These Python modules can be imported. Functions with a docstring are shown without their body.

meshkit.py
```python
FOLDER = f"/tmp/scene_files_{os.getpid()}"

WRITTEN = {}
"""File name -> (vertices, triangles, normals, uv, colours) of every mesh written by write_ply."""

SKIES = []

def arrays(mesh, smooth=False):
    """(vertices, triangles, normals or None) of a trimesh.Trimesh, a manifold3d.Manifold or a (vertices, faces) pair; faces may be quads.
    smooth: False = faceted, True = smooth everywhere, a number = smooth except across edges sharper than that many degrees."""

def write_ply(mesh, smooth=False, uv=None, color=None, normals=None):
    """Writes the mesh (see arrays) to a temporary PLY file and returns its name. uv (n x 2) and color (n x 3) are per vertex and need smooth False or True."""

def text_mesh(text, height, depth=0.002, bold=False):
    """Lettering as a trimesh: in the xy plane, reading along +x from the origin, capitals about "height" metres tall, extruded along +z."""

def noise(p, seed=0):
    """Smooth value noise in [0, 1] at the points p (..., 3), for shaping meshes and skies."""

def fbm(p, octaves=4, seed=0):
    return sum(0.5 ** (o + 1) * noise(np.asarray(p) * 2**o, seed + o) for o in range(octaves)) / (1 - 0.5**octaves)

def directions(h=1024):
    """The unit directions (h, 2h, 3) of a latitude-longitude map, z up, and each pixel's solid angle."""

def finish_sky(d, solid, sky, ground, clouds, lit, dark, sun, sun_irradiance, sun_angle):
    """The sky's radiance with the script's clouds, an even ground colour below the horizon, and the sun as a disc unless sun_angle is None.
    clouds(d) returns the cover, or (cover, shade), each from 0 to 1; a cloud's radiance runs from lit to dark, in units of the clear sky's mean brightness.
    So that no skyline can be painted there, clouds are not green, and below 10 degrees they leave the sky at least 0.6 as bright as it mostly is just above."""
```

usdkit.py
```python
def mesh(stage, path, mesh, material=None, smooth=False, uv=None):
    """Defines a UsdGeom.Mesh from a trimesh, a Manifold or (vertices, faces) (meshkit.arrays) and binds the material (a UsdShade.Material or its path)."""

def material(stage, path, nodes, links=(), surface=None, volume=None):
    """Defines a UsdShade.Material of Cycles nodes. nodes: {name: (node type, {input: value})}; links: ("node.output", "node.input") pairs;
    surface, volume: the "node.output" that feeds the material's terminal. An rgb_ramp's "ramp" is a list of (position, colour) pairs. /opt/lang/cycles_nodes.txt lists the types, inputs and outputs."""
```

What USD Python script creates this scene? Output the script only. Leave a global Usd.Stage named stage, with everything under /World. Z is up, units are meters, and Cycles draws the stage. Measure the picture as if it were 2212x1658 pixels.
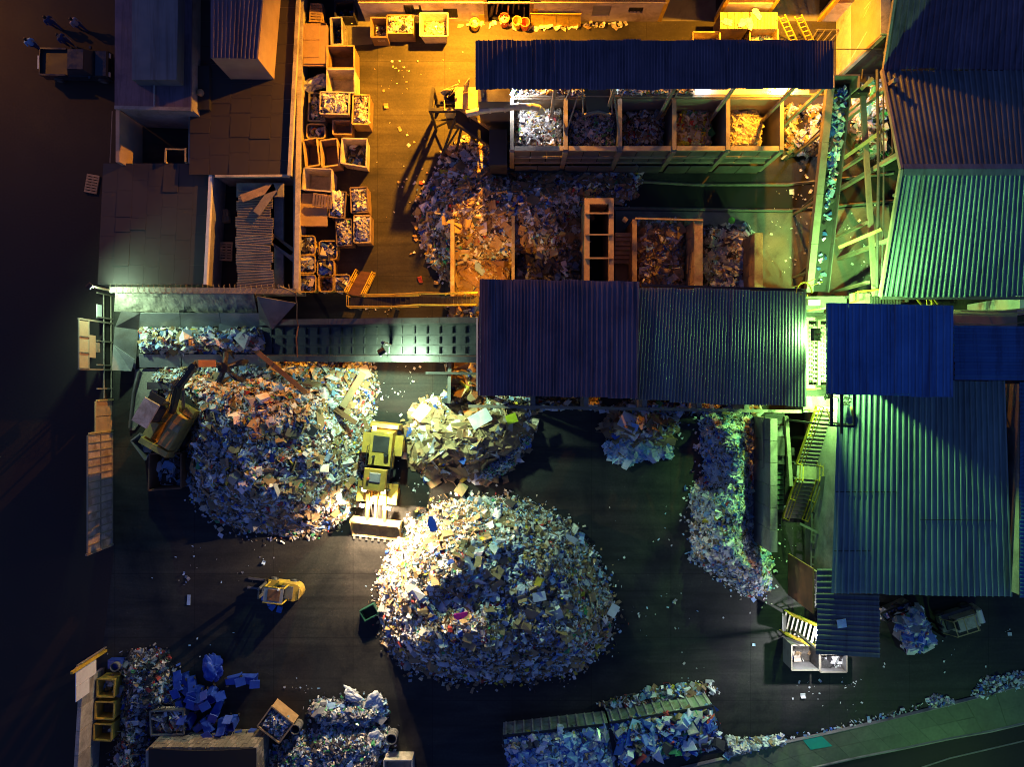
import math, numpy as np, trimesh, usdkit, meshkit, shapely
from shapely.geometry import Polygon, box as sbox
from pxr import Usd, UsdGeom, UsdLux, UsdShade, Sdf, Gf, Vt

stage = Usd.Stage.CreateInMemory()
UsdGeom.SetStageUpAxis(stage, 'Z')
UsdGeom.SetStageMetersPerUnit(stage, 1.0)
UsdGeom.Xform.Define(stage, '/World')
UsdGeom.Scope.Define(stage, '/World/Looks')

# ---------------------------------------------------------------- camera, sky, lamps, exposure
H, K, CX, CY = 51.0, 33.0, 1106.0, 829.0        # drone height (m), survey units per metre on the ground, survey point under the drone
cam = UsdGeom.Camera.Define(stage, '/World/Camera')
cam.AddTranslateOp().Set((0, 0, H))
cam.CreateHorizontalApertureAttr(36.0)
cam.CreateVerticalApertureAttr(27.0)
cam.CreateFocalLengthAttr(18.0 * H / (CX / K))
cam.CreateClippingRangeAttr((1.0, 500.0))
cam.CreateExposureAttr(0.0)

def P(x, y, z=0.0):
    """World point of survey position (x, y), read off the photograph for a thing z metres above the ground."""
    k = (H - z) / H / K
    return np.array([(x - CX) * k, (CY - y) * k, z])

def G(x, y, z=0.0):
    """World point above plan position (x, y)."""
    return np.array([(x - CX) / K, (CY - y) / K, z])

dome = UsdLux.DomeLight.Define(stage, '/World/sky')
dome.GetPrim().SetCustomDataByKey('kind', 'structure')
dome.GetPrim().SetCustomDataByKey('label', 'deep blue late dusk sky over the yard')
SKY = usdkit.material(stage, '/World/Looks/dusk_sky', {
    's': ('sky_texture', {'sky_type': 'single_scattering', 'sun_disc': False, 'sun_elevation': 0.03, 'sun_rotation': -1.2, 'ozone_density': 1.5, 'air_density': 1.2, 'aerosol_density': 0.3}),
    't': ('mix_color', {'blend_type': 'multiply', 'fac': 1.0, 'b': (0.48, 0.70, 2.15)}),
    'b': ('background_shader', {'strength': 0.15})}, [('s.color', 't.a'), ('t.result', 'b.color')], surface='b.background')
UsdShade.MaterialBindingAPI.Apply(dome.GetPrim()).Bind(SKY)

SODIUM, MERCURY, MERCURY2, HALOGEN, TUBE = (1.0, 0.37, 0.015), (0.38, 1.0, 0.23), (0.60, 1.0, 0.60), (1.0, 0.72, 0.44), (0.90, 0.93, 1.0)

def look_at(prim, pos, target):
    m = Gf.Matrix4d().SetLookAt(Gf.Vec3d(*map(float, pos)), Gf.Vec3d(*map(float, target)), Gf.Vec3d(0.02, 1, 0.03)).GetInverse()
    UsdGeom.Xformable(prim).AddTransformOp().Set(m)

LAMP_HEADS = []          # built as flood lamp housings further down
def flood(name, pos, target, power, color, radius=0.18, cone=None, house=True, soft=0.5):
    """A lamp that shines along its axis; its housing is built with the lamp fittings."""
    p = f'/World/{name}'
    if cone is None:
        l = UsdLux.DiskLight.Define(stage, p)
    else:
        l = UsdLux.SphereLight.Define(stage, p)
        s = UsdLux.ShapingAPI.Apply(l.GetPrim())
        s.CreateShapingConeAngleAttr(cone); s.CreateShapingConeSoftnessAttr(soft)
    l.CreateRadiusAttr(radius); l.CreateIntensityAttr(power); l.CreateColorAttr(Gf.Vec3f(*color)); l.CreateNormalizeAttr(True)
    look_at(l.GetPrim(), pos, target)
    if house:
        LAMP_HEADS.append((name, np.asarray(pos, float), np.asarray(target, float), radius))
    return l

# sodium floods on the north building, mercury floods on the plant, tubes under the bay roof, work lights of the loader
flood('sodium_light', G(1040, 54, 7.9), G(945, 190, 0), 5200, SODIUM)
flood('sodium_light_001', G(1650, 54, 7.9), G(1650, 185, 0), 1900, SODIUM)
flood('sodium_light_003', G(1050, 640, 5.7), G(1020, 570, 0), 120, SODIUM, radius=0.1)
flood('sodium_light_002', G(1636, 250, 7.2), G(1622, 300, 2), 420, SODIUM, radius=0.12)
flood('mercury_light', G(1668, 738, 6.95), G(1560, 738, 2), 150, MERCURY, radius=0.3)
flood('mercury_light_001', G(1706, 690, 8.3), G(1900, 540, 6.4), 750, MERCURY)
flood('mercury_light_002', G(1700, 772, 7.2), G(1885, 915, 3.0), 1250, MERCURY)
flood('mercury_light_006', G(1712, 856, 5.7), G(1712, 985, 0.5), 300, MERCURY, radius=0.14)
flood('mercury_light_003', G(281, 640, 4.7), G(385, 752, 0), 280, MERCURY2, radius=0.14)
flood('mercury_light_004', G(862, 772, 6.4), G(1000, 1000, 0), 760, MERCURY2)
flood('mercury_light_005', G(1706, 690, 6.3), G(1755, 520, 0), 170, MERCURY)
flood('tube_light', P(1099, 200, 5.1), G(1175, 300, 2), 380, TUBE, radius=0.2)
flood('tube_light_001', G(1300, 236, 4.95), G(1300, 238, 4), 14, TUBE, radius=0.2)
flood('tube_light_002', G(1480, 236, 4.95), G(1480, 238, 4), 14, TUBE, radius=0.2)
flood('tube_light_003', G(1640, 236, 4.95), G(1640, 238, 4), 14, TUBE, radius=0.2)
flood('tube_light_004', G(1790, 235, 4.6), G(1790, 262, 0), 60, TUBE, radius=0.2)
flood('stair_light', G(1752, 1352, 4.2), G(1680, 1400, 0), 260, TUBE, radius=0.12)
flood('loader_light', G(806, 1070, 3.0), G(900, 1200, 0), 3000, HALOGEN, radius=0.08, house=False, cone=58)
flood('loader_light_001', G(846, 1070, 3.0), G(780, 1180, 0), 2200, HALOGEN, radius=0.08, house=False, cone=58)
flood('loader_light_002', G(852, 930, 2.7), G(850, 820, 0), 260, HALOGEN, radius=0.08, house=False, cone=58)
flood('street_light', G(-160, -60, 9), G(40, 190, 0), 560, SODIUM)
flood('street_light_001', G(2080, 1760, 9), G(1950, 1560, 0), 190, MERCURY)

# ---------------------------------------------------------------- materials
def M(name, col, rough=0.6, metal=0.0, var=0.3, scale=1.5, fine=18.0, bump=0.0, spec=0.35, dirt=0.0, dirtcol=(0.03, 0.025, 0.02), dscale=0.5, stretch=None, tint=False, coat=0.0, trans=0.0):
    col = np.array(col, float)
    n = {'co': ('texture_coordinate', {}), 'oi': ('object_info', {}),
         'n1': ('noise_texture', {'scale': scale, 'detail': 5.0, 'roughness': 0.62}), 'n2': ('noise_texture', {'scale': fine, 'detail': 3.0, 'roughness': 0.6}),
         'mx': ('mix_float', {'fac': 0.35}), 'mr': ('map_range', {'from_min': 0.3, 'from_max': 0.7, 'to_min': 1 - var, 'to_max': 1 + var}),
         'rr': ('map_range', {'from_min': 0.0, 'from_max': 1.0, 'to_min': 1 - var * 0.3, 'to_max': 1 + var * 0.3}), 'mm': ('math', {'math_type': 'multiply'}),
         'sc': ('vector_math', {'math_type': 'scale', 'vector1': tuple(col)}),
         'p': ('principled_bsdf', {'metallic': metal, 'specular_ior_level': spec, 'coat_weight': coat, 'transmission_weight': trans}),
         'ro': ('map_range', {'from_min': 0.3, 'from_max': 0.7, 'to_min': max(rough - 0.14, 0.05), 'to_max': min(rough + 0.14, 1.0)})}
    L = [('co.object', 'n1.vector'), ('co.object', 'n2.vector'), ('n1.fac', 'mx.a'), ('n2.fac', 'mx.b'), ('mx.result', 'mr.value'), ('oi.random', 'rr.value'),
         ('mr.result', 'mm.value1'), ('rr.result', 'mm.value2'), ('mm.value', 'sc.scale'), ('n1.fac', 'ro.value'), ('ro.result', 'p.roughness')]
    if tint:
        n['at'] = ('attribute', {'attribute': 'tint'})
        L.append(('at.color', 'sc.vector1'))
    out = 'sc.vector'
    if dirt:
        n['nd'] = ('noise_texture', {'scale': dscale, 'detail': 6.0, 'roughness': 0.7, 'distortion': 0.6})
        n['md'] = ('map_range', {'from_min': 0.47, 'from_max': 0.68, 'to_min': 0.0, 'to_max': dirt, 'clamp': True})
        n['mc'] = ('mix_color', {'b': dirtcol})
        if stretch:
            n['mp'] = ('mapping', {'scale': stretch}); L += [('co.object', 'mp.vector'), ('mp.vector', 'nd.vector')]
        else: L.append(('co.object', 'nd.vector'))
        L += [('nd.fac', 'md.value'), ('md.result', 'mc.fac'), (out, 'mc.a')]
        out = 'mc.result'
    L.append((out, 'p.base_color'))
    if bump:
        n['b'] = ('bump', {'strength': 0.6, 'distance': bump})
        L += [('mx.result', 'b.height'), ('b.normal', 'p.normal')]
    return usdkit.material(stage, f'/World/Looks/{name}', n, L, surface='p.BSDF')

def yard_material(name, base, joint=5.2):
    """Worn yard concrete in world space: slab joints, sweeping tyre marks, oil stains and pale grit."""
    return usdkit.material(stage, f'/World/Looks/{name}', {
        'g': ('geometry', {}),
        'br': ('brick_texture', {'color1': (1, 1, 1), 'color2': (0.86, 0.86, 0.86), 'mortar': (0.5, 0.5, 0.5), 'scale': 1.0, 'brick_width': joint, 'row_height': joint * .8, 'mortar_size': 0.022, 'mortar_smooth': 0.4, 'offset': 0.0}),
        'n1': ('noise_texture', {'scale': 0.2, 'detail': 8.0, 'roughness': 0.68, 'distortion': 0.7}), 'r1': ('rgb_ramp', {'ramp': [(0.34, (0.3, 0.3, 0.31)), (0.44, (0.7, 0.69, 0.68)), (0.54, (1.05, 1.03, 1.0)), (0.68, (1.7, 1.65, 1.5))]}),
        'mp': ('mapping', {'scale': (0.07, 0.75, 1.0), 'rotation': (0, 0, 0.35)}), 'n2': ('noise_texture', {'scale': 1.0, 'detail': 6.0, 'roughness': 0.6, 'distortion': 1.6}), 'r2': ('rgb_ramp', {'ramp': [(0.36, (0.62, 0.62, 0.62)), (0.52, (1, 1, 1)), (0.68, (1.35, 1.33, 1.28))]}),
        'n3': ('noise_texture', {'scale': 7.0, 'detail': 6.0, 'roughness': 0.75}), 'r3': ('rgb_ramp', {'ramp': [(0.3, (0.7, 0.7, 0.7)), (0.7, (1.3, 1.3, 1.3))]}),
        'v': ('voronoi_texture', {'scale': 2.2, 'randomness': 1.0}), 'rv': ('rgb_ramp', {'ramp': [(0.0, (2.6, 2.5, 2.3)), (0.055, (2.2, 2.1, 2.0)), (0.075, (1, 1, 1)), (1.0, (1, 1, 1))]}),
        'c': ('mix_color', {'blend_type': 'multiply', 'fac': 1.0, 'a': base, 'use_clamp': False}), 'm1': ('mix_color', {'blend_type': 'multiply', 'fac': 0.9, 'use_clamp': False}), 'm2': ('mix_color', {'blend_type': 'multiply', 'fac': 0.8, 'use_clamp': False}), 'm3': ('mix_color', {'blend_type': 'multiply', 'fac': 0.9, 'use_clamp': False}), 'm4': ('mix_color', {'blend_type': 'multiply', 'fac': 0.6, 'use_clamp': False}),
        'ro': ('map_range', {'from_min': 0.35, 'from_max': 0.65, 'to_min': 0.5, 'to_max': 0.9}), 'bu': ('bump', {'strength': 0.5, 'distance': 0.012}), 'p': ('principled_bsdf', {'specular_ior_level': 0.3})},
        [('g.position', 'br.vector'), ('g.position', 'n1.vector'), ('g.position', 'mp.vector'), ('mp.vector', 'n2.vector'), ('g.position', 'n3.vector'), ('g.position', 'v.vector'), ('n1.fac', 'r1.fac'), ('n2.fac', 'r2.fac'), ('n3.fac', 'r3.fac'), ('v.distance', 'rv.fac'),
         ('br.color', 'c.b'), ('c.result', 'm1.a'), ('r1.color', 'm1.b'), ('m1.result', 'm2.a'), ('r2.color', 'm2.b'), ('m2.result', 'm3.a'), ('r3.color', 'm3.b'), ('m3.result', 'm4.a'), ('rv.color', 'm4.b'), ('m4.result', 'p.base_color'), ('n1.fac', 'ro.value'), ('ro.result', 'p.roughness'), ('n3.fac', 'bu.height'), ('bu.normal', 'p.normal')], surface='p.BSDF')
ASPHALT = yard_material('yard_concrete', (0.033, 0.032, 0.029))
LITYARD = yard_material('lit_yard_concrete', (0.052, 0.047, 0.04), 4.4)  # same yard ground, paler: sodium light is put into the colour
CONVSTEEL = M('conveyor_steel', (0.085, 0.083, 0.08), 0.5, metal=0.4, var=0.4, scale=1.0, dirt=0.5, dirtcol=(0.05, 0.04, 0.03), dscale=0.8)
STREET = M('street_asphalt', (0.028, 0.022, 0.019), 0.85, var=0.5, scale=0.2, fine=8, bump=0.01, dirt=0.5, dscale=0.1)
DARKROAD = M('very_dark_ground', (0.013, 0.012, 0.011), 0.7, var=0.4, scale=0.5)  # plain very dark tone for the channel and one doorway floor
SLAB = M('pale_slab', (0.17, 0.165, 0.14), 0.8, var=0.35, scale=0.6, bump=0.006, dirt=0.6, dirtcol=(0.06, 0.05, 0.045), dscale=0.5)
CONC = M('rough_concrete', (0.27, 0.25, 0.21), 0.85, var=0.35, scale=0.8, fine=9, bump=0.03, dirt=0.6, dirtcol=(0.09, 0.08, 0.065), dscale=0.6)
STUCCO = M('flaking_stucco', (0.36, 0.33, 0.27), 0.9, var=0.4, scale=1.2, fine=7, bump=0.12, dirt=0.7, dirtcol=(0.15, 0.13, 0.10), dscale=1.0)
WHITEWALL = M('old_white_paint', (0.60, 0.55, 0.47), 0.8, var=0.2, scale=1.5, bump=0.01, dirt=0.75, dirtcol=(0.24, 0.17, 0.12), dscale=0.7)
TANWALL = M('tan_render', (0.42, 0.31, 0.2), 0.85, var=0.25, scale=0.8, bump=0.01, dirt=0.5, dirtcol=(0.25, 0.17, 0.1), dscale=0.35)
FELT = M('roof_felt', (0.045, 0.037, 0.034), 0.8, var=0.16, scale=0.7, bump=0.012, dirt=0.4, dscale=0.35)
FELT2 = M('roof_felt_grey', (0.05, 0.046, 0.046), 0.8, var=0.14, scale=0.7, bump=0.012, dirt=0.35, dscale=0.3)
COPING = M('coping_metal', (0.5, 0.44, 0.32), 0.6, var=0.35, scale=1.5, dirt=0.5, dscale=1.2)
BLUEROOF = M('weathered_blue_steel', (0.155, 0.118, 0.148), 0.42, metal=0.15, var=0.3, scale=0.6, dirt=0.75, dirtcol=(0.04, 0.035, 0.04), dscale=1.0, stretch=(2.2, 0.16, 1.0))
BLUEROOF2 = M('bright_blue_steel', (0.05, 0.14, 0.29), 0.4, metal=0.1, var=0.22, scale=0.5, dirt=0.75, dirtcol=(0.03, 0.04, 0.09), dscale=1.0, stretch=(2.2, 0.16, 1.0))
GREYROOF = M('galvanised_roof', (0.15, 0.165, 0.17), 0.45, metal=0.35, var=0.3, scale=0.5, dirt=0.75, dirtcol=(0.09, 0.08, 0.075), dscale=1.0, stretch=(2.2, 0.16, 1.0))
GREENROOF = M('painted_roof_grey', (0.17, 0.245, 0.245), 0.45, metal=0.2, var=0.22, scale=0.4, dirt=0.75, dirtcol=(0.08, 0.09, 0.1), dscale=1.0, stretch=(2.2, 0.16, 1.0))
RIBROOF = M('lean_to_sheet', (0.30, 0.25, 0.18), 0.7, metal=0.1, var=0.35, scale=0.8, dirt=0.5, dirtcol=(0.14, 0.09, 0.05), dscale=0.6)
STEEL = M('worn_steel', (0.17, 0.165, 0.155), 0.5, metal=0.5, var=0.35, scale=1.0, dirt=0.55, dirtcol=(0.10, 0.075, 0.055), dscale=0.8)
DARKSTEEL = M('dark_steel', (0.045, 0.043, 0.042), 0.55, metal=0.4, var=0.4, scale=1.2, dirt=0.4, dscale=0.8)
CREAMSTEEL = M('cream_painted_steel', (0.27, 0.235, 0.18), 0.5, var=0.25, scale=1.2, dirt=0.6, dirtcol=(0.16, 0.11, 0.07), dscale=0.9)
RUST = M('rusty_steel', (0.20, 0.095, 0.045), 0.8, metal=0.1, var=0.45, scale=1.6, bump=0.006)
YELLOW = M('yellow_paint', (0.62, 0.42, 0.04), 0.5, var=0.25, scale=2, dirt=0.5, dirtcol=(0.18, 0.11, 0.03), dscale=1.5)
MACHINE = M('machine_yellow', (0.45, 0.29, 0.05), 0.45, var=0.25, scale=1.5, dirt=0.55, dirtcol=(0.10, 0.075, 0.04), dscale=0.9)
OCHRE = M('ochre_steel', (0.52, 0.40, 0.16), 0.55, var=0.4, scale=1.5, dirt=0.85, dirtcol=(0.2, 0.12, 0.05), dscale=0.9)
RUBBER = M('rubber', (0.028, 0.027, 0.026), 0.5, var=0.4, scale=1.0, dirt=0.4, dirtcol=(0.07, 0.06, 0.05), dscale=0.7, spec=0.5)
WOOD = M('raw_wood', (0.40, 0.27, 0.14), 0.75, var=0.35, scale=2.5, fine=30)
PLYWOOD = M('plywood', (0.36, 0.24, 0.12), 0.75, var=0.4, scale=1.0, dirt=0.85, dirtcol=(0.14, 0.09, 0.05), dscale=0.7)
CARD = M('cardboard', (0.38, 0.255, 0.13), 0.85, var=0.2, scale=2.0, dirt=0.2, dirtcol=(0.22, 0.15, 0.08), dscale=1.5)
BINSTEEL = M('bin_brown_steel', (0.22, 0.15, 0.085), 0.65, var=0.35, scale=1.5, dirt=0.85, dirtcol=(0.09, 0.055, 0.03), dscale=1.0)
BINPALE = M('bin_pale_steel', (0.52, 0.47, 0.38), 0.6, var=0.4, scale=1.5, dirt=0.85, dirtcol=(0.2, 0.14, 0.08), dscale=0.8)
BINGREY = M('bin_grey_steel', (0.20, 0.19, 0.18), 0.6, var=0.35, scale=1.5, dirt=0.85, dirtcol=(0.08, 0.06, 0.04), dscale=0.8)
YBOX = M('yellow_plastic', (0.60, 0.40, 0.07), 0.5, var=0.15, scale=2.0, dirt=0.85, dirtcol=(0.2, 0.13, 0.04), dscale=1.5)
BLUEBIN = M('blue_plastic', (0.025, 0.07, 0.42), 0.38, var=0.2, scale=2.0, dirt=0.3, dirtcol=(0.02, 0.03, 0.12), dscale=1.5, spec=0.5)
REDPL = M('orange_plastic', (0.62, 0.13, 0.04), 0.45, var=0.15, scale=3)
GREYPL = M('grey_plastic', (0.25, 0.25, 0.26), 0.5, var=0.2, scale=3)
SCRAP = M('mixed_scraps', (0.5, 0.5, 0.5), 0.62, var=0.16, scale=6, tint=True, spec=0.3)
SHINY = M('glossy_scraps', (0.5, 0.5, 0.5), 0.25, var=0.16, scale=6, tint=True, spec=0.7, coat=0.3)
HEAPCORE = M('packed_waste', (0.10, 0.085, 0.07), 0.9, var=0.6, scale=2.5, fine=8, bump=0.1)
GLASS = M('tinted_glass', (0.02, 0.024, 0.028), 0.08, var=0.05, spec=0.7)
CARPAINT = M('black_car_paint', (0.012, 0.012, 0.014), 0.3, var=0.1, coat=0.8)
WHITE = M('white_paint', (0.72, 0.72, 0.70), 0.55, var=0.12, dirt=0.3, dirtcol=(0.35, 0.32, 0.28), dscale=1.5)
PAINTLINE = M('lettering_paint', (0.62, 0.55, 0.42), 0.7, var=0.3, scale=8)
DUMPER = M('weathered_container', (0.44, 0.44, 0.36), 0.7, var=0.25, scale=1.2, dirt=0.8, dirtcol=(0.13, 0.075, 0.04), dscale=0.8)
NEARBLACK = M('near_black', (0.02, 0.018, 0.016), 0.9, var=0.3)  # interior shade put into the colour; on the shed roof its own tone
PVC = M('cream_pipe', (0.62, 0.56, 0.42), 0.45, var=0.15, dirt=0.4, dirtcol=(0.3, 0.22, 0.12), dscale=1.2)
GREENPAVE = M('green_pavement', (0.14, 0.165, 0.09), 0.85, var=0.3, scale=0.5, fine=6, bump=0.006, dirt=0.6, dirtcol=(0.08, 0.07, 0.05), dscale=0.25)
TARP = M('green_board', (0.02, 0.35, 0.22), 0.7, var=0.12, scale=3)
SHIRT_B = M('light_blue_cloth', (0.22, 0.42, 0.70), 0.9, var=0.15, scale=8)
SHIRT_D = M('navy_cloth', (0.03, 0.05, 0.14), 0.9, var=0.15, scale=8)
SHIRT_S = M('grey_striped_cloth', (0.34, 0.30, 0.34), 0.9, var=0.5, scale=1, fine=22)
SKIN = M('skin', (0.42, 0.25, 0.17), 0.6, var=0.08)
HAIR = M('dark_hair', (0.015, 0.012, 0.01), 0.6, var=0.2)
BRICKWALL = usdkit.material(stage, '/World/Looks/facade_brick', {
    'g': ('geometry', {}), 'sp': ('separate_xyz', {}), 'cb': ('combine_xyz', {}), 'n': ('noise_texture', {'scale': 1.3, 'detail': 5.0}),
    'b': ('brick_texture', {'color1': (0.30, 0.15, 0.075), 'color2': (0.21, 0.10, 0.055), 'mortar': (0.33, 0.27, 0.2), 'scale': 1.0, 'brick_width': 0.27, 'row_height': 0.085, 'mortar_size': 0.008}),
    'm': ('mix_color', {'blend_type': 'multiply', 'fac': 0.6}), 'bu': ('bump', {'distance': 0.01, 'strength': 0.5, 'invert': True}), 'p': ('principled_bsdf', {'roughness': 0.85})},
    [('g.position', 'sp.vector'), ('sp.x', 'cb.x'), ('sp.z', 'cb.y'), ('cb.vector', 'b.vector'), ('b.color', 'm.a'), ('g.position', 'n.vector'), ('n.color', 'm.b'), ('m.result', 'p.base_color'), ('b.fac', 'bu.height'), ('bu.normal', 'p.normal')], surface='p.BSDF')

# ---------------------------------------------------------------- mesh and naming helpers
class MB:
    def __init__(s): s.v, s.f, s.t, s.n = [], [], [], 0
    def add(s, v, f, tint=None):
        v = np.asarray(v, float).reshape(-1, 3); f = np.asarray(f, int)
        s.v.append(v); s.f.append(f + s.n); s.n += len(v)
        if tint is not None: s.t.append(np.broadcast_to(np.asarray(tint, float), (len(v), 3)))
        return s
    def tm(s, m): return s.add(m.vertices, m.faces)
    def box(s, x0, y0, z0, x1, y1, z1):
        x0, x1 = min(x0, x1), max(x0, x1); y0, y1 = min(y0, y1), max(y0, y1)
        v = [(x, y, z) for z in (z0, z1) for x, y in ((x0, y0), (x1, y0), (x1, y1), (x0, y1))]
        return s.add(v, BOXF)
    def hexa(s, bottom, top): return s.add(np.vstack([bottom, top]), BOXF)
    def beam(s, p, q, w, h=None, up=(0, 0, 1)):
        p, q = np.asarray(p, float), np.asarray(q, float); h = w if h is None else h
        d = (q - p) / (np.linalg.norm(q - p) + 1e-9); up = np.asarray(up, float)
        if abs(d @ up) > 0.98: up = np.array([0, 1.0, 0])
        a = np.cross(d, up); a /= np.linalg.norm(a); b = np.cross(a, d)
        c = [(-1, -1), (1, -1), (1, 1), (-1, 1)]
        e = [a * w / 2 * i + b * h / 2 * j for i, j in c]
        return s.add([p + x for x in e] + [q + x for x in e], BOXF)
    def tube(s, pts, r, sides=6, cap=True):
        p = np.asarray(pts, float); t = np.gradient(p, axis=0); t /= np.linalg.norm(t, axis=1, keepdims=True) + 1e-12
        a = np.cross(t, np.where(np.abs(t[:, 2:]) < 0.9, [0, 0, 1.0], [1.0, 0, 0])); a /= np.linalg.norm(a, axis=1, keepdims=True) + 1e-12
        b = np.cross(t, a); an = np.arange(sides) * 2 * np.pi / sides
        v = p[:, None] + np.broadcast_to(r, (len(p),))[:, None, None] * (np.cos(an)[None, :, None] * a[:, None] + np.sin(an)[None, :, None] * b[:, None])
        n = len(p); F = []
        for i in range(n - 1):
            for j in range(sides):
                k = (j + 1) % sides; F += [(i * sides + j, i * sides + k, (i + 1) * sides + k), (i * sides + j, (i + 1) * sides + k, (i + 1) * sides + j)]
        V = v.reshape(-1, 3)
        if cap:
            V = np.vstack([V, p[0], p[-1]]); c0 = n * sides
            for j in range(sides):
                k = (j + 1) % sides; F += [(c0, k, j), (c0 + 1, (n - 1) * sides + j, (n - 1) * sides + k)]
        return s.add(V, F)
    def cyl(s, c, r, z0, z1, sides=16, r1=None, hole=0.0):
        an = np.arange(sides) * 2 * np.pi / sides; r1 = r if r1 is None else r1; cs = np.stack([np.cos(an), np.sin(an)], 1)
        ring = lambda rr, z: np.column_stack([c[0] + cs[:, 0] * rr, c[1] + cs[:, 1] * rr, np.full(sides, z)])
        if not hole: return s.tm(trimesh.convex.convex_hull(np.vstack([ring(r, z0), ring(r1, z1)])))
        V = np.vstack([ring(r, z0), ring(r1, z1), ring(r1 - hole, z1), ring(r - hole, z0)]); F = []
        for a, b in ((0, 1), (1, 2), (2, 3), (3, 0)):
            for j in range(sides):
                k = (j + 1) % sides; F += [(a * sides + j, a * sides + k, b * sides + k), (a * sides + j, b * sides + k, b * sides + j)]
        return s.add(V, F)
    def prism(s, poly, z0, z1):
        poly = poly if hasattr(poly, 'exterior') else Polygon(np.asarray(poly)[:, :2])
        for g in getattr(poly, 'geoms', [poly]):
            m = trimesh.creation.extrude_polygon(g, z1 - z0, engine='earcut'); m.apply_translation((0, 0, z0)); s.tm(m)
        return s
    def plate(s, quad, t, n=None):
        q = np.asarray(quad, float); nn = np.cross(q[1] - q[0], q[2] - q[0]); nn /= np.linalg.norm(nn) + 1e-12
        return s.hexa(q - nn * t / 2, q + nn * t / 2)
    def geo(s): return np.vstack(s.v), np.vstack(s.f)
BOXF = [(0, 2, 1), (0, 3, 2), (4, 5, 6), (4, 6, 7), (0, 1, 5), (0, 5, 4), (1, 2, 6), (1, 6, 5), (2, 3, 7), (2, 7, 6), (3, 0, 4), (3, 4, 7)]

used = {}
def numbered(path):
    k = used.get(path, -1) + 1; used[path] = k
    return path if k == 0 else f'{path}_{k:03d}'

def define(path, mb, mat, off=(0, 0, 0), smooth=False):
    v, f = mb.geo()
    m = usdkit.mesh(stage, path, (v - np.asarray(off, float), f), mat, smooth)
    if mb.t:
        UsdGeom.PrimvarsAPI(m).CreatePrimvar('tint', Sdf.ValueTypeNames.Color3fArray, 'vertex').Set(Vt.Vec3fArray.FromNumpy(np.vstack(mb.t).astype(np.float32)))
    return m.GetPrim()

def tag(o, label=None, cat=None, group=None, kind=None):
    for k, t in (('label', label), ('category', cat), ('group', group), ('kind', kind)):
        if t: o.SetCustomDataByKey(k, t)
    return o

class Thing:
    def __init__(s, name, label, cat, at=(0, 0, 0), group=None, kind=None):
        s.path = numbered('/World/' + name); s.at = np.asarray(at, float)
        x = UsdGeom.Xform.Define(stage, s.path); x.AddTranslateOp().Set(tuple(map(float, s.at)))
        s.prim = tag(x.GetPrim(), label, cat, group, kind)
    def part(s, name, mb, mat, label=None, under=None, kind=None, smooth=False):
        p = numbered((under or s.path) + '/' + name)
        tag(define(p, mb, mat, s.at, smooth), label, None, None, kind)
        return p

def single(name, mb, mat, label, cat, group=None, kind=None, smooth=False, at=None):
    v = np.vstack(mb.v); at = np.array([*(v.min(0) + v.max(0))[:2] / 2, v[:, 2].min()]) if at is None else np.asarray(at, float)
    p = define(numbered('/World/' + name), mb, mat, at, smooth)
    UsdGeom.Xformable(p).AddTranslateOp().Set(tuple(map(float, at)))
    return tag(p, label, cat, group, kind)

def struct(name, mb, mat, kind='structure', label=None):
    return tag(define(numbered('/World/' + name), mb, mat), label, None, None, kind)

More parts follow.
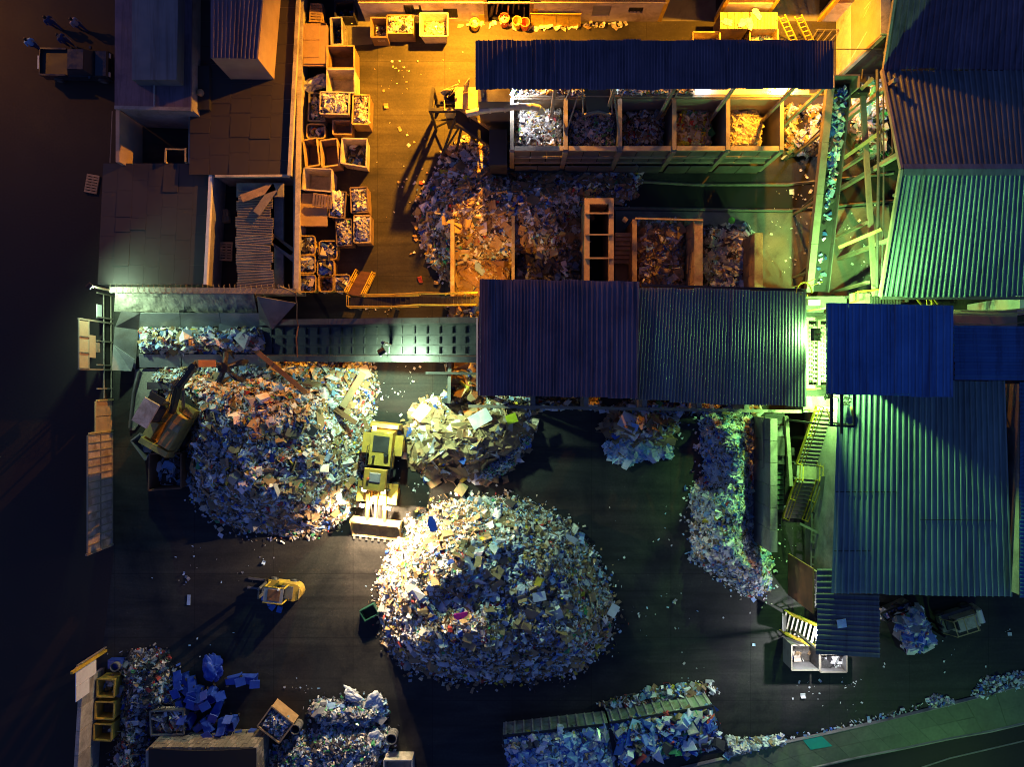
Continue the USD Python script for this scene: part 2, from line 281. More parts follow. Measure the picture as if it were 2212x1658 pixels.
def copy(src, label, at, rotz=0.0, tilt=(0, 0), group=None):
    """Another one of src (a Thing) with copies of its parts."""
    p = numbered('/World/' + src.path.split('/')[2].split('_0')[0]); x = UsdGeom.Xform.Define(stage, p)
    x.GetPrim().GetReferences().AddInternalReference(src.path)
    x.ClearXformOpOrder()
    x.AddTranslateOp().Set(tuple(map(float, at)))
    x.AddRotateXYZOp().Set((float(tilt[0]), float(tilt[1]), float(rotz)))
    x.GetPrim().SetInstanceable(True)
    d = src.prim.GetCustomData()
    return tag(x.GetPrim(), label, d['category'], group or d.get('group'))

def irect(x0, y0, x1, y1, z):
    """World x0, y0, x1, y1 (y0 < y1) of a rectangle read off the photograph at height z."""
    a, b = P(x0, y1, z), P(x1, y0, z)
    return a[0], a[1], b[0], b[1]

def ibox(mb, x0, y0, x1, y1, z0, z1, zr=None):
    X0, Y0, X1, Y1 = irect(x0, y0, x1, y1, z1 if zr is None else zr)
    return mb.box(X0, Y0, z0, X1, Y1, z1)

def rot2(p, deg, c=(0, 0)):
    a = math.radians(deg); p = np.asarray(p, float) - c
    return np.column_stack([p[:, 0] * math.cos(a) - p[:, 1] * math.sin(a), p[:, 0] * math.sin(a) + p[:, 1] * math.cos(a)]) + c

# ---------------------------------------------------------------- waste: thousands of small bent sheets, lumps and bottles with a colour each
W8, CB, CB2, DK, BL, LB, RD, YE, GR, GY, CRM = (0.74, 0.74, 0.72), (0.36, 0.24, 0.12), (0.27, 0.17, 0.085), (0.05, 0.045, 0.045), (0.04, 0.10, 0.42), (0.30, 0.48, 0.68), (0.45, 0.06, 0.05), (0.70, 0.55, 0.05), (0.08, 0.36, 0.14), (0.36, 0.36, 0.36), (0.58, 0.5, 0.38)
MIXED = [(W8, 30), (CB, 18), (CB2, 11), (DK, 15), (GY, 8), (LB, 7), (BL, 4), (RD, 2.2), (YE, 2), (GR, 1.6), (CRM, 8)]
CARDS = [(CB, 58), (CB2, 16), (W8, 14), (LB, 3), (YE, 1.5), (CRM, 9), (BL, 2)]
PAPER = [(W8, 44), (LB, 16), (GY, 18), (CRM, 6), (CB, 6), (BL, 5), (DK, 5)]
CANS = [(W8, 30), (CRM, 20), (GY, 20), (CB, 8), (DK, 14), (RD, 3), (GR, 3), (YE, 4)]
BOTTLE = [(GY, 26), (W8, 12), (LB, 14), (DK, 32), (GR, 7), (BL, 5), (CRM, 6)]
DARKS = [(DK, 40), (GY, 22), (CB2, 14), (BL, 8), (W8, 8), (RD, 3), (CRM, 5)]
FOOD = [(CRM, 40), (YE, 15), (CB, 15), (RD, 8), (GR, 8), (W8, 14)]
PALE = [((0.7, 0.62, 0.46), 60), ((0.62, 0.52, 0.34), 25), (W8, 15)]

def pick(pal, n, rng):
    c = np.array([p[0] for p in pal]); w = np.array([p[1] for p in pal], float)
    return np.clip(c[rng.choice(len(c), n, p=w / w.sum())] * rng.uniform(0.72, 1.2, (n, 1)) * rng.uniform(0.94, 1.06, (n, 3)), 0.01, 0.85)

def frames(nrm, rng):
    n = len(nrm); r = rng.normal(size=(n, 3)); a = np.cross(nrm, r); a /= np.linalg.norm(a, axis=1, keepdims=True) + 1e-9
    return a, np.cross(nrm, a)

def sheets(mb, pos, nrm, sa, sb, tint, rng, bend=0.3):
    """Bent, slightly torn sheets."""
    n = len(pos); a, b = frames(nrm, rng)
    g = np.array([(-1, -1), (0, -1), (1, -1), (-1, 1), (0, 1), (1, 1)], float)
    u = g[None] * (1 + rng.uniform(-0.28, 0.15, (n, 6, 1)))
    h = np.where(np.abs(g[None, :, 0]) < 0.5, 1, 0) * (rng.normal(0, bend, (n, 1)) * sa[:, None]) + rng.normal(0, 0.12, (n, 6)) * np.minimum(sa, sb)[:, None]
    v = pos[:, None] + u[..., :1] * sa[:, None, None] * a[:, None] + u[..., 1:] * sb[:, None, None] * b[:, None] + h[..., None] * nrm[:, None]
    f = np.array([(0, 1, 4), (0, 4, 3), (1, 2, 5), (1, 5, 4)])
    mb.add(v.reshape(-1, 3), (f[None] + 6 * np.arange(n)[:, None, None]).reshape(-1, 3)); mb.t.append(np.repeat(tint, 6, 0))

def lumps(mb, pos, nrm, sa, sb, sc, tint, rng, jag=0.25):
    """Crushed boxes, cans and crumpled bags: eight-cornered, knocked out of shape."""
    n = len(pos); a, b = frames(nrm, rng)
    g = np.array([(x, y, z) for z in (-1, 1) for x, y in ((-1, -1), (1, -1), (1, 1), (-1, 1))], float)
    u = g[None] + rng.normal(0, jag, (n, 8, 3))
    v = pos[:, None] + u[..., 0:1] * sa[:, None, None] * a[:, None] + u[..., 1:2] * sb[:, None, None] * b[:, None] + u[..., 2:3] * sc[:, None, None] * nrm[:, None]
    mb.add(v.reshape(-1, 3), (np.array(BOXF)[None] + 8 * np.arange(n)[:, None, None]).reshape(-1, 3)); mb.t.append(np.repeat(tint, 8, 0))

def scatter(mb, pos, nrm, pal, size, rng, mix=(0.6, 0.4), tilt=0.5, flat=0.5):
    """Waste pieces at the points: a share of sheets and a share of lumps."""
    n = len(pos)
    if n == 0: return
    nn = nrm + rng.normal(0, tilt, (n, 3)); nn[:, 2] = np.abs(nn[:, 2]) + 0.05; nn /= np.linalg.norm(nn, axis=1, keepdims=True)
    s = np.minimum(np.exp(rng.normal(np.log(size), 0.42, n)), size * 2.4); asp = np.where(rng.uniform(size=n) < .14, rng.uniform(0.12, 0.3, n), rng.uniform(0.45, 1.0, n)); t = pick(pal, n, rng)
    k = rng.uniform(size=n) < mix[0] / sum(mix)
    sheets(mb, pos[k], nn[k], s[k] * 0.5, s[k] * asp[k] * 0.5, t[k], rng)
    q = ~k
    if q.any(): lumps(mb, pos[q], nn[q], s[q] * 0.45, s[q] * asp[q] * 0.4, s[q] * flat * rng.uniform(0.3, 1, q.sum()) * 0.4, t[q], rng)

def inside(poly, n, rng):
    x0, y0, x1, y1 = poly.bounds; out = np.zeros((0, 2))
    while len(out) < n:
        p = rng.uniform((x0, y0), (x1, y1), (n * 2, 2)); out = np.vstack([out, p[shapely.contains_xy(poly, p[:, 0], p[:, 1])]])
    return out[:n]

def iq(pts, z=0.0): return Polygon([P(x, y, z)[:2] for x, y in pts])

class Heap:
    """A heap of loose waste on an outline: height rises from the edge; optional lean adds height along a direction."""
    def __init__(s, poly, hmax, run, seed, z0=0.0, lean=None, rough=0.35):
        s.poly, s.h, s.run, s.seed, s.z0, s.lean, s.rough = poly.buffer(0), hmax, run, seed, z0, lean, rough
        s.ring = s.poly.exterior
    def z(s, p):
        p = np.asarray(p, float); d = shapely.distance(s.ring, shapely.points(p)) * np.where(shapely.contains_xy(s.poly, p[:, 0], p[:, 1]), 1, -1)
        t = np.clip(d / s.run, 0, 1); z = s.h * (1 - (1 - t) ** 1.9) * np.minimum(1, .35 + 1.3 * t)
        q = np.column_stack([p, np.zeros(len(p))])
        z = z * (0.72 + 0.56 * meshkit.fbm(q * 0.45, 3, s.seed)) + s.rough * np.minimum(t * 4, 1) * (meshkit.fbm(q * 1.3, 2, s.seed + 9) - 0.5)
        if s.lean: z = z * np.clip(s.lean[2] + (p - s.lean[0]) @ s.lean[1], 0.12, 1.3)
        return s.z0 + np.maximum(z, -0.02)
    def normal(s, p):
        e = 0.25; z0 = s.z(p); zx = s.z(p + [e, 0]); zy = s.z(p + [0, e])
        n = np.column_stack([-(zx - z0) / e, -(zy - z0) / e, np.ones(len(p))]); return n / np.linalg.norm(n, axis=1, keepdims=True)
    def core(s, step=0.45):
        x0, y0, x1, y1 = s.poly.bounds; nx, ny = int((x1 - x0) / step) + 2, int((y1 - y0) / step) + 2
        X, Y = np.meshgrid(np.linspace(x0, x1, nx), np.linspace(y0, y1, ny)); p = np.column_stack([X.ravel(), Y.ravel()])
        z = s.z(p) - 0.05; z[~shapely.contains_xy(s.poly, p[:, 0], p[:, 1])] = s.z0 - 0.04
        i = (np.arange(ny - 1)[:, None] * nx + np.arange(nx - 1)).ravel()
        f = np.vstack([np.column_stack([i, i + 1, i + nx + 1]), np.column_stack([i, i + nx + 1, i + nx])])
        keep = (z[f] > s.z0 - 0.03).any(1)
        return MB().add(np.column_stack([p, z]), f[keep])
    def pieces(s, mb, n, pal, size, rng, sub=None, **kw):
        p = inside(sub.intersection(s.poly) if sub is not None else s.poly, n, rng); scatter(mb, np.column_stack([p, s.z(p) + rng.uniform(-0.05, 0.12, n)]), s.normal(p), pal, size, rng, **kw)

def heap(name, label, cat, poly, hmax, run, seed, layers, group=None, z0=0.0, lean=None, rough=0.35, mat=None, spill=0):
    """layers: (how many, palette, size, keywords)"""
    h = Heap(poly, hmax, run, seed, z0, lean, rough); rng = np.random.default_rng(seed)
    c = poly.centroid; T = Thing(name, label, cat, (c.x, c.y, z0), group)
    T.part('heap_core', h.core(), HEAPCORE, smooth=True)
    mb = MB()
    for n, pal, size, kw in layers: h.pieces(mb, n, pal, size, rng, **kw)
    if spill:
        n, pal, size, kw = layers[0]; m = int(spill * poly.length); u = rng.uniform(0, poly.length, m); d = np.abs(rng.normal(0, .38, m)) - .2
        e = np.array([[*poly.exterior.interpolate(x).coords[0]] for x in u]); e2 = np.array([[*poly.exterior.interpolate(x + .1).coords[0]] for x in u]); nn_ = e2 - e; nn_ = np.column_stack([nn_[:, 1], -nn_[:, 0]]) / .1 * (1 if poly.exterior.is_ccw else -1)
        q = e + nn_ * (d * (.5 + meshkit.noise(np.column_stack([e * .6, np.zeros(m)]), seed)))[:, None]; k = ~(shapely.contains_xy(poly, q[:, 0], q[:, 1]) & False); scatter(mb, np.column_stack([q, np.maximum(h.z(q), z0) + rng.uniform(.01, .08, m)])[k], np.tile([0, 0, 1.], (m, 1))[k], pal, size * .75, rng, tilt=.25)
    T.part('loose_pieces', mb, mat or SCRAP, kind='stuff')
    return h, T
# ================================================================ ground and roads
R0 = np.random.default_rng(11)
def ground(name, pts, z, mat, step=None):
    return struct(name, MB().prism(iq(pts), z - 0.3, z), mat)
g = MB().add([(-300, -300, 0), (300, -300, 0), (300, 300, 0), (-300, 300, 0)], [(0, 1, 2), (0, 2, 3)])
struct('yard_ground', g, ASPHALT)
ground('north_yard', [(640, -40), (1260, -40), (1820, -40), (1820, 330), (1262, 380), (1000, 640), (640, 640)], 0.003, LITYARD)  # yard floor painted lighter over the sodium lit area
ground('street', [(-2500, -2500), (256, -2500), (252, 350), (224, 620), (244, 690), (246, 1200), (222, 1400), (196, 1700), (196, 3500), (-2500, 3500)], 0.004, STREET)
ground('concrete_pad', [(722, -20), (800, -20), (805, 95), (742, 100), (736, 60), (722, 40)], 0.006, SLAB)
ground('channel_road', [(1262, 388), (1500, 402), (1700, 402), (1920, 378), (1920, 432), (1700, 452), (1262, 446)], 0.006, DARKROAD)
struct('channel_kerb', MB().tube([P(1262, 385, .06), P(1500, 399, .06), P(1700, 399, .06), P(1930, 374, .06)], 0.1, 4), SLAB)
struct('channel_kerb', MB().tube([P(1262, 449, .06), P(1700, 455, .06), P(1930, 434, .06)], 0.1, 4), SLAB)
ground('bay_apron', [(1330, 456), (1700, 460), (1920, 442), (1930, 640), (1330, 640)], 0.005, SLAB)
# pavement in the south-east corner: a curved row of slabs, two wide
top = np.array([(1470, 1662), (1560, 1641), (1658, 1613), (1800, 1583), (1900, 1560), (2000, 1536), (2110, 1508), (2330, 1445)], float)
bot = np.array([(1530, 1735), (1640, 1700), (1741, 1662), (1850, 1637), (1960, 1615), (2060, 1594), (2140, 1580), (2330, 1535)], float)
from numpy import interp
def curve(c, t): s = np.linspace(0, 1, len(c)); return np.array([interp(t, s, c[:, 0]), interp(t, s, c[:, 1])])
PV = Thing('pavement', None, None, P(1900, 1600), kind='structure')
N = 17
for i in range(N):
    for j in range(2):
        q = []
        for a, b in ((i, j), (i + 1, j), (i + 1, j + 1), (i, j + 1)):
            t, v = a / N, b / 2; q.append(curve(top, t) * (1 - v) + curve(bot, t) * v)
        q = np.array(q); c = q.mean(0); q = c + (q - c) * 0.99
        zz = R0.uniform(0.11, 0.135)
        PV.part('slab', MB().prism(iq(q), -0.1, zz), GREENPAVE)
struct('kerb', MB().tube([P(x, y, 0.06) for x, y in top], 0.13, 4), CONC)
struct('kerb', MB().tube([P(x, y, 0.06) for x, y in bot], 0.13, 4), CONC)
ground('road', [(1530, 1740), (1640, 1706), (1741, 1668), (1850, 1643), (1960, 1621), (2060, 1600), (2140, 1586), (2330, 1542), (3500, 1300), (3500, 3000), (1400, 3000)], 0.005, STREET)
struct('road_edge_strip', MB().tube([P(1900, 1690, .02), P(2050, 1640, .02), P(2212, 1602, .02), P(2330, 1570, .02)], 0.05, 4), CONC)

# ================================================================ roofs of profiled sheets
def roof_sheets(T, A, B, C, D, pitch, amp, mat, width, name='roof_sheet', style='trap', seed=0, under=None):
    """Sheets side by side from edge A-D to edge B-C, their ribs running from A to D."""
    A, B, C, D = (np.asarray(x, float) for x in (A, B, C, D)); rng = np.random.default_rng(seed)
    L = np.linalg.norm(B - A); n = max(1, round(L / width)); per = max(1, round(L / n / pitch))
    prof = [(0, 0), (.52, 0), (.6, 1), (.82, 1), (.9, 0)] if style == 'trap' else [(0, 0), (.17, .5), (.33, 1), (.5, 1), (.67, .5), (.83, 0)]
    nn = np.cross(B - A, D - A); nn *= np.sign(nn[2] or 1) / np.linalg.norm(nn)
    for i in range(n):
        us, hs = [], []
        for k in range(per):
            for u, h in prof: us.append((i + (k + u) / per) / n); hs.append(h * amp)
        us.append((i + 1) / n); hs.append(0)
        us, hs = np.array(us)[:, None], np.array(hs)[:, None] + (i % 2) * 0.004
        j0, j1 = rng.normal(0, 0.03, 2); dz = rng.normal(0, 0.012)
        e0, e1 = A + (B - A) * us, D + (C - D) * us; dv = (e1 - e0) / np.linalg.norm(e1 - e0, axis=1, keepdims=True)
        t0 = e0 + nn * (hs + dz) - dv * j0; t1 = e1 + nn * hs + dv * j1; th = nn * 0.014; m = len(us)
        V = np.vstack([t0, t1, t0 - th, t1 - th]); F = []
        for a in range(m - 1):
            for p, q in ((0, m), (3 * m, 2 * m), (2 * m, 0), (m, 3 * m)):
                F += [(p + a, p + a + 1, q + a + 1), (p + a, q + a + 1, q + a)]
        mb = MB().add(V, np.array(F)[:, ::-1] if np.cross(t0[1] - t0[0], t1[0] - t0[0]) @ nn < 0 else F)
        T.part(name, mb, mat, under=under)

def felt_sheets(T, quad, nx, ny, mat, rng, under=None, lift=0.05):
    """Roofing felt laid in strips: each sheet its own slab with uneven laps."""
    q = [np.asarray(p, float) for p in quad]
    at = lambda u, v: (q[0] * (1 - u) + q[1] * u) * (1 - v) + (q[3] * (1 - u) + q[2] * u) * v
    for i in range(nx):
        cuts = np.sort(np.concatenate([[0, 1], (np.arange(1, ny) + rng.uniform(-0.3, 0.3, ny - 1)) / ny]))
        for a, b in zip(cuts[:-1], cuts[1:]):
            u0, u1 = i / nx + 0.0005, (i + 1) / nx - 0.0005
            z = rng.uniform(0.005, 0.012); w = np.array([0, 0, z + rng.uniform(0, lift) * (rng.uniform() < .3)])
            o = np.array([0, 0, z])
            T.part('felt_sheet', MB().hexa([at(u0, a + .0007), at(u1, a + .0007), at(u1, b - .0007), at(u0, b - .0007)], [at(u0, a + .0007) + o, at(u1, a + .0007) + o, at(u1, b - .0007) + w, at(u0, b - .0007) + w + o * rng.uniform(0, 1)]), mat, under=under)

def body(poly_img, z0, z1):
    """Walls of a building whose eaves outline, read at height z1, stands straight down."""
    return MB().prism(Polygon([P(x, y, z1)[:2] for x, y in poly_img]), z0, z1)

# ---------------------------------------------------------------- north building: long brick facade with a painted base
fy = G(0, 46)[1]
NB = Thing('north_building', 'long brick building with white painted base and garage doorways along the north side', 'building', G(1300, 46))
ops = [(880, 917, .75, 2.2, 'w'), (961, 991, .4, 1.75, 'w'), (1051, 1147, 0, 3.2, 'd'), (1275, 1313, .75, 2.15, 's'), (1350, 1381, 1.15, 1.9, 'w'), (1424, 1546, 0, 4.2, 'd'), (1648, 1770, 0, 4.2, 'd')]
bnd = lambda *q: NB.part('painted_base', MB().box(*q), WHITEWALL)
brk = lambda *q: NB.part('brick_wall', MB().box(*q), BRICKWALL)
xs = [790] + [v for o in ops for v in o[:2]] + [1808]
X = lambda x: (x - CX) / K
for a, b in zip(xs[::2], xs[1::2]):
    bnd(X(a), fy, 0, X(b), fy + 0.5, 2.45); brk(X(a), fy + 0.03, 2.45, X(b), fy + 0.5, 9)
for a, b, z0, z1, k in ops:
    if z0: bnd(X(a), fy, 0, X(b), fy + 0.5, z0)
    if z1 < 2.45: bnd(X(a), fy, z1, X(b), fy + 0.5, 2.45)
    brk(X(a), fy + 0.03, max(z1, 2.45), X(b), fy + 0.5, 9)
NB.part('string_course', MB().box(X(790), fy - 0.06, 2.47, X(1424), fy + 0.02, 2.6), COPING)
NB.part('roof', MB().box(X(640), fy + 0.01, 9.0, X(1808), fy + 30, 9.3), FELT)
NB.part('back_wall', MB().box(X(640), fy + 9, 0, X(1808), fy + 9.4, 8.98), NEARBLACK)
for a, b, z0, z1, k in ops:
    if k == 'd':
        NB.part('doorway_floor', MB().box(X(a), fy + 0.02, -.1, X(b), fy + 8.9, 0.012), SLAB if a > 1400 else DARKROAD)
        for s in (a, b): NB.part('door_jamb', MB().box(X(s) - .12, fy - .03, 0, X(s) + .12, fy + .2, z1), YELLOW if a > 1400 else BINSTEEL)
    else:
        w = NB.part('window', MB().box(X(a) - .06, fy + .12, z0 - .06, X(b) + .06, fy + .2, z1 + .06), DARKSTEEL)
        if k == 's':
            for q in range(7): NB.part('shutter_slat', MB().box(X(a) + .03, fy + .05, z0 + q * .2, X(b) - .03, fy + .1, z0 + .17 + q * .2), GREYPL, under=w)
        else:
            for q in range(4): NB.part('window_bar', MB().box(X(a + (b - a) * (q + .4) / 4), fy + .06, z0, X(a + (b - a) * (q + .4) / 4) + .04, fy + .11, z1), DARKSTEEL, under=w)
NB.part('notice_plate', MB().box(X(902), fy - .03, 1.75, X(912), fy - .001, 2.2), WHITE)
NB.part('yellow_corner_mark', MB().box(X(1036), fy - .012, 0, X(1050), fy - .002, 1.0), YELLOW)
NB.part('yellow_corner_mark', MB().box(X(1148), fy - .012, .9, X(1160), fy - .002, 1.7), YELLOW)
NB.part('downpipe', MB().tube([G(794, 43, 5), G(794, 43, .4), G(800, 38, .1)], .07), RUST)
for q in range(7): NB.part('clutter_board', MB().beam(G(1060 + 12 * q, 36 - (q % 3) * 9, .1), G(1066 + 11 * q, 30 - (q % 3) * 8, 1.2 + .2 * (q % 2)), .08, .3), WOOD if q % 2 else STEEL)

# ---------------------------------------------------------------- north-east: rendered wall with painted dado
NW = Thing('tan_wall', 'tall tan rendered wall with pale dado and painted arrow', 'wall', G(1805, 100))
x0 = X(1806)
NW.part('dado', MB().box(x0, G(0, 165)[1], 0, x0 + .4, G(0, -60)[1], 2.2), WHITEWALL)
NW.part('render', MB().box(x0 + .015, G(0, 165)[1], 2.2, x0 + .4, G(0, -60)[1], 6.2), TANWALL)
NW.part('coping', MB().box(x0 - .05, G(0, 166)[1], 6.2, x0 + .5, G(0, -60)[1], 6.32), COPING)
NW.part('painted_mark', MB().plate([(x0 + .003, G(0, 100)[1], 4.0), (x0 + .003, G(0, 98)[1], 4.0), (x0 + .003, G(0, 83)[1], 5.0), (x0 + .003, G(0, 85)[1], 5.0)], .012), PAINTLINE)
NW.part('painted_mark', MB().plate([(x0 + .003, G(0, 85)[1], 4.1), (x0 + .003, G(0, 83)[1], 4.1), (x0 + .003, G(0, 81)[1], 4.9), (x0 + .003, G(0, 84)[1], 4.9)], .014), PAINTLINE)
NW.part('painted_line', MB().plate([(x0 + .003, G(0, 158)[1], 2.3), (x0 + .003, G(0, 155)[1], 2.3), (x0 + .003, G(0, 133)[1], 4.4), (x0 + .003, G(0, 136)[1], 4.4)], .012), PAINTLINE)

# ---------------------------------------------------------------- north-east open shed: gable roof of long ribbed sheets on columns
E = 2360
NE = Thing('gabled_shed', 'big open shed with ribbed gable roof at the north-east', 'building', G(1900, 400))
ze, zr = 6.5, 9.0
a, b, c = P(1909, 152, ze), P(1951, 366, zr), P(1905, 641, ze)
ax = lambda p, z: np.array([P(E, 0, z)[0], p[1], p[2]])
roof_sheets(NE, a, ax(a, ze), ax(b, zr), b, .34, .09, GREYROOF, 1.0, seed=1)
roof_sheets(NE, b + [0, -.012, .002], ax(b, zr) + [0, -.012, .002], ax(c, ze), c, .26, .055, GREENROOF, 1.05, seed=2)
NE.part('ridge_cap', MB().plate([b + [0, .3, -.02], ax(b, zr) + [0, .3, -.02], ax(b, zr) + [0, 0, .1], b + [0, 0, .1]], .02).plate([b + [0, -.32, -.02], ax(b, zr) + [0, -.32, -.02], ax(b, zr) + [0, 0, .1], b + [0, 0, .1]], .02), GREYROOF)
for p, q in ((a, b), (b, c)):
    NE.part('verge_trim', MB().beam(p + [-.12, 0, .02], q + [-.12, 0, .02], .14, .22), CREAMSTEEL)
    NE.part('verge_beam', MB().beam(p + [.25, 0, -.35], q + [.25, 0, -.35], .16, .3), CREAMSTEEL)
NE.part('eaves_gutter', MB().beam(c + [0, -.08, -.1], ax(c, ze) + [0, -.08, -.1], .16, .14), STEEL)
for y, z in ((165, 6.2), (270, 7.6), (410, 8.5), (560, 7.0), (650, 6.1)):
    q = G(1812, y); NE.part('column', MB().beam(q, q + [0, 0, z], .26, .22), CREAMSTEEL)
for y in (200, 330, 480, 600): NE.part('purlin', MB().beam(G(1812, y, 6.2 if y in (200, 600) else 7.3), G(2200, y, 6.2 if y in (200, 600) else 7.3), .14, .2), STEEL)
NE.part('back_wall', MB().box(G(2250, 0)[0], G(0, 640)[1], 0, G(2254, 0)[0], G(0, 160)[1], 6), NEARBLACK)
N2 = Thing('north_valley_shed', 'dark ribbed shed roof rising north of the gabled shed', 'building', G(1960, 60))
d = P(1936, -30, 8.4)
roof_sheets(N2, P(1909, 150, ze + .01), ax(P(1909, 150, ze + .01), ze), ax(d, 8.4), d, .34, .07, BLUEROOF, 1.0, seed=3)
N2.part('valley_gutter', MB().box(P(1909, 0, ze)[0], P(0, 154, ze)[1] - .1, ze - .25, P(E, 0, ze)[0], P(0, 150, ze)[1] + .1, ze - .1), DARKSTEEL)
N2.part('verge_trim', MB().beam(P(1909, 150, ze), d, .14, .22), CREAMSTEEL)
N2.part('gable_wall', MB().box(G(1806, 0)[0] + .45, G(0, 160)[1], 0, G(2250, 0)[0], G(0, 158)[1], 6.2), NEARBLACK)

# ---------------------------------------------------------------- long bay roof and the five storage bays under it
B1 = Thing('long_canopy', 'long narrow dark blue ribbed canopy over the back of the bays', 'canopy', P(1400, 140, 0))
z = 8.0
roof_sheets(B1, P(1027, 87, z), P(1234, 86, z), P(1234, 193, z), P(1027, 194, z), .29, .07, BLUEROOF, 1.16, seed=4)
roof_sheets(B1, P(1233, 86, z) - [0, 0, .02], P(1801, 85, z), P(1800, 192, z), P(1233, 193, z) - [0, 0, .02], .165, .05, BLUEROOF, 1.0, seed=5)
for x in (1040, 1200, 1330, 1460, 1590, 1720, 1785):
    for y in (104, 184):
        q = P(x, y, z); B1.part('post', MB().beam([q[0], q[1], 0], q - [0, 0, .12], .16), CREAMSTEEL)
for y in (95, 140, 186): B1.part('purlin', MB().beam(P(1028, y, z) - [0, 0, .12], P(1799, y, z) - [0, 0, .12], .1, .16), STEEL)

BAY = Thing('storage_bays', 'row of tall open steel bays holding sorted cans and bottles', 'storage bays', P(1400, 280, 0))
zb = 4.3
yb, yf = P(0, 214, zb)[1], P(0, 321, zb)[1]
bx = [P(x, 0, zb)[0] for x in (1106, 1222, 1339, 1456, 1572, 1688)]
for k, xx in enumerate(bx):
    BAY.part('bay_partition', MB().box(xx - .06, yf, 0.05, xx + .06, yb, zb - (.0 if k else .0)), CREAMSTEEL if k < 2 else STEEL)
    BAY.part('partition_rail', MB().box(xx - .12, yf - .1, zb - .02, xx + .12, yb, zb + .1), CREAMSTEEL)
    for zz in (0.0,): BAY.part('corner_post', MB().box(xx - .14, yf - .22, 0, xx + .14, yf - .02, zb), CREAMSTEEL)
for k in range(5):
    u, v = bx[k] + .15, bx[k + 1] - .15
    BAY.part('front_rail', MB().box(u, yf - .14, zb - .2, v, yf + .14, zb + .06), CREAMSTEEL)
    for r, (za, zc) in enumerate(((2.9, 3.95), (1.75, 2.75))):
        for s in range(3):
            BAY.part('front_panel', MB().box(u + (v - u) * s / 3 + .03, yf - .06, za, u + (v - u) * (s + 1) / 3 - .03, yf, zc), STEEL)
    for r, (za, zc) in enumerate(((0.1, 1.6),)):
        for s in range(2): BAY.part('gate_panel', MB().box(u + (v - u) * s / 2 + .03, yf - .34, za, u + (v - u) * (s + 1) / 2 - .03, yf - .28, zc), STEEL)
    for zz in (2.8, 1.66): BAY.part('front_bar', MB().box(u, yf - .16, zz - .05, v, yf - .05, zz + .06), CREAMSTEEL)
    BAY.part('back_panel', MB().box(u - .08, yb, 0.05, v + .08, yb + .06, zb), CREAMSTEEL)
    BAY.part('back_rail', MB().box(u - .2, yb + .08, zb - .05, v + .2, yb + .2, zb + .12), CREAMSTEEL)
    BAY.part('bay_floor', MB().box(u - .08, yf, 0.02, v + .08, yb, 0.1), DARKSTEEL)
WK = Thing('bay_walkway', 'steel walkway deck behind the bays under the long canopy', 'walkway', P(1400, 200, 0))
for k in range(16):
    xa = bx[0] - 1 + k * (bx[5] + 2.6 - bx[0]) / 16
    WK.part('deck_plate', MB().box(xa, yb + .25, 4.32 + .005 * (k % 2), xa + 1.2, yb + 2.3, 4.38 + .005 * (k % 2)), WHITE)
WK.part('edge_beam', MB().box(bx[0] - 1, yb + .24, 4.1, bx[5] + 3, yb + .34, 4.31), CREAMSTEEL)
for k in range(6): WK.part('raking_strut', MB().beam(np.array([bx[k], yb, zb]), np.array([bx[k] + .5, yb + .9, 5.9]), .07), CREAMSTEEL)

# ---------------------------------------------------------------- sorting hall roofs
SH = Thing('sorting_hall', 'sorting hall under two dark ribbed roofs in the middle of the plant', 'building', P(1390, 740, 0))
z1, z2 = 6.8, 6.4
roof_sheets(SH, P(1036, 604, z1), P(1250, 606, z1), P(1248, 858, z1), P(1032, 853, z1), .205, .05, BLUEROOF, 1.02, seed=6)
roof_sheets(SH, P(1250.4, 606, z1), P(1381, 608, z1), P(1378, 861, z1), P(1248.4, 858, z1), .32, .05, BLUEROOF, .96, seed=7)
roof_sheets(SH, P(1379, 620, z2), P(1742, 631, z2), P(1742, 880, z2), P(1362, 865, z2), .187, .055, GREYROOF, 1.1, style='sine', seed=8)
SH.part('roof_step', MB().plate([P(1381, 609, z1) - [0, 0, .02], P(1378, 861, z1) - [0, 0, .02], P(1378, 861, z1) - [0, 0, .5], P(1381, 609, z1) - [0, 0, .5]], .02), BLUEROOF)
a, b, c, d = P(1040, 640, 3.6), P(1738, 640, 3.6), P(1738, 850, 3.6), P(1040, 846, 3.6)
SH.part('deck', MB().prism(Polygon([p[:2] for p in (a, b, c, d)]), 3.4, 3.6), DARKSTEEL)
SH.part('cabin', MB().prism(Polygon([P(x, y, 5.9)[:2] for x, y in ((1046, 680), (1660, 680), (1660, 818), (1042, 818))]), 3.6, 5.9), CREAMSTEEL)
SH.part('west_cladding', MB().box(P(1030, 0, 5)[0], P(0, 845, 5)[1], 3.7, P(1034, 0, 5)[0], P(0, 690, 5)[1], 5.9), WHITE)
for x in (1045, 1140, 1240, 1345, 1450, 1560, 1660, 1725):
    for y in (626, 856):
        q = P(x, y, 6.2); SH.part('column', MB().beam([q[0], q[1], 0], [q[0], q[1], 6.2], .2), CREAMSTEEL if x != 1240 else YELLOW)
SH.part('edge_beam', MB().beam(P(1012, 878, 3.2), P(1400, 884, 3.2), .18, .3), CREAMSTEEL)
SH.part('edge_beam', MB().beam(P(1402, 884, 3.2), P(1745, 890, 3.2), .18, .3), CREAMSTEEL)
SH.part('eaves_beam', MB().beam(P(1385, 617, 6.1), P(1740, 628, 6.1), .16, .24), DARKSTEEL)
for k, (x, y) in enumerate(((1150, 888), (1262, 878), (1385, 880), (1500, 884), (1600, 886))):
    SH.part('bunker_wall', MB().box(P(x, 0, 2)[0] - .15, P(0, 885, 2)[1], 0, P(x, 0, 2)[0] + .15, P(0, 690, 2)[1], 3.3), CONC)

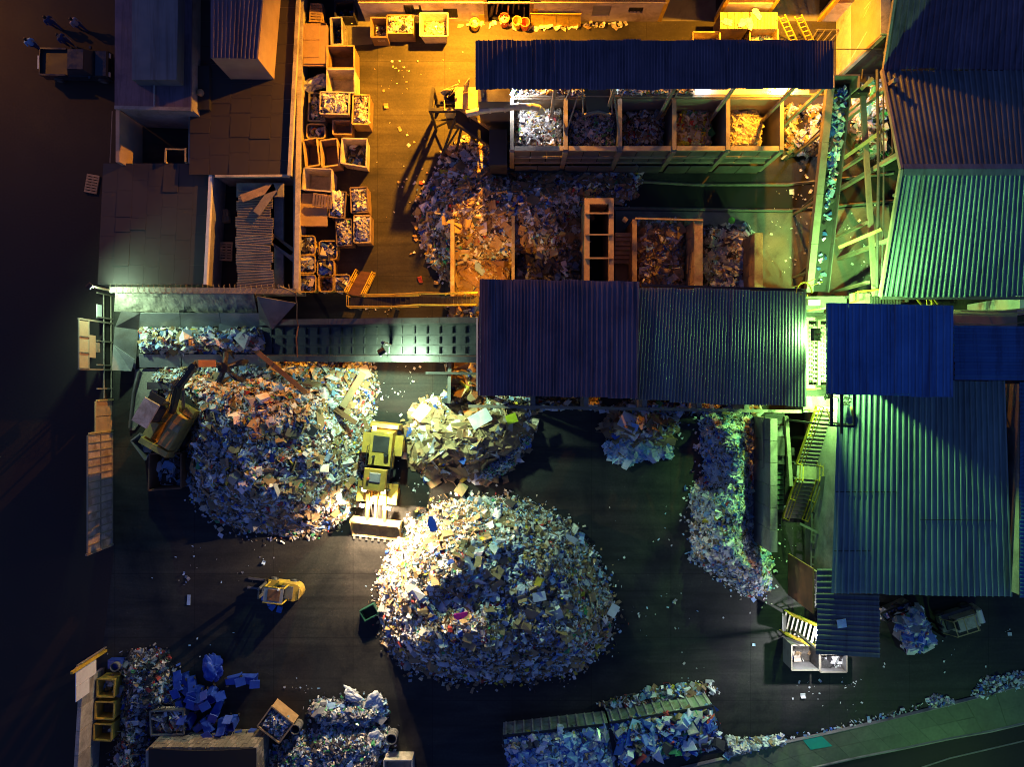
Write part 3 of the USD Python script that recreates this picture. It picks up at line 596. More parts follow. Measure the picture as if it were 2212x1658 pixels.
# ---------------------------------------------------------------- tower canopy, east roof, south-east shed
TW = Thing('screen_tower', 'tall tower canopy with bright blue ribbed roof', 'canopy', P(1930, 755, 0))
z = 10.0
roof_sheets(TW, P(1788, 656, z), P(2059, 662, z), P(2059, 857, z), P(1788, 850, z), .36, .05, BLUEROOF2, 1.08, seed=9)
q = [P(1788, 656, z), P(2059, 662, z), P(2059, 857, z), P(1788, 850, z)]
TW.part('eaves_trim', MB().beam(q[0] - [0, 0, .12], q[1] - [0, 0, .12], .08, .24), BLUEROOF2)
TW.part('eaves_trim', MB().beam(q[3] - [0, 0, .12], q[2] - [0, 0, .12], .08, .24), BLUEROOF2)
TW.part('eaves_trim', MB().beam(q[0] - [-.05, 0, .12], q[3] - [-.05, 0, .12], .08, .24), BLUEROOF2)
xw, xe, yn, ys = G(1742, 0)[0], q[1][0] - .1, q[0][1] - .1, q[3][1] + .1
TW.part('south_cladding', MB().box(xw, ys, 7.2, xe, ys + .06, 9.7), BLUEROOF2)
TW.part('north_cladding', MB().box(xw, yn - .06, 7.2, xe, yn, 9.7), BLUEROOF2)
TW.part('east_cladding', MB().box(xe - .06, ys, 5.0, xe, yn, 9.7), BLUEROOF2)
TW.part('hopper', MB().box(xw + .6, ys + .7, 4.5, xe - .8, yn - .7, 9.2), STEEL)
for x in (q[0][0] + 1.7, xe - .2):
    for y in (yn - .2, ys + .2): TW.part('leg', MB().beam([x, y, 0], [x, y, 9.7], .24), STEEL)
for y in (yn - .35, ys + .35): TW.part('knee_brace', MB().beam([q[0][0] + 1.7, y, 7.4], [q[0][0] + .1, y, 9.7], .1), RUST)
for y in (yn - .35, ys + .35): TW.part('outrigger', MB().beam([q[0][0] + .05, y, 9.75], [xe, y, 9.75], .1, .16), RUST)
EA = Thing('east_gallery', 'blue ribbed gallery roof running east from the tower', 'canopy', P(2140, 760, 0))
z = 9.0
roof_sheets(EA, P(2061, 821, z), P(2061, 703, z), P(2330, 707, z), P(2330, 823, z), .37, .05, BLUEROOF2, 1.1, seed=10)
EA.part('gallery_wall', MB().box(P(2064, 0, z)[0], P(0, 816, z)[1], 6.5, P(2330, 0, z)[0], P(0, 812, z)[1], 8.9), BLUEROOF2)
SE = Thing('south_east_shed', 'large low shed with long ribbed green-grey roof sheets', 'building', P(1990, 1060, 0))
a, b, c, d = P(1811, 850, 6.0), P(2171, 824, 6.0), P(2187, 1291, 5.0), P(1796, 1281, 5.0)
b[1] = a[1] = P(0, 822, 6)[1]; a[0] = P(1811, 0, 6)[0]
roof_sheets(SE, a, b, c, d, .335, .08, GREENROOF, 1.0, seed=11)
k = .998
SE.part('walls', MB().hexa([[p[0] * 1 + s, p[1] + t, 0] for p, s, t in ((d, .3, .3), (c, -.3, .3), (b, -.3, -.3), (a, .3, -.3))], [[p[0] + s, p[1] + t, p[2] - .25] for p, s, t in ((d, .3, .3), (c, -.3, .3), (b, -.3, -.3), (a, .3, -.3))]), CONC)
for u in (.52, .8): SE.part('fixing_strip', MB().beam(a + (d - a) * u + [.05, 0, .05], a + (d - a) * u + [3.6 if u < .7 else 2.2, 0, .05], .05, .02), DARKSTEEL)
SE.part('roof_tie', MB().beam(a * .35 + d * .65 + [5, 0, .1], b * .36 + c * .64 + [-1, 0, .1], .04, .02), DARKSTEEL)
FR = Thing('far_east_roof', 'edge of another blue ribbed roof at the far right', 'building', P(2230, 1060, 0))
roof_sheets(FR, P(2203, 1292, 6), P(2203, 826, 6), P(2400, 826, 6), P(2400, 1292, 6), .25, .06, BLUEROOF2, 1.1, seed=12)
FR.part('wall', MB().box(P(2206, 0, 6)[0], P(0, 1288, 6)[1], 0, P(2400, 0, 6)[0], P(0, 830, 6)[1], 5.8), CONC)
for k in range(5): FR.part('gantry_frame', MB().beam(P(2172, 840 + 52 * k, 4.6), P(2204, 840 + 52 * k, 4.6), .1, .1), DARKSTEEL)
for y0, y1 in ((872, 905), (965, 1020)): FR.part('ribbed_panel', MB().box(P(2180, 0, 4)[0], P(0, y1, 4)[1], 3.9, P(2203, 0, 4)[0], P(0, y0, 4)[1], 4.0), WHITE)
FE = Thing('eaves_gantry', 'pale gantry with rails between gabled shed and east gallery', 'walkway', P(2130, 680, 0))
FE.part('deck', MB().box(P(2064, 0, 6)[0], P(0, 704, 6)[1], 5.3, P(2212, 0, 6)[0], P(0, 668, 6)[1], 5.4), TANWALL)
for y in (670, 678, 700): FE.part('handrail', MB().tube([P(2062, y, 6.3), P(2150, y + 3, 6.3), P(2212, y - 3, 6.3)], .035), OCHRE)
for x in (2075, 2130, 2185): FE.part('rail_post', MB().beam(P(x, 672, 5.4), P(x, 672, 6.3), .05), CREAMSTEEL)
FE.part('end_block', MB().box(P(2196, 0, 5)[0], P(0, 668, 5)[1], 0, P(2300, 0, 5)[0], P(0, 640, 5)[1], 5.3), WHITE)

# ---------------------------------------------------------------- west buildings
WB = Thing('west_roofed_block', 'dark blue flat roofed block at the top left', 'building', P(330, 110, 0))
WB.part('walls', body([(250, -140), (415, -140), (412, 235), (249, 229)], 0, 3.9), CONC)
WB.part('roof_deck', MB().prism(Polygon([P(x, y, 4)[:2] for x, y in ((249, -140), (416, -140), (413, 236), (248, 230))]), 3.9, 4.02), BLUEROOF)
WB.part('upper_roof', MB().prism(Polygon([P(x, y, 5)[:2] for x, y in ((285, -140), (386, -140), (382, 172), (285, 172))]), 4.02, 5.0), GREYROOF)
WB.part('parapet', MB().beam(P(249, 233, 4.1), P(414, 237, 4.1), .2, .25), CONC)
WB.part('vent_pipe', MB().tube([P(333, 178, 4.15), P(333, 232, 4.15)], .06), GREYPL); WB.part('vent_cowl', MB().cyl(P(333, 180, 4)[:2], .16, 4.02, 4.5, 10), GREYPL)
WB.part('roof_hatch', MB().box(*[v for p in ((P(423, 236, 2.9)[0], P(423, 236, 2.9)[1], 2.56), (P(452, 142, 2.9)[0], P(452, 142, 2.9)[1], 2.9)) for v in p]), DARKSTEEL)
FB = Thing('felt_roof_block', 'brown felt roofed block with a tall rooftop room', 'building', P(520, 200, 0))
z = 2.5
FB.part('walls', body([(412, -140), (643, -140), (640, 0), (621, 379), (464, 381), (464, 352), (406, 352)], 0, z - .02), CONC)
felt_sheets(FB, (P(415, -30, z), P(644, -30, z), P(622, 378, z), P(409, 378, z)), 5, 10, FELT, np.random.default_rng(3), lift=.04)
FB.part('coping', MB().beam(P(651, -120, z + .1), P(626, 380, z + .1), .22, .3), COPING)
FB.part('eaves_trim', MB().beam(P(465, 381, z), P(626, 380, z), .14, .16), COPING)
rr = FB.part('rooftop_room', MB().prism(Polygon([P(x, y, 5.7)[:2] for x, y in ((456, -140), (578, -140), (556, 125), (456, 125))]), 2.5, 5.65), TANWALL)
PH = [P(455, -120, 5.7), P(580, -120, 5.7), P(557, 126, 5.7), P(455, 126, 5.7)]
roof_sheets(FB, *PH, .25, .04, BLUEROOF, 1.0, name='room_roof_sheet', seed=14)
FB.part('roof_bundle', MB().tm(trimesh.creation.icosphere(2, .22).apply_translation(P(433, 200, 3.1))), CARD)
FB.part('flue', MB().tube([P(415, 200, 2.7), P(448, 205, 2.7)], .05), STEEL)
GB = Thing('corner_shed', 'low shed with grey felt sheets and bright coping at the gate corner', 'building', P(335, 480, 0))
z = 2.2
quad = [P(223, 353, z), P(462, 353, z), P(449, 616, z), P(211, 614, z)]
GB.part('walls', MB().prism(Polygon([p[:2] for p in quad]), 0, z - .02), CONC)
felt_sheets(GB, [quad[0], quad[1] - [.25, 0, 0], quad[2] - [.25, 0, 0], quad[3]], 7, 5, FELT2, np.random.default_rng(5), lift=.05)
GB.part('coping', MB().beam(quad[1] + [-.08, 0, .12], quad[2] + [-.08, 0, .12], .2, .28), WHITE)
CW = Thing('courtyard_wall', 'thin courtyard wall with a bright end beside the dark yard', 'wall', P(254, 300, 0))
CW.part('wall', MB().box(P(250, 0, 3)[0], P(0, 350, 3)[1], 0, P(258, 0, 3)[0], P(0, 238, 3)[1], 3), TANWALL)
CW.part('rail', MB().tube([P(243, 240, 1.5), P(238, 352, 1.5)], .04), STEEL)
YF = Thing('timber_trestle', 'yellow frame standing in the dark courtyard', 'frame', P(380, 340, 0))  # simple yellow frame raised on stands
for x in (357, 401): YF.part('upright', MB().beam(P(x, 350, 2.4), P(x + (2 if x < 370 else 0), 320, 2.4), .1), OCHRE)
YF.part('cross_bar', MB().beam(P(358, 322, 2.4), P(401, 323, 2.4), .08), OCHRE)
for x in (357, 401): YF.part('stand', MB().beam([P(x, 350, 2.4)[0], P(x, 350, 2.4)[1], 0], P(x, 350, 2.4), .1), OCHRE)

# yard walls
YW = Thing('long_yard_wall', 'long plain wall along the west side of the orange lit yard', 'wall', G(662, 320))
YW.part('wall', MB().hexa([[*G(x, y)[:2], 0] for x, y in ((659, -60), (667, -60), (660, 640), (652, 640))][::-1], [[*G(x, y)[:2], 2.15] for x, y in ((659, -60), (667, -60), (660, 640), (652, 640))][::-1]), STUCCO)
YW.part('coping', MB().beam(P(651, -40, 2.2), P(640, 632, 2.2), .3, .1), COPING)
LT = Thing('lean_to', 'narrow lean-to roof of overlapping loose ribbed sheets', 'shed', P(548, 500, 0))
rng = np.random.default_rng(8)
for k in range(11):
    y = 412 + k * 19.5; w = rng.uniform(-3, 3); zz = 2.0 + .02 * k
    A_, B_ = P(512 + rng.uniform(-4, 3), y + w, zz), P(590 + rng.uniform(-5, 2), y - w + rng.uniform(-5, 5), zz)
    roof_sheets(LT, A_ - [0, .66, .0], A_, B_, B_ - [0, .66, .0], .16, .05, RIBROOF, .66, seed=20 + k)
LT.part('support_wall', MB().box(P(513, 0, 2)[0], P(0, 622, 2)[1], 0, P(520, 0, 2)[0], P(0, 405, 2)[1], 1.9), CONC)
LT.part('back_slab', MB().box(P(510, 0, 2)[0], P(0, 425, 2)[1], 1.8, P(612, 0, 2)[0], P(0, 395, 2)[1], 1.95), CONC)
LT.part('side_slab', MB().box(P(592, 0, 1.4)[0], P(0, 622, 1.4)[1], 1.2, P(612, 0, 1.4)[0], P(0, 400, 1.4)[1], 1.4), CONC)
for k, (x, y, r) in enumerate(((560, 418, 20), (578, 432, 55), (596, 520, -35), (612, 540, -40))):
    q = P(x, y, 2.1); v = rot2([(-1.1, -.25), (1.1, -.25), (1.1, .25), (-1.1, .25)], r)
    single('loose_board', MB().prism(Polygon(v + q[:2]), 2.3 if x < 590 else 1.43, 2.34 if x < 590 else 1.47), RIBROOF if k % 2 else PLYWOOD, ('ribbed offcut lying askew on the lean-to roof top end', 'plywood offcut on the lean-to back slab', 'narrow board on the slab beside the lean-to', 'long board sloping on the slab near the yard wall')[k], 'board')
# retaining wall with razor wire above the feed pit
RW = Thing('retaining_wall', 'battered wall of flaking stucco under the coil of razor wire', 'wall', G(400, 660))
b0 = [P(249, 630, 2.35), P(640, 632, 2.35)]; b1 = [P(246, 674, 1.2), P(555, 676, 1.2)]
nx, ny = 60, 8
u, v = np.meshgrid(np.linspace(0, 1, nx), np.linspace(0, 1, ny))
pt = (b0[0] * (1 - u[..., None]) + P(548, 632, 2.35) * u[..., None]) * (1 - v[..., None]) + (b1[0] * (1 - u[..., None]) + b1[1] * u[..., None]) * v[..., None]
pt[..., 1:] += (meshkit.fbm(pt * 2.2, 4, 3)[..., None] - .5) * [-.22, .12]
i = (np.arange(ny - 1)[:, None] * nx + np.arange(nx - 1)).ravel()
RW.part('stucco_face', MB().add(pt.reshape(-1, 3), np.vstack([np.column_stack([i, i + nx, i + nx + 1]), np.column_stack([i, i + nx + 1, i + 1])])), STUCCO)
RW.part('core', MB().hexa([P(251, 650, 0) * [1, 1, 0], P(556, 652, 0) * [1, 1, 0], [*P(548, 632, 2.35)[:2], 0] + np.array([0, .3, 0]), [*b0[0][:2], 0] + np.array([0, .3, 0])], [b0[0] - [0, .1, .15], P(548, 632, 2.35) - [0, .1, .15], P(548, 632, 2.35) + [0, .3, -.1], b0[0] + [0, .3, -.1]]), CONC)
RW.part('wall_top', MB().beam(P(238, 627, 2.4), P(640, 630, 2.4), .35, .15), CONC)
RW.part('east_wall', MB().hexa([[*P(548, 632, 2.35)[:2], 0], [*P(640, 632, 2.35)[:2], 0], [*P(640, 626, 2.35)[:2], 0], [*P(548, 626, 2.35)[:2], 0]], [P(548, 632, 2.33), P(640, 632, 2.33), P(640, 626, 2.33), P(548, 626, 2.33)]), CONC)
an = np.linspace(0, 2 * np.pi * 34, 34 * 12); q = P(240, 624, 2.75); e = P(636, 627, 2.75)
t = an / an[-1]
RZ = np.column_stack([q[0] + (e[0] - q[0]) * t, q[1] + .26 * np.cos(an) + .03 * np.sin(an * .37), 2.75 + .28 * np.sin(an)])
single('razor_wire', MB().tube(RZ, .012, 4), CREAMSTEEL, 'coil of razor wire along the top of the retaining wall', 'razor wire')
# ================================================================ heaps of waste
LP = [(330, 815), (350, 792), (430, 782), (470, 775), (550, 776), (600, 790), (640, 779), (800, 778), (809, 850), (797, 930), (782, 1000), (772, 1060), (748, 1120), (690, 1146), (620, 1156), (540, 1148), (470, 1126), (425, 1080), (398, 1020), (394, 960), (412, 900), (385, 850), (335, 832)]
CP = [(822, 1250), (850, 1175), (890, 1130), (950, 1092), (1030, 1074), (1110, 1080), (1170, 1100), (1230, 1132), (1272, 1182), (1302, 1240), (1322, 1300), (1318, 1370), (1294, 1410), (1250, 1446), (1180, 1462), (1090, 1472), (1000, 1468), (930, 1456), (868, 1432), (836, 1388), (822, 1320)]
MP = [(890, 915), (902, 875), (950, 862), (1010, 866), (1100, 868), (1135, 885), (1146, 930), (1122, 985), (1075, 1012), (1030, 1030), (985, 1018), (930, 1028), (893, 1000)]
RP = [(1520, 890), (1626, 890), (1628, 1165), (1662, 1192), (1664, 1276), (1618, 1291), (1574, 1256), (1532, 1232), (1494, 1202), (1494, 1060), (1524, 1030), (1514, 940)]
NP = [(900, 470), (918, 405), (970, 362), (1050, 330), (1110, 366), (1250, 367), (1385, 378), (1372, 428), (1262, 452), (1262, 602), (958, 606), (925, 560)]
HL, TL = heap('mixed_waste_heap', 'huge heap of mixed paper and packaging beside the orange material handler', 'waste heap', iq(LP), 3.4, 4.2, 31, spill=26, layers=[
    (24000, MIXED, .22, {}), (1300, CARDS, .42, dict(mix=(.8, .2))), (260, PAPER, .42, dict(mix=(.3, .7), flat=.9)), (9000, MIXED, .12, {})])
HC, TC = heap('mixed_waste_heap', 'huge round heap of mixed paper south of the wheel loader in mid yard', 'waste heap', iq(CP), 3.6, 4.4, 32, spill=28, layers=[
    (31000, MIXED, .21, {}), (1600, CARDS, .4, dict(mix=(.8, .2))), (260, PAPER, .4, dict(mix=(.3, .7), flat=.9)), (12000, MIXED, .12, {})])
HM, TM = heap('cardboard_heap', 'low heap of flattened cardboard under the corner of the sorting hall', 'waste heap', iq(MP), 1.7, 2.6, 33, spill=12, layers=[
    (1900, CARDS, .62, dict(mix=(.92, .08), tilt=.28)), (1500, CARDS, .3, {}), (300, PAPER, .4, {})])
heap('shredded_metal_heap', 'small heap of shiny shredded scraps spilling off the cardboard heap', 'waste heap', iq([(1030, 1002), (1090, 965), (1136, 925), (1148, 950), (1118, 1000), (1070, 1036), (1026, 1036)]), 1.0, 1.2, 34, [(3800, BOTTLE, .16, dict(mix=(.5, .5)))], mat=SHINY)
HR, TR = heap('paper_heap', 'long heap of pale paper piled against the concrete wall east of the yard', 'waste heap', iq(RP), 2.3, 2.4, 35, spill=16, layers=[
    (12000, PAPER, .2, {}), (3500, MIXED, .2, {}), (3500, PAPER, .13, {})])
heap('cardboard_heap', 'small heap of torn brown cardboard below the hall edge beam', 'waste heap', iq([(1312, 905), (1335, 884), (1445, 884), (1460, 925), (1425, 952), (1350, 955), (1306, 938)]), .9, 1.4, 36, spill=12, layers=[(420, CARDS, .55, dict(mix=(.9, .1), tilt=.35)), (500, MIXED, .28, {})])
heap('paper_drift', 'thin drift of pale paper sheets in front of the small cardboard heap', 'waste heap', iq([(1304, 962), (1350, 950), (1450, 962), (1452, 988), (1400, 992), (1350, 1004), (1318, 992)]), .25, .8, 37, [(750, [(LB, 40), (W8, 50), (CB, 4)], .3, dict(mix=(.9, .1), tilt=.25))])
HN, TN = heap('mixed_waste_heap', 'dark sprawling heap of cardboard and paper south of the storage bays', 'waste heap', iq(NP), 2.0, 4.0, 38, spill=10, layers=[
    (13000, MIXED, .22, {}), (2400, CARDS, .42, dict(mix=(.85, .15)))])
HS, TS = heap('scrap_heap', 'tangled heap of dark scrap plastic and wire beside the yellow bins', 'waste heap', iq([(262, 1440), (290, 1402), (362, 1408), (372, 1480), (398, 1512), (330, 1540), (322, 1600), (315, 1720), (225, 1720), (262, 1600), (266, 1480)]), 1.2, 1.6, 39, spill=10, layers=[
    (4200, DARKS, .22, {}), (2600, BOTTLE, .17, {}), (90, PAPER, .36, dict(mix=(.3, .7)))])
rng = np.random.default_rng(40); rods = MB()
for k in range(130):
    p = inside(HS.poly, 1, rng); z = HS.z(p)[0] + rng.uniform(.05, .3); a = rng.uniform(0, 6.28); l = rng.uniform(.3, 1.1); q = np.array([*p[0], z])
    rods.tube([q, q + [l * math.cos(a), l * math.sin(a), rng.uniform(-.1, .35)]], .016, 4)
TS.part('wire_pieces', rods, STEEL, kind='stuff')
heap('bottle_heap', 'low spread of clear bottles and film between the tilted box and the yard', 'waste heap', iq([(680, 1512), (760, 1514), (832, 1510), (836, 1545), (790, 1572), (690, 1562), (668, 1535)]), .6, 1.0, 41, spill=12, layers=[(3600, BOTTLE, .2, {}), (40, [(LB, 1), (GY, 2)], .4, dict(mix=(.2, .8), flat=1.0))], mat=SHINY)
heap('bottle_heap', 'bigger heap of crushed bottles at the bottom edge around the barrels', 'waste heap', iq([(560, 1650), (600, 1612), (650, 1580), (790, 1560), (845, 1580), (832, 1650), (850, 1730), (560, 1730)]), .9, 1.4, 42, spill=12, layers=[(7500, BOTTLE, .2, {})], mat=SHINY)
HP_, TP = heap('feed_pit_waste', 'bright strip of paper and cardboard lying in the feed pit', 'waste heap', iq([(298, 708), (574, 706), (578, 762), (300, 764)], 1.0), .8, .8, 43, [(2600, MIXED, .27, {}), (150, CARDS, .45, {}), (60, PAPER, .5, dict(mix=(.3, .7), flat=.8))], z0=.55)
# waste in the bunkers round the hall
def fill(name, label, pts, z, h, n, pal, size, seed, mat=None, group=None, zr=None, **kw):
    return heap(name, label, 'waste heap', iq(pts, z if zr is None else zr), h, .6, seed, [(n, pal, size, kw)], z0=z, mat=mat, rough=.25, group=group)
fill('cardboard_heap', 'crumpled cardboard filling the orange lit bunker at the walkway', [(978, 560), (1106, 560), (1106, 700), (972, 700)], 0, .9, 900, CARDS, .5, 51)
fill('bunker_waste', 'grey cardboard and paper filling the bunker with leaning timber wall', [(1378, 478), (1476, 478), (1478, 640), (1376, 640)], 0, .9, 1300, CARDS, .4, 52)
fill('bunker_waste', 'pale film and plastic filling the bunker east of the timber wall', [(1522, 490), (1618, 490), (1636, 640), (1522, 640)], 0, .8, 1500, [(W8, 30), (GY, 34), (LB, 12), (CB, 8), (DK, 14)], .34, 53)
fill('bunker_waste', 'dark plastic sacks heaped in the bunker beside the timber chute', [(1112, 540), (1258, 540), (1258, 640), (1112, 640)], 0, 1.0, 900, [(DK, 70), (GY, 20), (CB2, 10)], .42, 54, mat=SHINY, mix=(.2, .8), flat=1.1)
fill('bunker_waste', 'brown cardboard in the bunker at the south-west corner of the hall', [(974, 772), (1040, 772), (1040, 868), (974, 868)], 0, .9, 420, CARDS, .5, 55)
fill('bunker_waste', 'dim paper along the south side of the hall under the edge beam', [(1040, 856), (1300, 862), (1300, 886), (1040, 884)], 0, .8, 700, MIXED, .34, 56)
fill('bunker_waste', 'dim waste under the south-east part of the hall roof', [(1350, 866), (1640, 878), (1640, 892), (1350, 888)], 0, .9, 700, MIXED, .32, 57)
# contents of the five bays
bay = lambda a, b: [(a, 232), (b, 232), (b, 320), (a, 320)]
fill('sorted_cans', 'glittering white lit cans in the westernmost storage bay', bay(1112, 1218), 2.6, .5, 4200, CANS, .17, 61, mat=SHINY, zr=2.9)
fill('sorted_cans', 'dim cans and bottles in the second storage bay under the chute', bay(1230, 1334), 2.4, .5, 3600, BOTTLE, .18, 62, mat=SHINY, zr=2.7)
fill('sorted_packaging', 'dark packaging in the middle storage bay', bay(1350, 1430), 1.8, .6, 2200, MIXED, .24, 63, zr=2.1)
fill('sorted_packaging', 'food packaging with an orange streak of light in the fourth storage bay', bay(1462, 1534), 1.8, .5, 1500, FOOD, .27, 64, zr=2.0)
fill('sorted_packaging', 'glowing pale crumpled cartons in the easternmost storage bay', bay(1574, 1640), 1.8, .5, 1300, PALE, .3, 65, zr=2.0, mix=(.3, .7))
fill('sorted_cans', 'bright rubbish lying along the walkway deck under the long canopy', [(1105, 190), (1500, 190), (1500, 201), (1105, 201)], 4.4, .22, 1100, MIXED, .2, 66)
fill('bunker_waste', 'white lit plastic sheeting piled north of the gabled shed columns', [(1842, 196), (1902, 190), (1904, 272), (1856, 262)], 0, 1.5, 500, [(W8, 70), (LB, 10), (GR, 10), (GY, 10)], .6, 67)
fill('bunker_waste', 'green lit loose film at the foot of the gabled shed', [(1838, 262), (1905, 272), (1910, 350), (1850, 330)], 0, .9, 700, [(GY, 40), (GR, 15), (W8, 25), (DK, 20)], .4, 68)
fill('bunker_waste', 'scattered packaging between the last bay and the inclined conveyor', [(1694, 232), (1790, 232), (1768, 330), (1694, 340)], 0, .6, 900, [(GY, 30), (W8, 20), (CB, 25), (DK, 25)], .34, 69)
fill('roadside_litter', 'drift of white paper against the pavement beside the long containers', [(1566, 1590), (1600, 1600), (1690, 1588), (1692, 1606), (1640, 1618), (1570, 1636)], 0, .3, 900, PAPER, .24, 70)
fill('roadside_litter', 'drift of white paper along the pavement kerb near the right edge', [(2120, 1464), (2215, 1448), (2240, 1480), (2130, 1508), (2090, 1512)], 0, .14, 330, PAPER, .16, 71)
fill('roadside_litter', 'strip of pale litter at the kerb north of the green board', [(1700, 1588), (1900, 1545), (1990, 1516), (2000, 1532), (1900, 1556), (1704, 1600)], 0, .03, 90, PAPER, .16, 72)
fill('roadside_litter', 'loose rubbish lying in front of the long containers', [(1290, 1520), (1400, 1486), (1540, 1470), (1552, 1500), (1310, 1535)], 0, .15, 420, MIXED, .26, 73)
fill('orange_litter', 'rubbish scattered round the legs of the chute tower', [(930, 395), (950, 330), (1010, 290), (1090, 250), (1100, 320), (1010, 380)], 0, .15, 500, [(W8, 50), (CB, 30), (CRM, 20)], .25, 74)
fill('orange_litter', 'litter trodden along the foot of the brick facade', [(985, 50), (1180, 52), (1350, 50), (1350, 58), (1180, 64), (1000, 58)], 0, .08, 110, [(W8, 60), (CRM, 30), (CB, 10)], .25, 75)
fill('conveyor_spill', 'pale rubbish caught at the top corner of the feed conveyor', [(1008, 690), (1036, 690), (1036, 704), (1010, 706)], 4.5, .15, 40, PAPER, .26, 76)

# single pieces that stand out: flattened cardboard, bags, loose sheets on the ground
def sheet_prism(c, sx, sy, rot, z, nrm, t=.02, fold=.0):
    nrm = np.asarray(nrm, float); nrm /= np.linalg.norm(nrm); r = math.radians(rot)
    a = np.cross(nrm, [math.sin(r), -math.cos(r), 0.05]); a /= np.linalg.norm(a); b = np.cross(nrm, a); c = np.array([c[0], c[1], z])
    mb = MB()
    for s in (-1, 1):
        e = a * sx / 2 * s + nrm * fold * sx / 2
        mb.plate([c - b * sy / 2, c + e - b * sy / 2, c + e + b * sy / 2, c + b * sy / 2] if s > 0 else [c + e - b * sy / 2, c - b * sy / 2, c + b * sy / 2, c + e + b * sy / 2], t)
    return mb
def cards_on(h, n, label, group, seed, sx=(.7, 1.3), mats=(CARD,), sub=None):
    rng = np.random.default_rng(seed); p = inside(h.poly.buffer(-.5) if sub is None else sub, n, rng); z = h.z(p); nr = h.normal(p)
    for i in range(n):
        nn = nr[i] + rng.normal(0, .16, 3); nn[2] = abs(nn[2])
        single('flat_cardboard', sheet_prism(p[i], rng.uniform(*sx), rng.uniform(*sx) * .75, rng.uniform(0, 180), z[i] + rng.uniform(.12, .25), nn, .02, rng.uniform(.02, .5)), mats[int(rng.integers(len(mats)))], label, 'cardboard', group)
cards_on(HL, 55, 'flattened cardboard box lying on the heap beside the material handler', 'flattened boxes on the heap by the material handler', 81, sx=(.45, .9))
cards_on(HC, 62, 'flattened cardboard box lying on the round heap in mid yard', 'flattened boxes on the round heap', 82, sx=(.4, .8))
cards_on(HM, 95, 'flattened cardboard box lying on the heap under the hall corner', 'flattened boxes on the cardboard heap', 83, sx=(.6, 1.1))
cards_on(HN, 36, 'flattened cardboard box lying on the dark heap south of the bays', 'flattened boxes on the dark heap', 84, sx=(.4, .85))
def bag(c, r, z, seed, squash=.6):
    """A slumped, knotted film bag: folds pulled in between a few bulges."""
    m = trimesh.creation.icosphere(4 if r > .45 else 3, 1.0); v = m.vertices; rg = np.random.default_rng(int(seed) + 7)
    big = meshkit.fbm(v * 1.25 + seed * 7.1, 2, int(seed)); fold = np.abs(meshkit.fbm(v * 3.2 + seed * 3.3, 4, int(seed) + 5) - .5); a = rg.uniform(0, 6.28)
    v = v * (0.1 + 1.75 * big - 1.1 * fold)[:, None] * [r * 1.25, r * .8, r * squash * .8]; v[:, 2] = np.where(v[:, 2] < -.2 * r * squash, -.2 * r * squash, v[:, 2])
    v = np.column_stack([v[:, 0] * math.cos(a) - v[:, 1] * math.sin(a), v[:, 0] * math.sin(a) + v[:, 1] * math.cos(a), v[:, 2]])
    return MB().add(v + [c[0], c[1], z + r * squash * .3], m.faces)
FILM = M('pale_film', (0.66, 0.68, 0.70), 0.35, var=.15, spec=.6)
rng = np.random.default_rng(85)
for h, n, lab, grp in ((HL, 16, 'crumpled pale plastic bag on the heap beside the material handler', 'pale bags on the heap by the material handler'), (HC, 18, 'crumpled pale plastic bag on the round heap in mid yard', 'pale bags on the round heap')):
    p = inside(h.poly.buffer(-1), n, rng); z = h.z(p)
    for i in range(n): single('plastic_bag', bag(p[i], rng.uniform(.2, .4), z[i], int(rng.integers(99))), FILM, lab, 'bag', grp, smooth=True)
for x, y, r, lab in ((762, 1500, .5, 'big crumpled film bundle at the north-west of the bottle spread'), (808, 1515, .6, 'big crumpled film bundle at the north-east of the bottle spread'), (772, 1545, .5, 'small crumpled film bundle lying in the bottle spread'), (808, 1600, .7, 'largest crumpled film bundle beside the right hand barrel'), (620, 855, .6, 'big torn clear film on the heap below the feed conveyor')):
    q = P(x, y, .3); single('film_bundle', bag(q, r, .2 if y > 1000 else 2.0, x), FILM, lab, 'film', smooth=True)
# named pieces on the heaps
single('long_timber', MB().beam(P(555, 760, 2.3), P(662, 850, 2.4), .3, .1), RUST, 'long brown plank lying across the top of the heap below the feed conveyor', 'plank')
single('long_timber', MB().beam(P(785, 806, 1.9), P(740, 880, 2.0), .42, .1), WOOD, 'pale timber lying on the east shoulder of the heap', 'plank')
single('long_timber', MB().beam(P(690, 862, 2.4), P(770, 915, 1.9), .3, .1), RUST, 'dark pole lying across the east shoulder of the heap', 'plank')
k = P(935, 1135, 2.9); single('plastic_chair', MB().prism(Polygon(rot2(np.array([(-.32, -.5), (.3, -.5), (.36, .1), (.22, .75), (-.1, .85), (-.34, .2)]) * .72, 18) + k[:2]), 2.95, 3.15), BLUEBIN, 'blue moulded plastic seat lying on the north-west of the round heap', 'seat')
single('magenta_box', MB().prism(Polygon(rot2([(-.42, -.22), (.42, -.22), (.42, .22), (-.42, .22)], 12) + P(997, 1330, 3.4)[:2]), 3.55, 3.8), M('magenta_card', (0.45, 0.02, 0.30), .6), 'small magenta box on the round heap', 'box')
for x, y, r, z, lab in ((1037, 905, 30, 2.0, 'large white printed sheet on the cardboard heap'), (1165, 1290, 10, 3.5, 'white printed carton on the round heap'), (1325, 1320, 60, .9, 'white carton at the east foot of the round heap')):
    single('printed_sheet', sheet_prism(P(x, y, z), 1.35 if x < 1100 else .8, .9 if x < 1100 else .55, r, z, (.05, .1, 1), .03, .05), WHITE, lab, 'sheet')
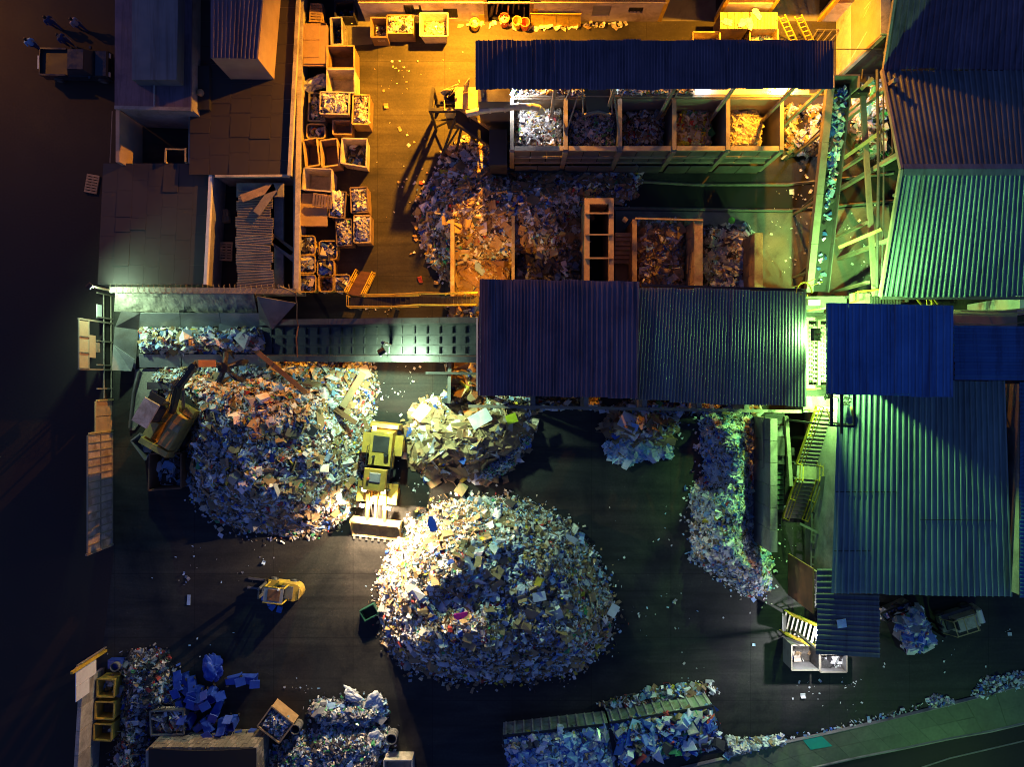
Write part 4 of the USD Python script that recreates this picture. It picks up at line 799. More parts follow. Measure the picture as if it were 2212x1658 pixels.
q = P(1148, 925, 1.3); single('yellow_sheet', sheet_prism(P(1105, 905, 1.7), .7, .6, 20, 1.8, (.1, -.1, 1), .03), M('neon_yellow_card', (0.62, 0.72, 0.03), .6), 'bright yellow sheet on the east of the cardboard heap', 'sheet')
CRATEGREEN = M('crate_green', (0.008, 0.05, 0.035), .5)
C_ = P(800, 1320, 0); cr = Thing('green_crate', 'empty dark green crate on the ground west of the round heap', 'crate', C_)
for a in range(4):
    v = rot2([(-.5, -.36), (.5, -.36), (.5, .36), (-.5, .36)], 28); u, w = v[a], v[(a + 1) % 4]
    cr.part('side', MB().beam([*(C_[:2] + u), .28], [*(C_[:2] + w), .28], .04, .5), CRATEGREEN)
cr.part('bottom', MB().prism(Polygon(rot2([(-.5, -.36), (.5, -.36), (.5, .36), (-.5, .36)], 28) + C_[:2]), .01, .05), DARKSTEEL)

fill('roadside_litter', 'small clump of pale litter at the kerb midway along the pavement', [(1996, 1518), (2016, 1500), (2050, 1508), (2062, 1520), (2010, 1532)], 0, .12, 160, PAPER, .16, 78)
# scraps on the ground, each a piece of its own
def litter(n, pts, label, group, seed, pal=(WHITE,), size=(.05, .2), z=.01):
    rng = np.random.default_rng(seed); po = iq(pts); ctr = inside(po, max(3, n // 7), rng); p = []
    while len(p) < n:
        q = ctr[int(rng.integers(len(ctr)))] + rng.normal(0, rng.choice([.3, .8, 2.5]), 2)
        if po.contains(shapely.Point(q)): p.append(q)
    for i in range(n):
        s = min(np.exp(rng.normal(np.log(size[0] * 1.7), .55)), size[1] * 1.6)
        single('paper_scrap', sheet_prism(p[i], s, s * rng.uniform(.35, 1), rng.uniform(0, 180), z + .02, (rng.normal(0, .2), rng.normal(0, .2), 1), .008, rng.uniform(.05, .7)), pal[int(rng.integers(len(pal)))], label, 'litter', group)
BLUECARD = M('pale_blue_card', (0.40, 0.55, 0.75), .7)
PAPERGREY = M('dirty_paper', (0.42, 0.41, 0.38), .8)
litter(60, [(800, 110), (1020, 110), (930, 330), (930, 560), (820, 560), (810, 300)], 'small paper scrap on the orange lit yard', 'scraps on the orange lit yard', 91, (WHITE, CARD, PAPERGREY, CARD))
litter(46, [(1240, 1080), (1480, 1000), (1480, 1250), (1640, 1330), (1660, 1500), (1350, 1480), (1340, 1300)], 'small paper scrap on the dark yard east of the round heap', 'scraps on the dark yard', 92, (WHITE, BLUECARD, PAPERGREY))
litter(40, [(810, 790), (950, 790), (880, 880), (880, 1040), (1080, 1060), (830, 1100)], 'small paper scrap on the lane between the heaps', 'scraps on the lane between the heaps', 93)
litter(46, [(260, 1180), (560, 1180), (800, 1180), (800, 1440), (700, 1500), (560, 1500), (380, 1390), (280, 1380)], 'small paper scrap on the yard around the forklift', 'scraps around the forklift', 94, (WHITE, BLUECARD, PAPERGREY))
litter(50, [(1640, 1000), (1690, 1060), (1720, 1130), (1740, 1260), (1680, 1300), (1670, 1200), (1636, 1170)], 'small white scrap on the green lit floor below the stairs', 'scraps below the stairs', 95)
litter(48, [(1700, 340), (1790, 340), (1750, 440), (1750, 560), (1660, 620), (1660, 470)], 'small white scrap on the green lit floor by the conveyor', 'scraps by the inclined conveyor', 96)
litter(30, [(1810, 460), (1890, 440), (1890, 600), (1820, 620)], 'small white scrap near the shed columns', 'scraps near the shed columns', 97)
litter(44, [(1960, 1420), (2100, 1330), (2212, 1320), (2212, 1450), (2000, 1520), (1700, 1580), (1700, 1480)], 'small pale scrap on the road in front of the shed', 'scraps on the road by the shed', 98)
litter(22, [(820, 660), (960, 665), (960, 690), (820, 690), (700, 640), (660, 690), (650, 650)], 'small pale scrap on the dark floor below the walkway', 'scraps below the walkway', 99)
for k, (x, y) in enumerate(((1878, 1242), (2016, 1246), (1960, 1020), (1971, 1028), (1884, 1118))):
    single('paper_scrap', sheet_prism(P(x, y, 5.35), .45, .4, 20 * k, 5.75 - (y - 850) / 430, (0, 0, 1), .02), BLUECARD, ('blue sheet low on the shed roof, the western one', 'blue sheet low on the shed roof, the eastern one', 'pale scrap in the middle of the shed roof, left of its pair', 'pale scrap in the middle of the shed roof, right of its pair', 'lone scrap on the west part of the shed roof')[k], 'litter')
single('paper_scrap', sheet_prism(P(1818, 1348, 4.65), .55, .5, 8, 4.68, (0, 0, 1), .02), BLUECARD, 'blue sheet on the small ribbed roof', 'litter')
single('green_board', MB().prism(iq([(1732, 1597), (1771, 1588), (1798, 1613), (1751, 1621)], .14), .137, .155), TARP, 'bright green board lying on the pavement', 'board')
single('blue_board', MB().prism(iq([(405, 1286), (412, 1286), (411, 1308), (404, 1308)]), .01, .04), BLUECARD, 'pale blue strip of board on the dark yard west of the forklift', 'board')
single('green_disc', MB().cyl(P(1580, 477, 0)[:2], .22, .01, .05, 16), M('lime_plastic', (0.15, 0.5, 0.05), .5), 'round lime green lid on the apron by the film bunker', 'lid')
# ================================================================ bins, boxes, skips
def bin_poly(name, label, pts, h, mat, cat='bin', group=None, t=.05, z0=0.0, taper=1.0, fill=None, rim=None, seed=1, sides='side_panel', fmat=None, at_top=True):
    """An open bin whose rim outline (read at its height) is pts; fill: (how full, pieces, palette, size, keywords)."""
    w = np.array([P(x, y, z0 + h)[:2] for x, y in pts]); c = w.mean(0)
    if Polygon(w).exterior.is_ccw is False: w = w[::-1]
    T = Thing(name, label, cat, (c[0], c[1], z0), group)
    low = c + (w - c) * taper; n = len(w)
    wi = np.array(Polygon(w).buffer(-t, join_style=2).exterior.coords)[:-1]
    wi = np.array([wi[np.argmin(np.linalg.norm(wi - p, axis=1))] for p in w]); li = c + (wi - c) * taper
    for k in range(n):
        j = (k + 1) % n
        T.part(sides, MB().hexa([[*low[k], z0], [*low[j], z0], [*li[j], z0], [*li[k], z0]], [[*w[k], z0 + h], [*w[j], z0 + h], [*wi[j], z0 + h], [*wi[k], z0 + h]]), mat)
    T.part('floor', MB().prism(Polygon(li).buffer(.01), z0 + .06, z0 + .12), mat)
    if rim is not None:
        for k in range(n): T.part('rim', MB().beam([*w[k], z0 + h], [*w[(k + 1) % n], z0 + h], t * 1.7, .07), rim)
    if fill:
        fr, cnt, pal, size, kw = fill; rng = np.random.default_rng(seed); po = Polygon(c + (wi - c) * (taper + (1 - taper) * fr)).buffer(-.06)
        hp = Heap(po, .16 if 'dome' not in kw else kw.pop('dome'), .4, seed, z0 + h * fr, rough=.08)
        cname = kw.pop('cname', 'contents')
        mb = MB(); hp.pieces(mb, cnt, pal, size, rng, **kw); T.part(cname, mb, fmat or SHINY, kind='stuff')
        T.part('packed_base', MB().prism(po, z0 + .13, z0 + h * fr), HEAPCORE)
    return T
def rect(x0, y0, x1, y1, deg=0):
    return [tuple(p) for p in rot2([(x0, y0), (x1, y0), (x1, y1), (x0, y1)], deg, ((x0 + x1) / 2, (y0 + y1) / 2))]
cn = lambda n, s=.15: (CANS, s)
def cans(fr, n, s=.15, pal=CANS, **k): return (fr, n, pal, s, k)
b = bin_poly('metal_bin', 'brown steel bin with two painted words, nearly empty, at the facade', rect(801, 38, 836, 80), 1.3, BINSTEEL, fill=cans(.25, 90), seed=1, rim=BINSTEEL)
q = P(804, 80, 1.3); yy = q[1]
for w, zz in (('GLASS', .82), ('METAL', .62)):
    m = meshkit.text_mesh(w, .11, .004); v = m.vertices.copy(); v = np.column_stack([v[:, 0] + P(813, 0, 1.3)[0], np.full(len(v), yy - .004) - v[:, 2], v[:, 1] + zz])
    b.part('lettering', MB().add(v, m.faces), PAINTLINE)
bin_poly('metal_bin', 'brown steel bin brim full of cans in front of the barred window', rect(836, 33, 893, 72), 1.25, BINSTEEL, fill=cans(.93, 620), seed=2, rim=BINSTEEL)
bin_poly('metal_bin', 'big pale steel bin half full of cans beside the facade', rect(907, 28, 967, 77), 1.45, BINPALE, taper=.8, fill=cans(.35, 420), seed=3, rim=BINPALE)
bin_poly('metal_bin', 'narrow grey metal bin of dark bottles beside the cardboard stack', rect(715, 38, 739, 96, -2), 1.7, BINGREY, fill=cans(.4, 120, .2, DARKS), seed=4, rim=BINPALE)
bin_poly('metal_bin', 'dark machine tub at the top of the concrete pad', rect(724, 4, 765, 36), 1.2, DARKSTEEL, fill=cans(.2, 60, .2, DARKS), seed=5, rim=DARKSTEEL)
bin_poly('metal_bin', 'empty brown steel bin south of the cardboard stack', rect(706, 99, 765, 147), 1.7, BINSTEEL, rim=OCHRE)
bin_poly('metal_bin', 'empty pale steel bin with a bright west side, below the brown one', rect(706, 150, 766, 200), 1.7, BINPALE, rim=BINPALE)
bin_poly('metal_bin', 'low dark bin of cans half hidden beside the big full bin', rect(667, 201, 701, 261, 2), 1.1, BINGREY, fill=cans(.7, 260, .16), seed=8, rim=BINGREY)
bin_poly('metal_bin', 'big bin heaped with crushed pale cans', rect(692, 199, 754, 246, 2), 1.8, BINSTEEL, fill=cans(.92, 520, .2, [(W8, 50), (CRM, 20), (GY, 20), (DK, 10)]), seed=9, rim=BINPALE)
bin_poly('metal_bin', 'tall narrow bin of small pale bottles at the edge of the open yard', rect(762, 205, 797, 268, 2), 1.5, BINSTEEL, fill=cans(.9, 520, .15, [(CRM, 50), (W8, 25), (CB, 15), (DK, 10)]), seed=10, rim=OCHRE)
def rbox(x0, y0, x1, y1, r=6, deg=0):
    p = sbox(x0 + r, y0 + r, x1 - r, y1 - r).buffer(r, quad_segs=2).simplify(.3); c = np.array(p.exterior.coords)[:-1]; return [tuple(v) for v in rot2(c, deg, ((x0 + x1) / 2, (y0 + y1) / 2))]
EW = lambda n=60: (.8, int(n * 1.6), [(GY, 35), (DK, 30), (CRM, 15), (W8, 10), (BL, 5), (CB2, 5)], .26, dict(mix=(.35, .65), flat=.8, tilt=.3))
bin_poly('plastic_box', 'round cornered box of dark scraps north of the two tilted crates', rbox(663, 268, 702, 299), .9, BINSTEEL, fill=cans(.6, 90, .2, DARKS), seed=11, rim=OCHRE, sides='side_panel')
bin_poly('wooden_crate', 'empty dark crate between the can bins', rect(719, 260, 759, 290), 1.1, PLYWOOD, rim=WOOD, cat='crate')
bin_poly('wooden_crate', 'empty narrow crate leaning west, left of a pair', [(655, 303), (684, 298), (691, 356), (661, 361)], 1.4, PLYWOOD, rim=OCHRE, cat='crate')
bin_poly('wooden_crate', 'empty narrow crate, right of a pair', [(692, 304), (728, 299), (733, 356), (696, 361)], 1.4, PLYWOOD, rim=OCHRE, cat='crate')
bin_poly('metal_bin', 'large pale bin with a few pipes in the shade, by the open yard', [(739, 299), (793, 300), (791, 361), (736, 352)], 1.5, BINPALE, taper=.9, fill=(.15, 40, DARKS, .35, {}), seed=15, rim=BINPALE)
bin_poly('metal_bin', 'large tan bin, empty, south of the pair of crates', [(657, 363), (717, 366), (716, 414), (653, 409)], 1.7, BINPALE, rim=BINPALE, taper=.95)
bin_poly('metal_bin', 'bin of small cans partly covered by white film beside the pallet', rect(713, 414, 746, 470, 4), 1.3, BINSTEEL, fill=cans(.9, 260, .16), seed=17, rim=BINSTEEL)
single('film_bundle', bag(P(728, 440, 1.3), .55, 1.15, 5), FILM, 'white film bundle slumped over the can bin beside the pallet', 'film', smooth=True)
single('film_bundle', bag(P(680, 175, .8), .62, .35, 9, .9), FILM, 'tied white film bundle on the floor beside the empty bins', 'film', smooth=True)
bin_poly('metal_bin', 'bin of small bottles, northernmost of three near the pallet', rect(758, 405, 794, 459, -3), 1.3, BINSTEEL, fill=cans(.9, 420, .16, [(CRM, 40), (W8, 30), (GY, 20), (DK, 10)]), seed=18, rim=BINSTEEL)
bin_poly('metal_bin', 'bin of darker mixed cans, south-western of three near the pallet', rect(727, 474, 760, 530, -1), 1.2, BINSTEEL, fill=cans(.9, 420, .15), seed=19, rim=BINSTEEL)
bin_poly('metal_bin', 'bin of pale bottles, south-eastern of three near the pallet', rect(765, 466, 800, 524), 1.3, BINSTEEL, fill=cans(.92, 420, .16, [(CRM, 40), (W8, 35), (GY, 15), (DK, 10)]), seed=20, rim=OCHRE)
for k, (x0, y0, x1, y1, n, lab) in enumerate(((643, 510, 681, 550, 50, 'yellow plastic box of broken gadgets, north-western of the cluster by the stairs'), (690, 521, 728, 560, 40, 'yellow plastic box of grey casings, north-eastern of the cluster by the stairs'), (645, 552, 681, 590, 40, 'yellow plastic box with two long casings on top, west column by the stairs'), (686, 562, 722, 596, 50, 'yellow plastic box of shiny offcuts, in the middle of the cluster by the stairs'), (644, 594, 682, 631, 40, 'yellow plastic box of blue-grey casings at the corner of the long wall'), (688, 596, 720, 630, 12, 'nearly empty yellow plastic box with one rod, south row by the stairs'), (723, 594, 756, 630, 60, 'yellow plastic box heaped with wire scraps right beside the stairs'))):
    f = EW(n); f = (f[0] if n > 20 else .3, *f[1:])
    bin_poly('yellow_box', lab, rbox(x0, y0, x1, y1, 5), 1.15, YBOX, cat='box', group='yellow boxes of broken gadgets', fill=f, seed=30 + k, rim=YBOX, taper=.9, t=.04, sides='wall', fmat=SCRAP)
for k, (x0, y0, x1, y1, lab) in enumerate(((210, 1469, 247, 1507, 'tan bin with a few scraps, northernmost of three along the west wall'), (206, 1518, 246, 1555, 'empty tan bin, middle of three along the west wall'), (203, 1566, 241, 1601, 'tan bin, southernmost of three along the west wall'))):
    bin_poly('tan_bin', lab, rect(x0, y0, x1, y1, 2), 1.15, YBOX, cat='bin', group='tan bins along the west wall', fill=(.3, (16, 3, 6)[k], [(LB, 3), (GY, 3), (DK, 3)], .35, {}), seed=40 + k, rim=YBOX, taper=1.0)
T = bin_poly('lettered_bin', 'dark steel bin with pale capital letters on its north side', rect(325, 1537, 396, 1589, -2), 1.1, BINGREY, fill=(.7, 160, DARKS, .3, dict(mix=(.4, .6))), seed=44, rim=BINGREY, taper=.97)
m = meshkit.text_mesh('TRAMES', .34, .006); v = m.vertices; wv = v[:, 0].max()
q = P(383, 1534.5, 1.1)
T.part('lettering', MB().add(np.column_stack([q[0] - v[:, 0] * 1.45 / wv, np.full(len(v), q[1] + .035) + v[:, 2], .66 + v[:, 1]]), m.faces), PAINTLINE)
bin_poly('wooden_box', 'tilted wooden box of bottles beside a barrel', [(587, 1527), (634, 1565), (603, 1607), (556, 1570)], 1.25, WOOD, cat='box', fill=cans(.8, 620, .17, BOTTLE), seed=45, rim=WOOD)
bin_poly('wooden_box', 'edge of a pale bin at the bottom of the picture', rect(829, 1644, 890, 1700), 1.2, BINPALE, cat='box', rim=BINPALE)
bin_poly('orange_skip', 'battered rusty orange skip south of the material handler', [(323, 981), (391, 980), (391, 1056), (321, 1060)], 1.7, RUST, cat='skip', fill=(.3, 60, [(DK, 50), (LB, 25), (W8, 20)], .5, dict(mix=(.3, .7))), seed=46, rim=RUST, taper=.93)
bin_poly('open_tank', 'tilted open dark tank beside the material handler', [(283, 953), (303, 937), (327, 974), (314, 995)], 1.6, BINGREY, cat='tank', fill=(.5, 20, DARKS, .4, {}), seed=47, rim=CREAMSTEEL, taper=.95)
CG = 'long open containers at the south edge'
for k, (pts, lab, pal) in enumerate((([(1086, 1592), (1314, 1566), (1333, 1664), (1097, 1692)], 'weathered long container of blue and clear plastics, the western one', [(LB, 30), (W8, 26), (BL, 14), (GY, 14), (DK, 8), (YE, 2), (CB, 4)]), ([(1318, 1563), (1540, 1526), (1573, 1622), (1337, 1657)], 'weathered rusty long container of bags and film, the eastern one', [(BL, 24), (DK, 18), (LB, 12), (W8, 14), (CRM, 12), (CB, 8), (RD, 3), (GR, 2)]))):
    T = bin_poly('long_container', lab, pts, 2.0, DUMPER, cat='container', group=CG, fill=(.86, 2200 if k == 0 else 1700, pal, .28 if k == 0 else .38, dict(mix=(.4, .6), flat=1.0, dome=.45)), seed=48 + k, rim=DARKSTEEL, t=.08, fmat=SHINY if k == 0 else SCRAP)
    a_, b_ = np.array(pts[0], float), np.array(pts[1], float)
    for s in np.linspace(.03, .97, 12):
        x, y = a_ + (b_ - a_) * s; q = P(x, y, 2.0) + [0, .05, 0]; T.part('rib', MB().beam([q[0], q[1], .15], [q[0], q[1], 1.95], .09, .1), DUMPER)
bin_poly('metal_bin', 'open dark steel box at the foot of the small stair, left of two', rect(1710, 1395, 1770, 1449), 1.6, BINGREY, rim=CREAMSTEEL, fill=(.15, 14, DARKS, .3, {}), seed=50)
bin_poly('metal_bin', 'open steel box with white scraps, right of two below the small ribbed roof', rect(1772, 1415, 1829, 1453), 1.4, BINGREY, rim=CREAMSTEEL, fill=(.5, 30, [(W8, 60), (DK, 40)], .4, {}), seed=51)
bin_poly('bag_skip', 'dark open skip bulging with clear and blue bags by the shed', [(1929, 1333), (1989, 1312), (2020, 1391), (1958, 1413)], 1.4, DARKSTEEL, cat='skip', fill=(.9, 700, [(W8, 34), (LB, 34), (GY, 14), (BL, 8), (GR, 4), (RD, 3)], .36, dict(mix=(.2, .8), flat=1.2, dome=.5)), seed=52, rim=DARKSTEEL)
bin_poly('bag_skip', 'shadowed skip half hidden behind the bag skip', [(1903, 1328), (1966, 1300), (1978, 1318), (1916, 1346)], 1.0, BINGREY, cat='skip', fill=(.6, 60, DARKS, .4, {}), seed=53, rim=DARKSTEEL)
# cages and lidded bins by the ladders at the top right
for k, (x0, y0, x1, y1, lab) in enumerate(((1497, 69, 1555, 92, 'low mesh sided trolley at the north edge of the long canopy'), (1620, 62, 1680, 92, 'mesh sided bin of white scraps beside the yellow ladders'))):
    T = bin_poly('mesh_trolley', lab, rect(x0, y0, x1, y1), 1.5, OCHRE, cat='trolley', rim=OCHRE, taper=.95, fill=(.4, 20 if k == 0 else 160, PAPER, .25, {}), seed=54 + k, fmat=SCRAP)
for k, (x0, x1, lab) in enumerate(((1555, 1619, 'ochre lidded bin, left of a pair below the garage doorway'), (1621, 1680, 'ochre lidded bin, right of a pair below the garage doorway'))):
    T = Thing('lidded_bin', lab, 'bin', P((x0 + x1) / 2, 45, 0), 'pair of ochre lidded bins'); h = 1.9
    X0, Y0, X1, Y1 = irect(x0, 26, x1, 62, h)
    T.part('body', MB().box(X0 + .05, Y0 + .05, 0.05, X1 - .05, Y1 - .05, h - .08), BINSTEEL)
    for s in range(8): T.part('lid_slat', MB().box(X0 + (X1 - X0) * s / 8 + .01, Y0, h - .08, X0 + (X1 - X0) * (s + 1) / 8 - .015, Y1, h + (.0 if s % 2 else .03)), OCHRE)
for k, (x, y) in enumerate(((1572, 47), (1605, 48), (1619, 52), (1634, 28))): single('plastic_bag', bag(P(x, y, 1.95), .28, 1.93, k + 3, .3), FILM, ('white rag on the left ochre lid, western', 'white rag on the left ochre lid, eastern', 'small white rag between the ochre lids', 'white rag on the rear of the right ochre lid')[k], 'rag', smooth=True)
# ladders
for k, (x, y, lab) in enumerate(((1686, 60, 'yellow ladder frame leaning by the mesh bin, left one'), (1722, 58, 'yellow ladder frame leaning by the mesh bin, right one'))):
    T = Thing('yellow_ladder', lab, 'ladder', P(x, y + 30, 0), 'yellow ladder frames')
    a, b = P(x + 22, 92, .4), P(x - 5, 36, 2.3); off = np.array([.42, .12, 0])
    for s in (0, 1): T.part('stile', MB().beam(a + off * s, b + off * s, .07), YELLOW)
    for s in np.linspace(.08, .92, 6): T.part('rung', MB().beam(a + (b - a) * s, a + (b - a) * s + off, .045), YELLOW)
T = Thing('steel_rack', 'dark welded steel rack on the floor at the tan wall', 'rack', P(1770, 75, 0))
for s in range(4): T.part('rack_bar', MB().beam(P(1748 + 14 * s, 92, .3), P(1768 + 16 * s, 62, .5), .05), STEEL)
for y in (92, 64): T.part('rack_rail', MB().beam(P(1746 if y > 80 else 1762, y, .34), P(1796 if y > 80 else 1818, y, .44), .06), STEEL)
# buckets at the facade
for k, (x, y, r, h, m, lab) in enumerate(((1025, 48, 10, .75, YELLOW, 'yellow bucket of small metal standing alone at the facade'), (1089, 38, 11, .85, REDPL, 'orange bucket full of scrap at the dark doorway'), (1117, 44, 10, .8, YBOX, 'dull yellow drum, empty, between two orange buckets'), (1134, 47, 10, .8, REDPL, 'orange bucket, empty, beside the yellow barrier'))):
    q = P(x, y, h); T = Thing('round_bucket', lab, 'bucket', [q[0], q[1], 0], 'round buckets at the facade'); R = r / K
    T.part('wall', MB().cyl(q[:2], R * .8, 0, h, 20, R, .03), m, smooth=40); T.part('base', MB().cyl(q[:2], R * .78, .02, .06, 20), m); T.part('rim', MB().cyl(q[:2], R * 1.06, h - .06, h + .01, 20, R * 1.06, .05), m)
    if k < 2:
        rng = np.random.default_rng(k); mb = MB(); pp = inside(shapely.Point(q[:2]).buffer(R * .8), 60, rng); scatter(mb, np.column_stack([pp, np.full(60, h * .75)]), np.tile([0, 0, 1.], (60, 1)), CANS, .12, rng); T.part('contents', mb, SCRAP, kind='stuff')
T = Thing('yellow_barrier', 'yellow mesh barrier panel leaning on the facade beside the buckets', 'barrier', P(1200, 45, 0))
for s in range(4):
    xa, xb = 1147 + 27 * s, 1172 + 27 * s
    T.part('mesh_panel', MB().plate([P(xa, 56, .1), P(xb, 56, .1), P(xb, 30, 1.4), P(xa, 30, 1.4)], .02), YELLOW); T.part('frame_bar', MB().beam(P(xb + 1, 56, .1), P(xb + 1, 29, 1.45), .05), YELLOW)
T.part('top_rail', MB().beam(P(1146, 29, 1.45), P(1256, 30, 1.45), .06), YELLOW)
# barrels
for k, (x, y, r, h, lab) in enumerate(((637, 1578, 10, .95, 'steel barrel at the corner of the tilted wooden box'), (845, 1599, 11, .95, 'open dark barrel at the east side of the bottle heap'), (770, 1630, 10, .95, 'barrel sunk in the bottle heap at the bottom edge'), (247, 1443, 9, .9, 'rusty barrel standing north of the tan bins'))):
    q = P(x, y, h); T = Thing('barrel', lab, 'barrel', [q[0], q[1], 0], 'steel barrels'); R = r / K
    T.part('shell', MB().cyl(q[:2], R, 0, h, 20, R, .03), BINGREY, smooth=40); T.part('base', MB().cyl(q[:2], R * .95, .03, .08, 20), BINGREY)
    for z in (.3, .62, h): T.part('hoop', MB().cyl(q[:2], R + .02, z - .03, z + .01, 20, R + .02, .03), BINGREY)

# pallets, first one built, the others copies
def pallet(label, at, rot, tilt=(0, 0), group='wooden pallets', proto=[]):
    if not proto:
        T = Thing('pallet', label, 'pallet', (0, 0, 0), group)
        for s in range(7): T.part('deck_board', MB().box(-.6 + s * .18, -.4, .105, -.48 + s * .18, .4, .13), WOOD)
        for y in (-.36, 0, .36): T.part('stringer', MB().box(-.6, y - .045, .02, .6, y + .045, .104), WOOD)
        for s in range(3): T.part('bottom_board', MB().box(-.6 + s * .54, -.4, 0, -.48 + s * .54, .4, .019), WOOD)
        T.prim.GetAttribute('xformOp:translate').Set(tuple(map(float, at)))
        x = UsdGeom.Xformable(T.prim); x.AddRotateXYZOp().Set((float(tilt[0]), float(tilt[1]), float(rot)))
        proto.append(T)
    else: copy(proto[0], label, at, rot, tilt, group)
q = P(697, 434, 1.6); pallet('single pale pallet tipped on the flat cardboard stack', q, -8, (18, 4), group='loose pallets')
for k in range(7): pallet('pallet in the stack behind the flattened cardboard', P(690 + (k % 3), 42, 0) + [0, 0, .14 * k], 86 + (k % 3) * 3, group='pallets stacked at the long wall')
for k in range(3): pallet('dark pallet in the pile between corner shed and lean-to', P(478, 470, 0) + [0, 0, .14 * k], 4 + 2 * k, group='pallets between corner shed and lean-to')
pallet('pale slatted pallet lying between corner shed and lean-to', P(492, 545, .3) + [0, 0, .2], 88, group='loose pallets')
pallet('dim pallet lying on the street west of the corner shed', P(200, 398, 0), 80, (3, 0), group='loose pallets')
pallet('pallet on edge at the south end of the gap by the razor wire', P(470, 590, 0) + [0, 0, .6], 90, (80, 0), group='loose pallets')
# cardboard stacks
T = Thing('cardboard_stack', 'tall stack of flattened orange lit cardboard along the long wall', 'cardboard stack', P(680, 100, 0))
rng = np.random.default_rng(4)
for k in range(16):
    z = .12 + k * .1; X0, Y0, X1, Y1 = irect(656, 55, 706, 142, z); j = rng.uniform(-.12, .12, 4)
    T.part('card_layer', MB().hexa([[X0 + j[0], Y0 + j[1], z], [X1 + j[2], Y0 + j[1], z], [X1 + j[2], Y1 + j[3], z], [X0 + j[0], Y1 + j[3], z]], [[X0 + j[0], Y0 + j[1], z + .085], [X1 + j[2], Y0 + j[1], z + .085], [X1 + j[2], Y1 + j[3], z + .085], [X0 + j[0], Y1 + j[3], z + .085]]), CARD)
z = 1.72
for y0, y1 in ((53, 86), (88, 124)): X0, Y0, X1, Y1 = irect(651, y0, 690, y1, z); T.part('top_sheet', MB().box(X0, Y0, z, X1, Y1, z + .04), CARD)
T = Thing('cardboard_stack', 'wide flat stack of cardboard under the tipped pallet', 'cardboard stack', P(680, 460, 0))
for k in range(10):
    z = .05 + k * .13; X0, Y0, X1, Y1 = irect(650, 419, 708, 489, z); j = rng.uniform(-.06, .06, 2)
    T.part('card_layer', MB().box(X0 + j[0], Y0 + j[1], z, X1 + j[0], Y1 + j[1], z + .12), CARD)
# wheeled bins in a heap
def z5(x, y): return ((250 + x / 2.765) / 1.8047, (2520 + y / 2.765) / 1.8047)
WBN = []
def wheeled_bin(label, at, rot, tilt):
    g_ = 'blue wheeled bins thrown on a heap'
    if not WBN:
        T = Thing('wheeled_bin', label, 'wheeled bin', (0, 0, 0), g_); WBN.append(T)
        o, i = lambda z, s: [[-.26 * s, -.3 * s, z], [.26 * s, -.3 * s, z], [.26 * s, .3 * s, z], [-.26 * s, .3 * s, z]], None
        lo, hi = np.array(o(0, .78)), np.array(o(.95, 1.0)); li, ti = lo * [.9, .9, 1] + [0, 0, .04], hi * [.92, .92, 1]
        mb = MB()
        for k in range(4): j = (k + 1) % 4; mb.hexa([lo[k], lo[j], li[j], li[k]], [hi[k], hi[j], ti[j], ti[k]])
        mb.hexa(lo, li); T.part('body', mb, BLUEBIN)
        for k in range(4): j = (k + 1) % 4; T.part('rim', MB().beam(hi[k] * [1.04, 1.04, 1], hi[j] * [1.04, 1.04, 1], .05, .05), BLUEBIN)
        T.part('lid', MB().hexa(np.array(o(0, 1.05)) @ np.array([[1, 0, 0], [0, .35, .94], [0, -.94, .35]]).T + [0, .6, 1.1], np.array(o(.04, 1.02)) @ np.array([[1, 0, 0], [0, .35, .94], [0, -.94, .35]]).T + [0, .6, 1.1]), BLUEBIN)
        for s in (-1, 1): T.part('wheel', MB().tube([[.24 * s, .27, .08], [.3 * s, .27, .08]], .1, 12), RUBBER)
        T.part('handle', MB().tube([[-.2, .34, .93], [-.2, .4, .95], [.2, .4, .95], [.2, .34, .93]], .018, 6), BLUEBIN)
        T.part('sticker', MB().plate([(-.1, -.288, .55), (.1, -.288, .55), (.1, -.299, .75), (-.1, -.299, .75)], .006), WHITE)
        T.prim.GetAttribute('xformOp:translate').Set(tuple(map(float, at))); UsdGeom.Xformable(T.prim).AddRotateXYZOp().Set((float(tilt[0]), float(tilt[1]), float(rot)))
    else: copy(WBN[0], label, at, rot, tilt)
rng = np.random.default_rng(12)
WBL = ['lying with its base to the north, at the north-west of the heap', 'with two pale stickers, north edge of the heap', 'leaning between the stickered bin and the open ring', 'standing open towards the camera, in the middle of the north row', 'lying with its mouth towards its eastern neighbour', 'easternmost of the heap, with a pale sticker', 'face down at the west side above the lettered bin corner', 'long and dark, lying across the centre of the heap', 'lying mouth east with a wide dark opening', 'lying along the east edge of the heap', 'standing open and dark beside the lettered bin', 'with scratched painted marks on its side, south half', 'with a white plate on its side, south half', 'standing open with a pale rim at the south-east', 'big and purplish, lowest beside the lettered bin', 'brownish, in the bottom row', 'standing open and dark in the bottom row', 'grey-blue, in the bottom row', 'with white figures, at the south-east end of the row', 'half buried under the western bins', 'half buried behind the stickered bin']
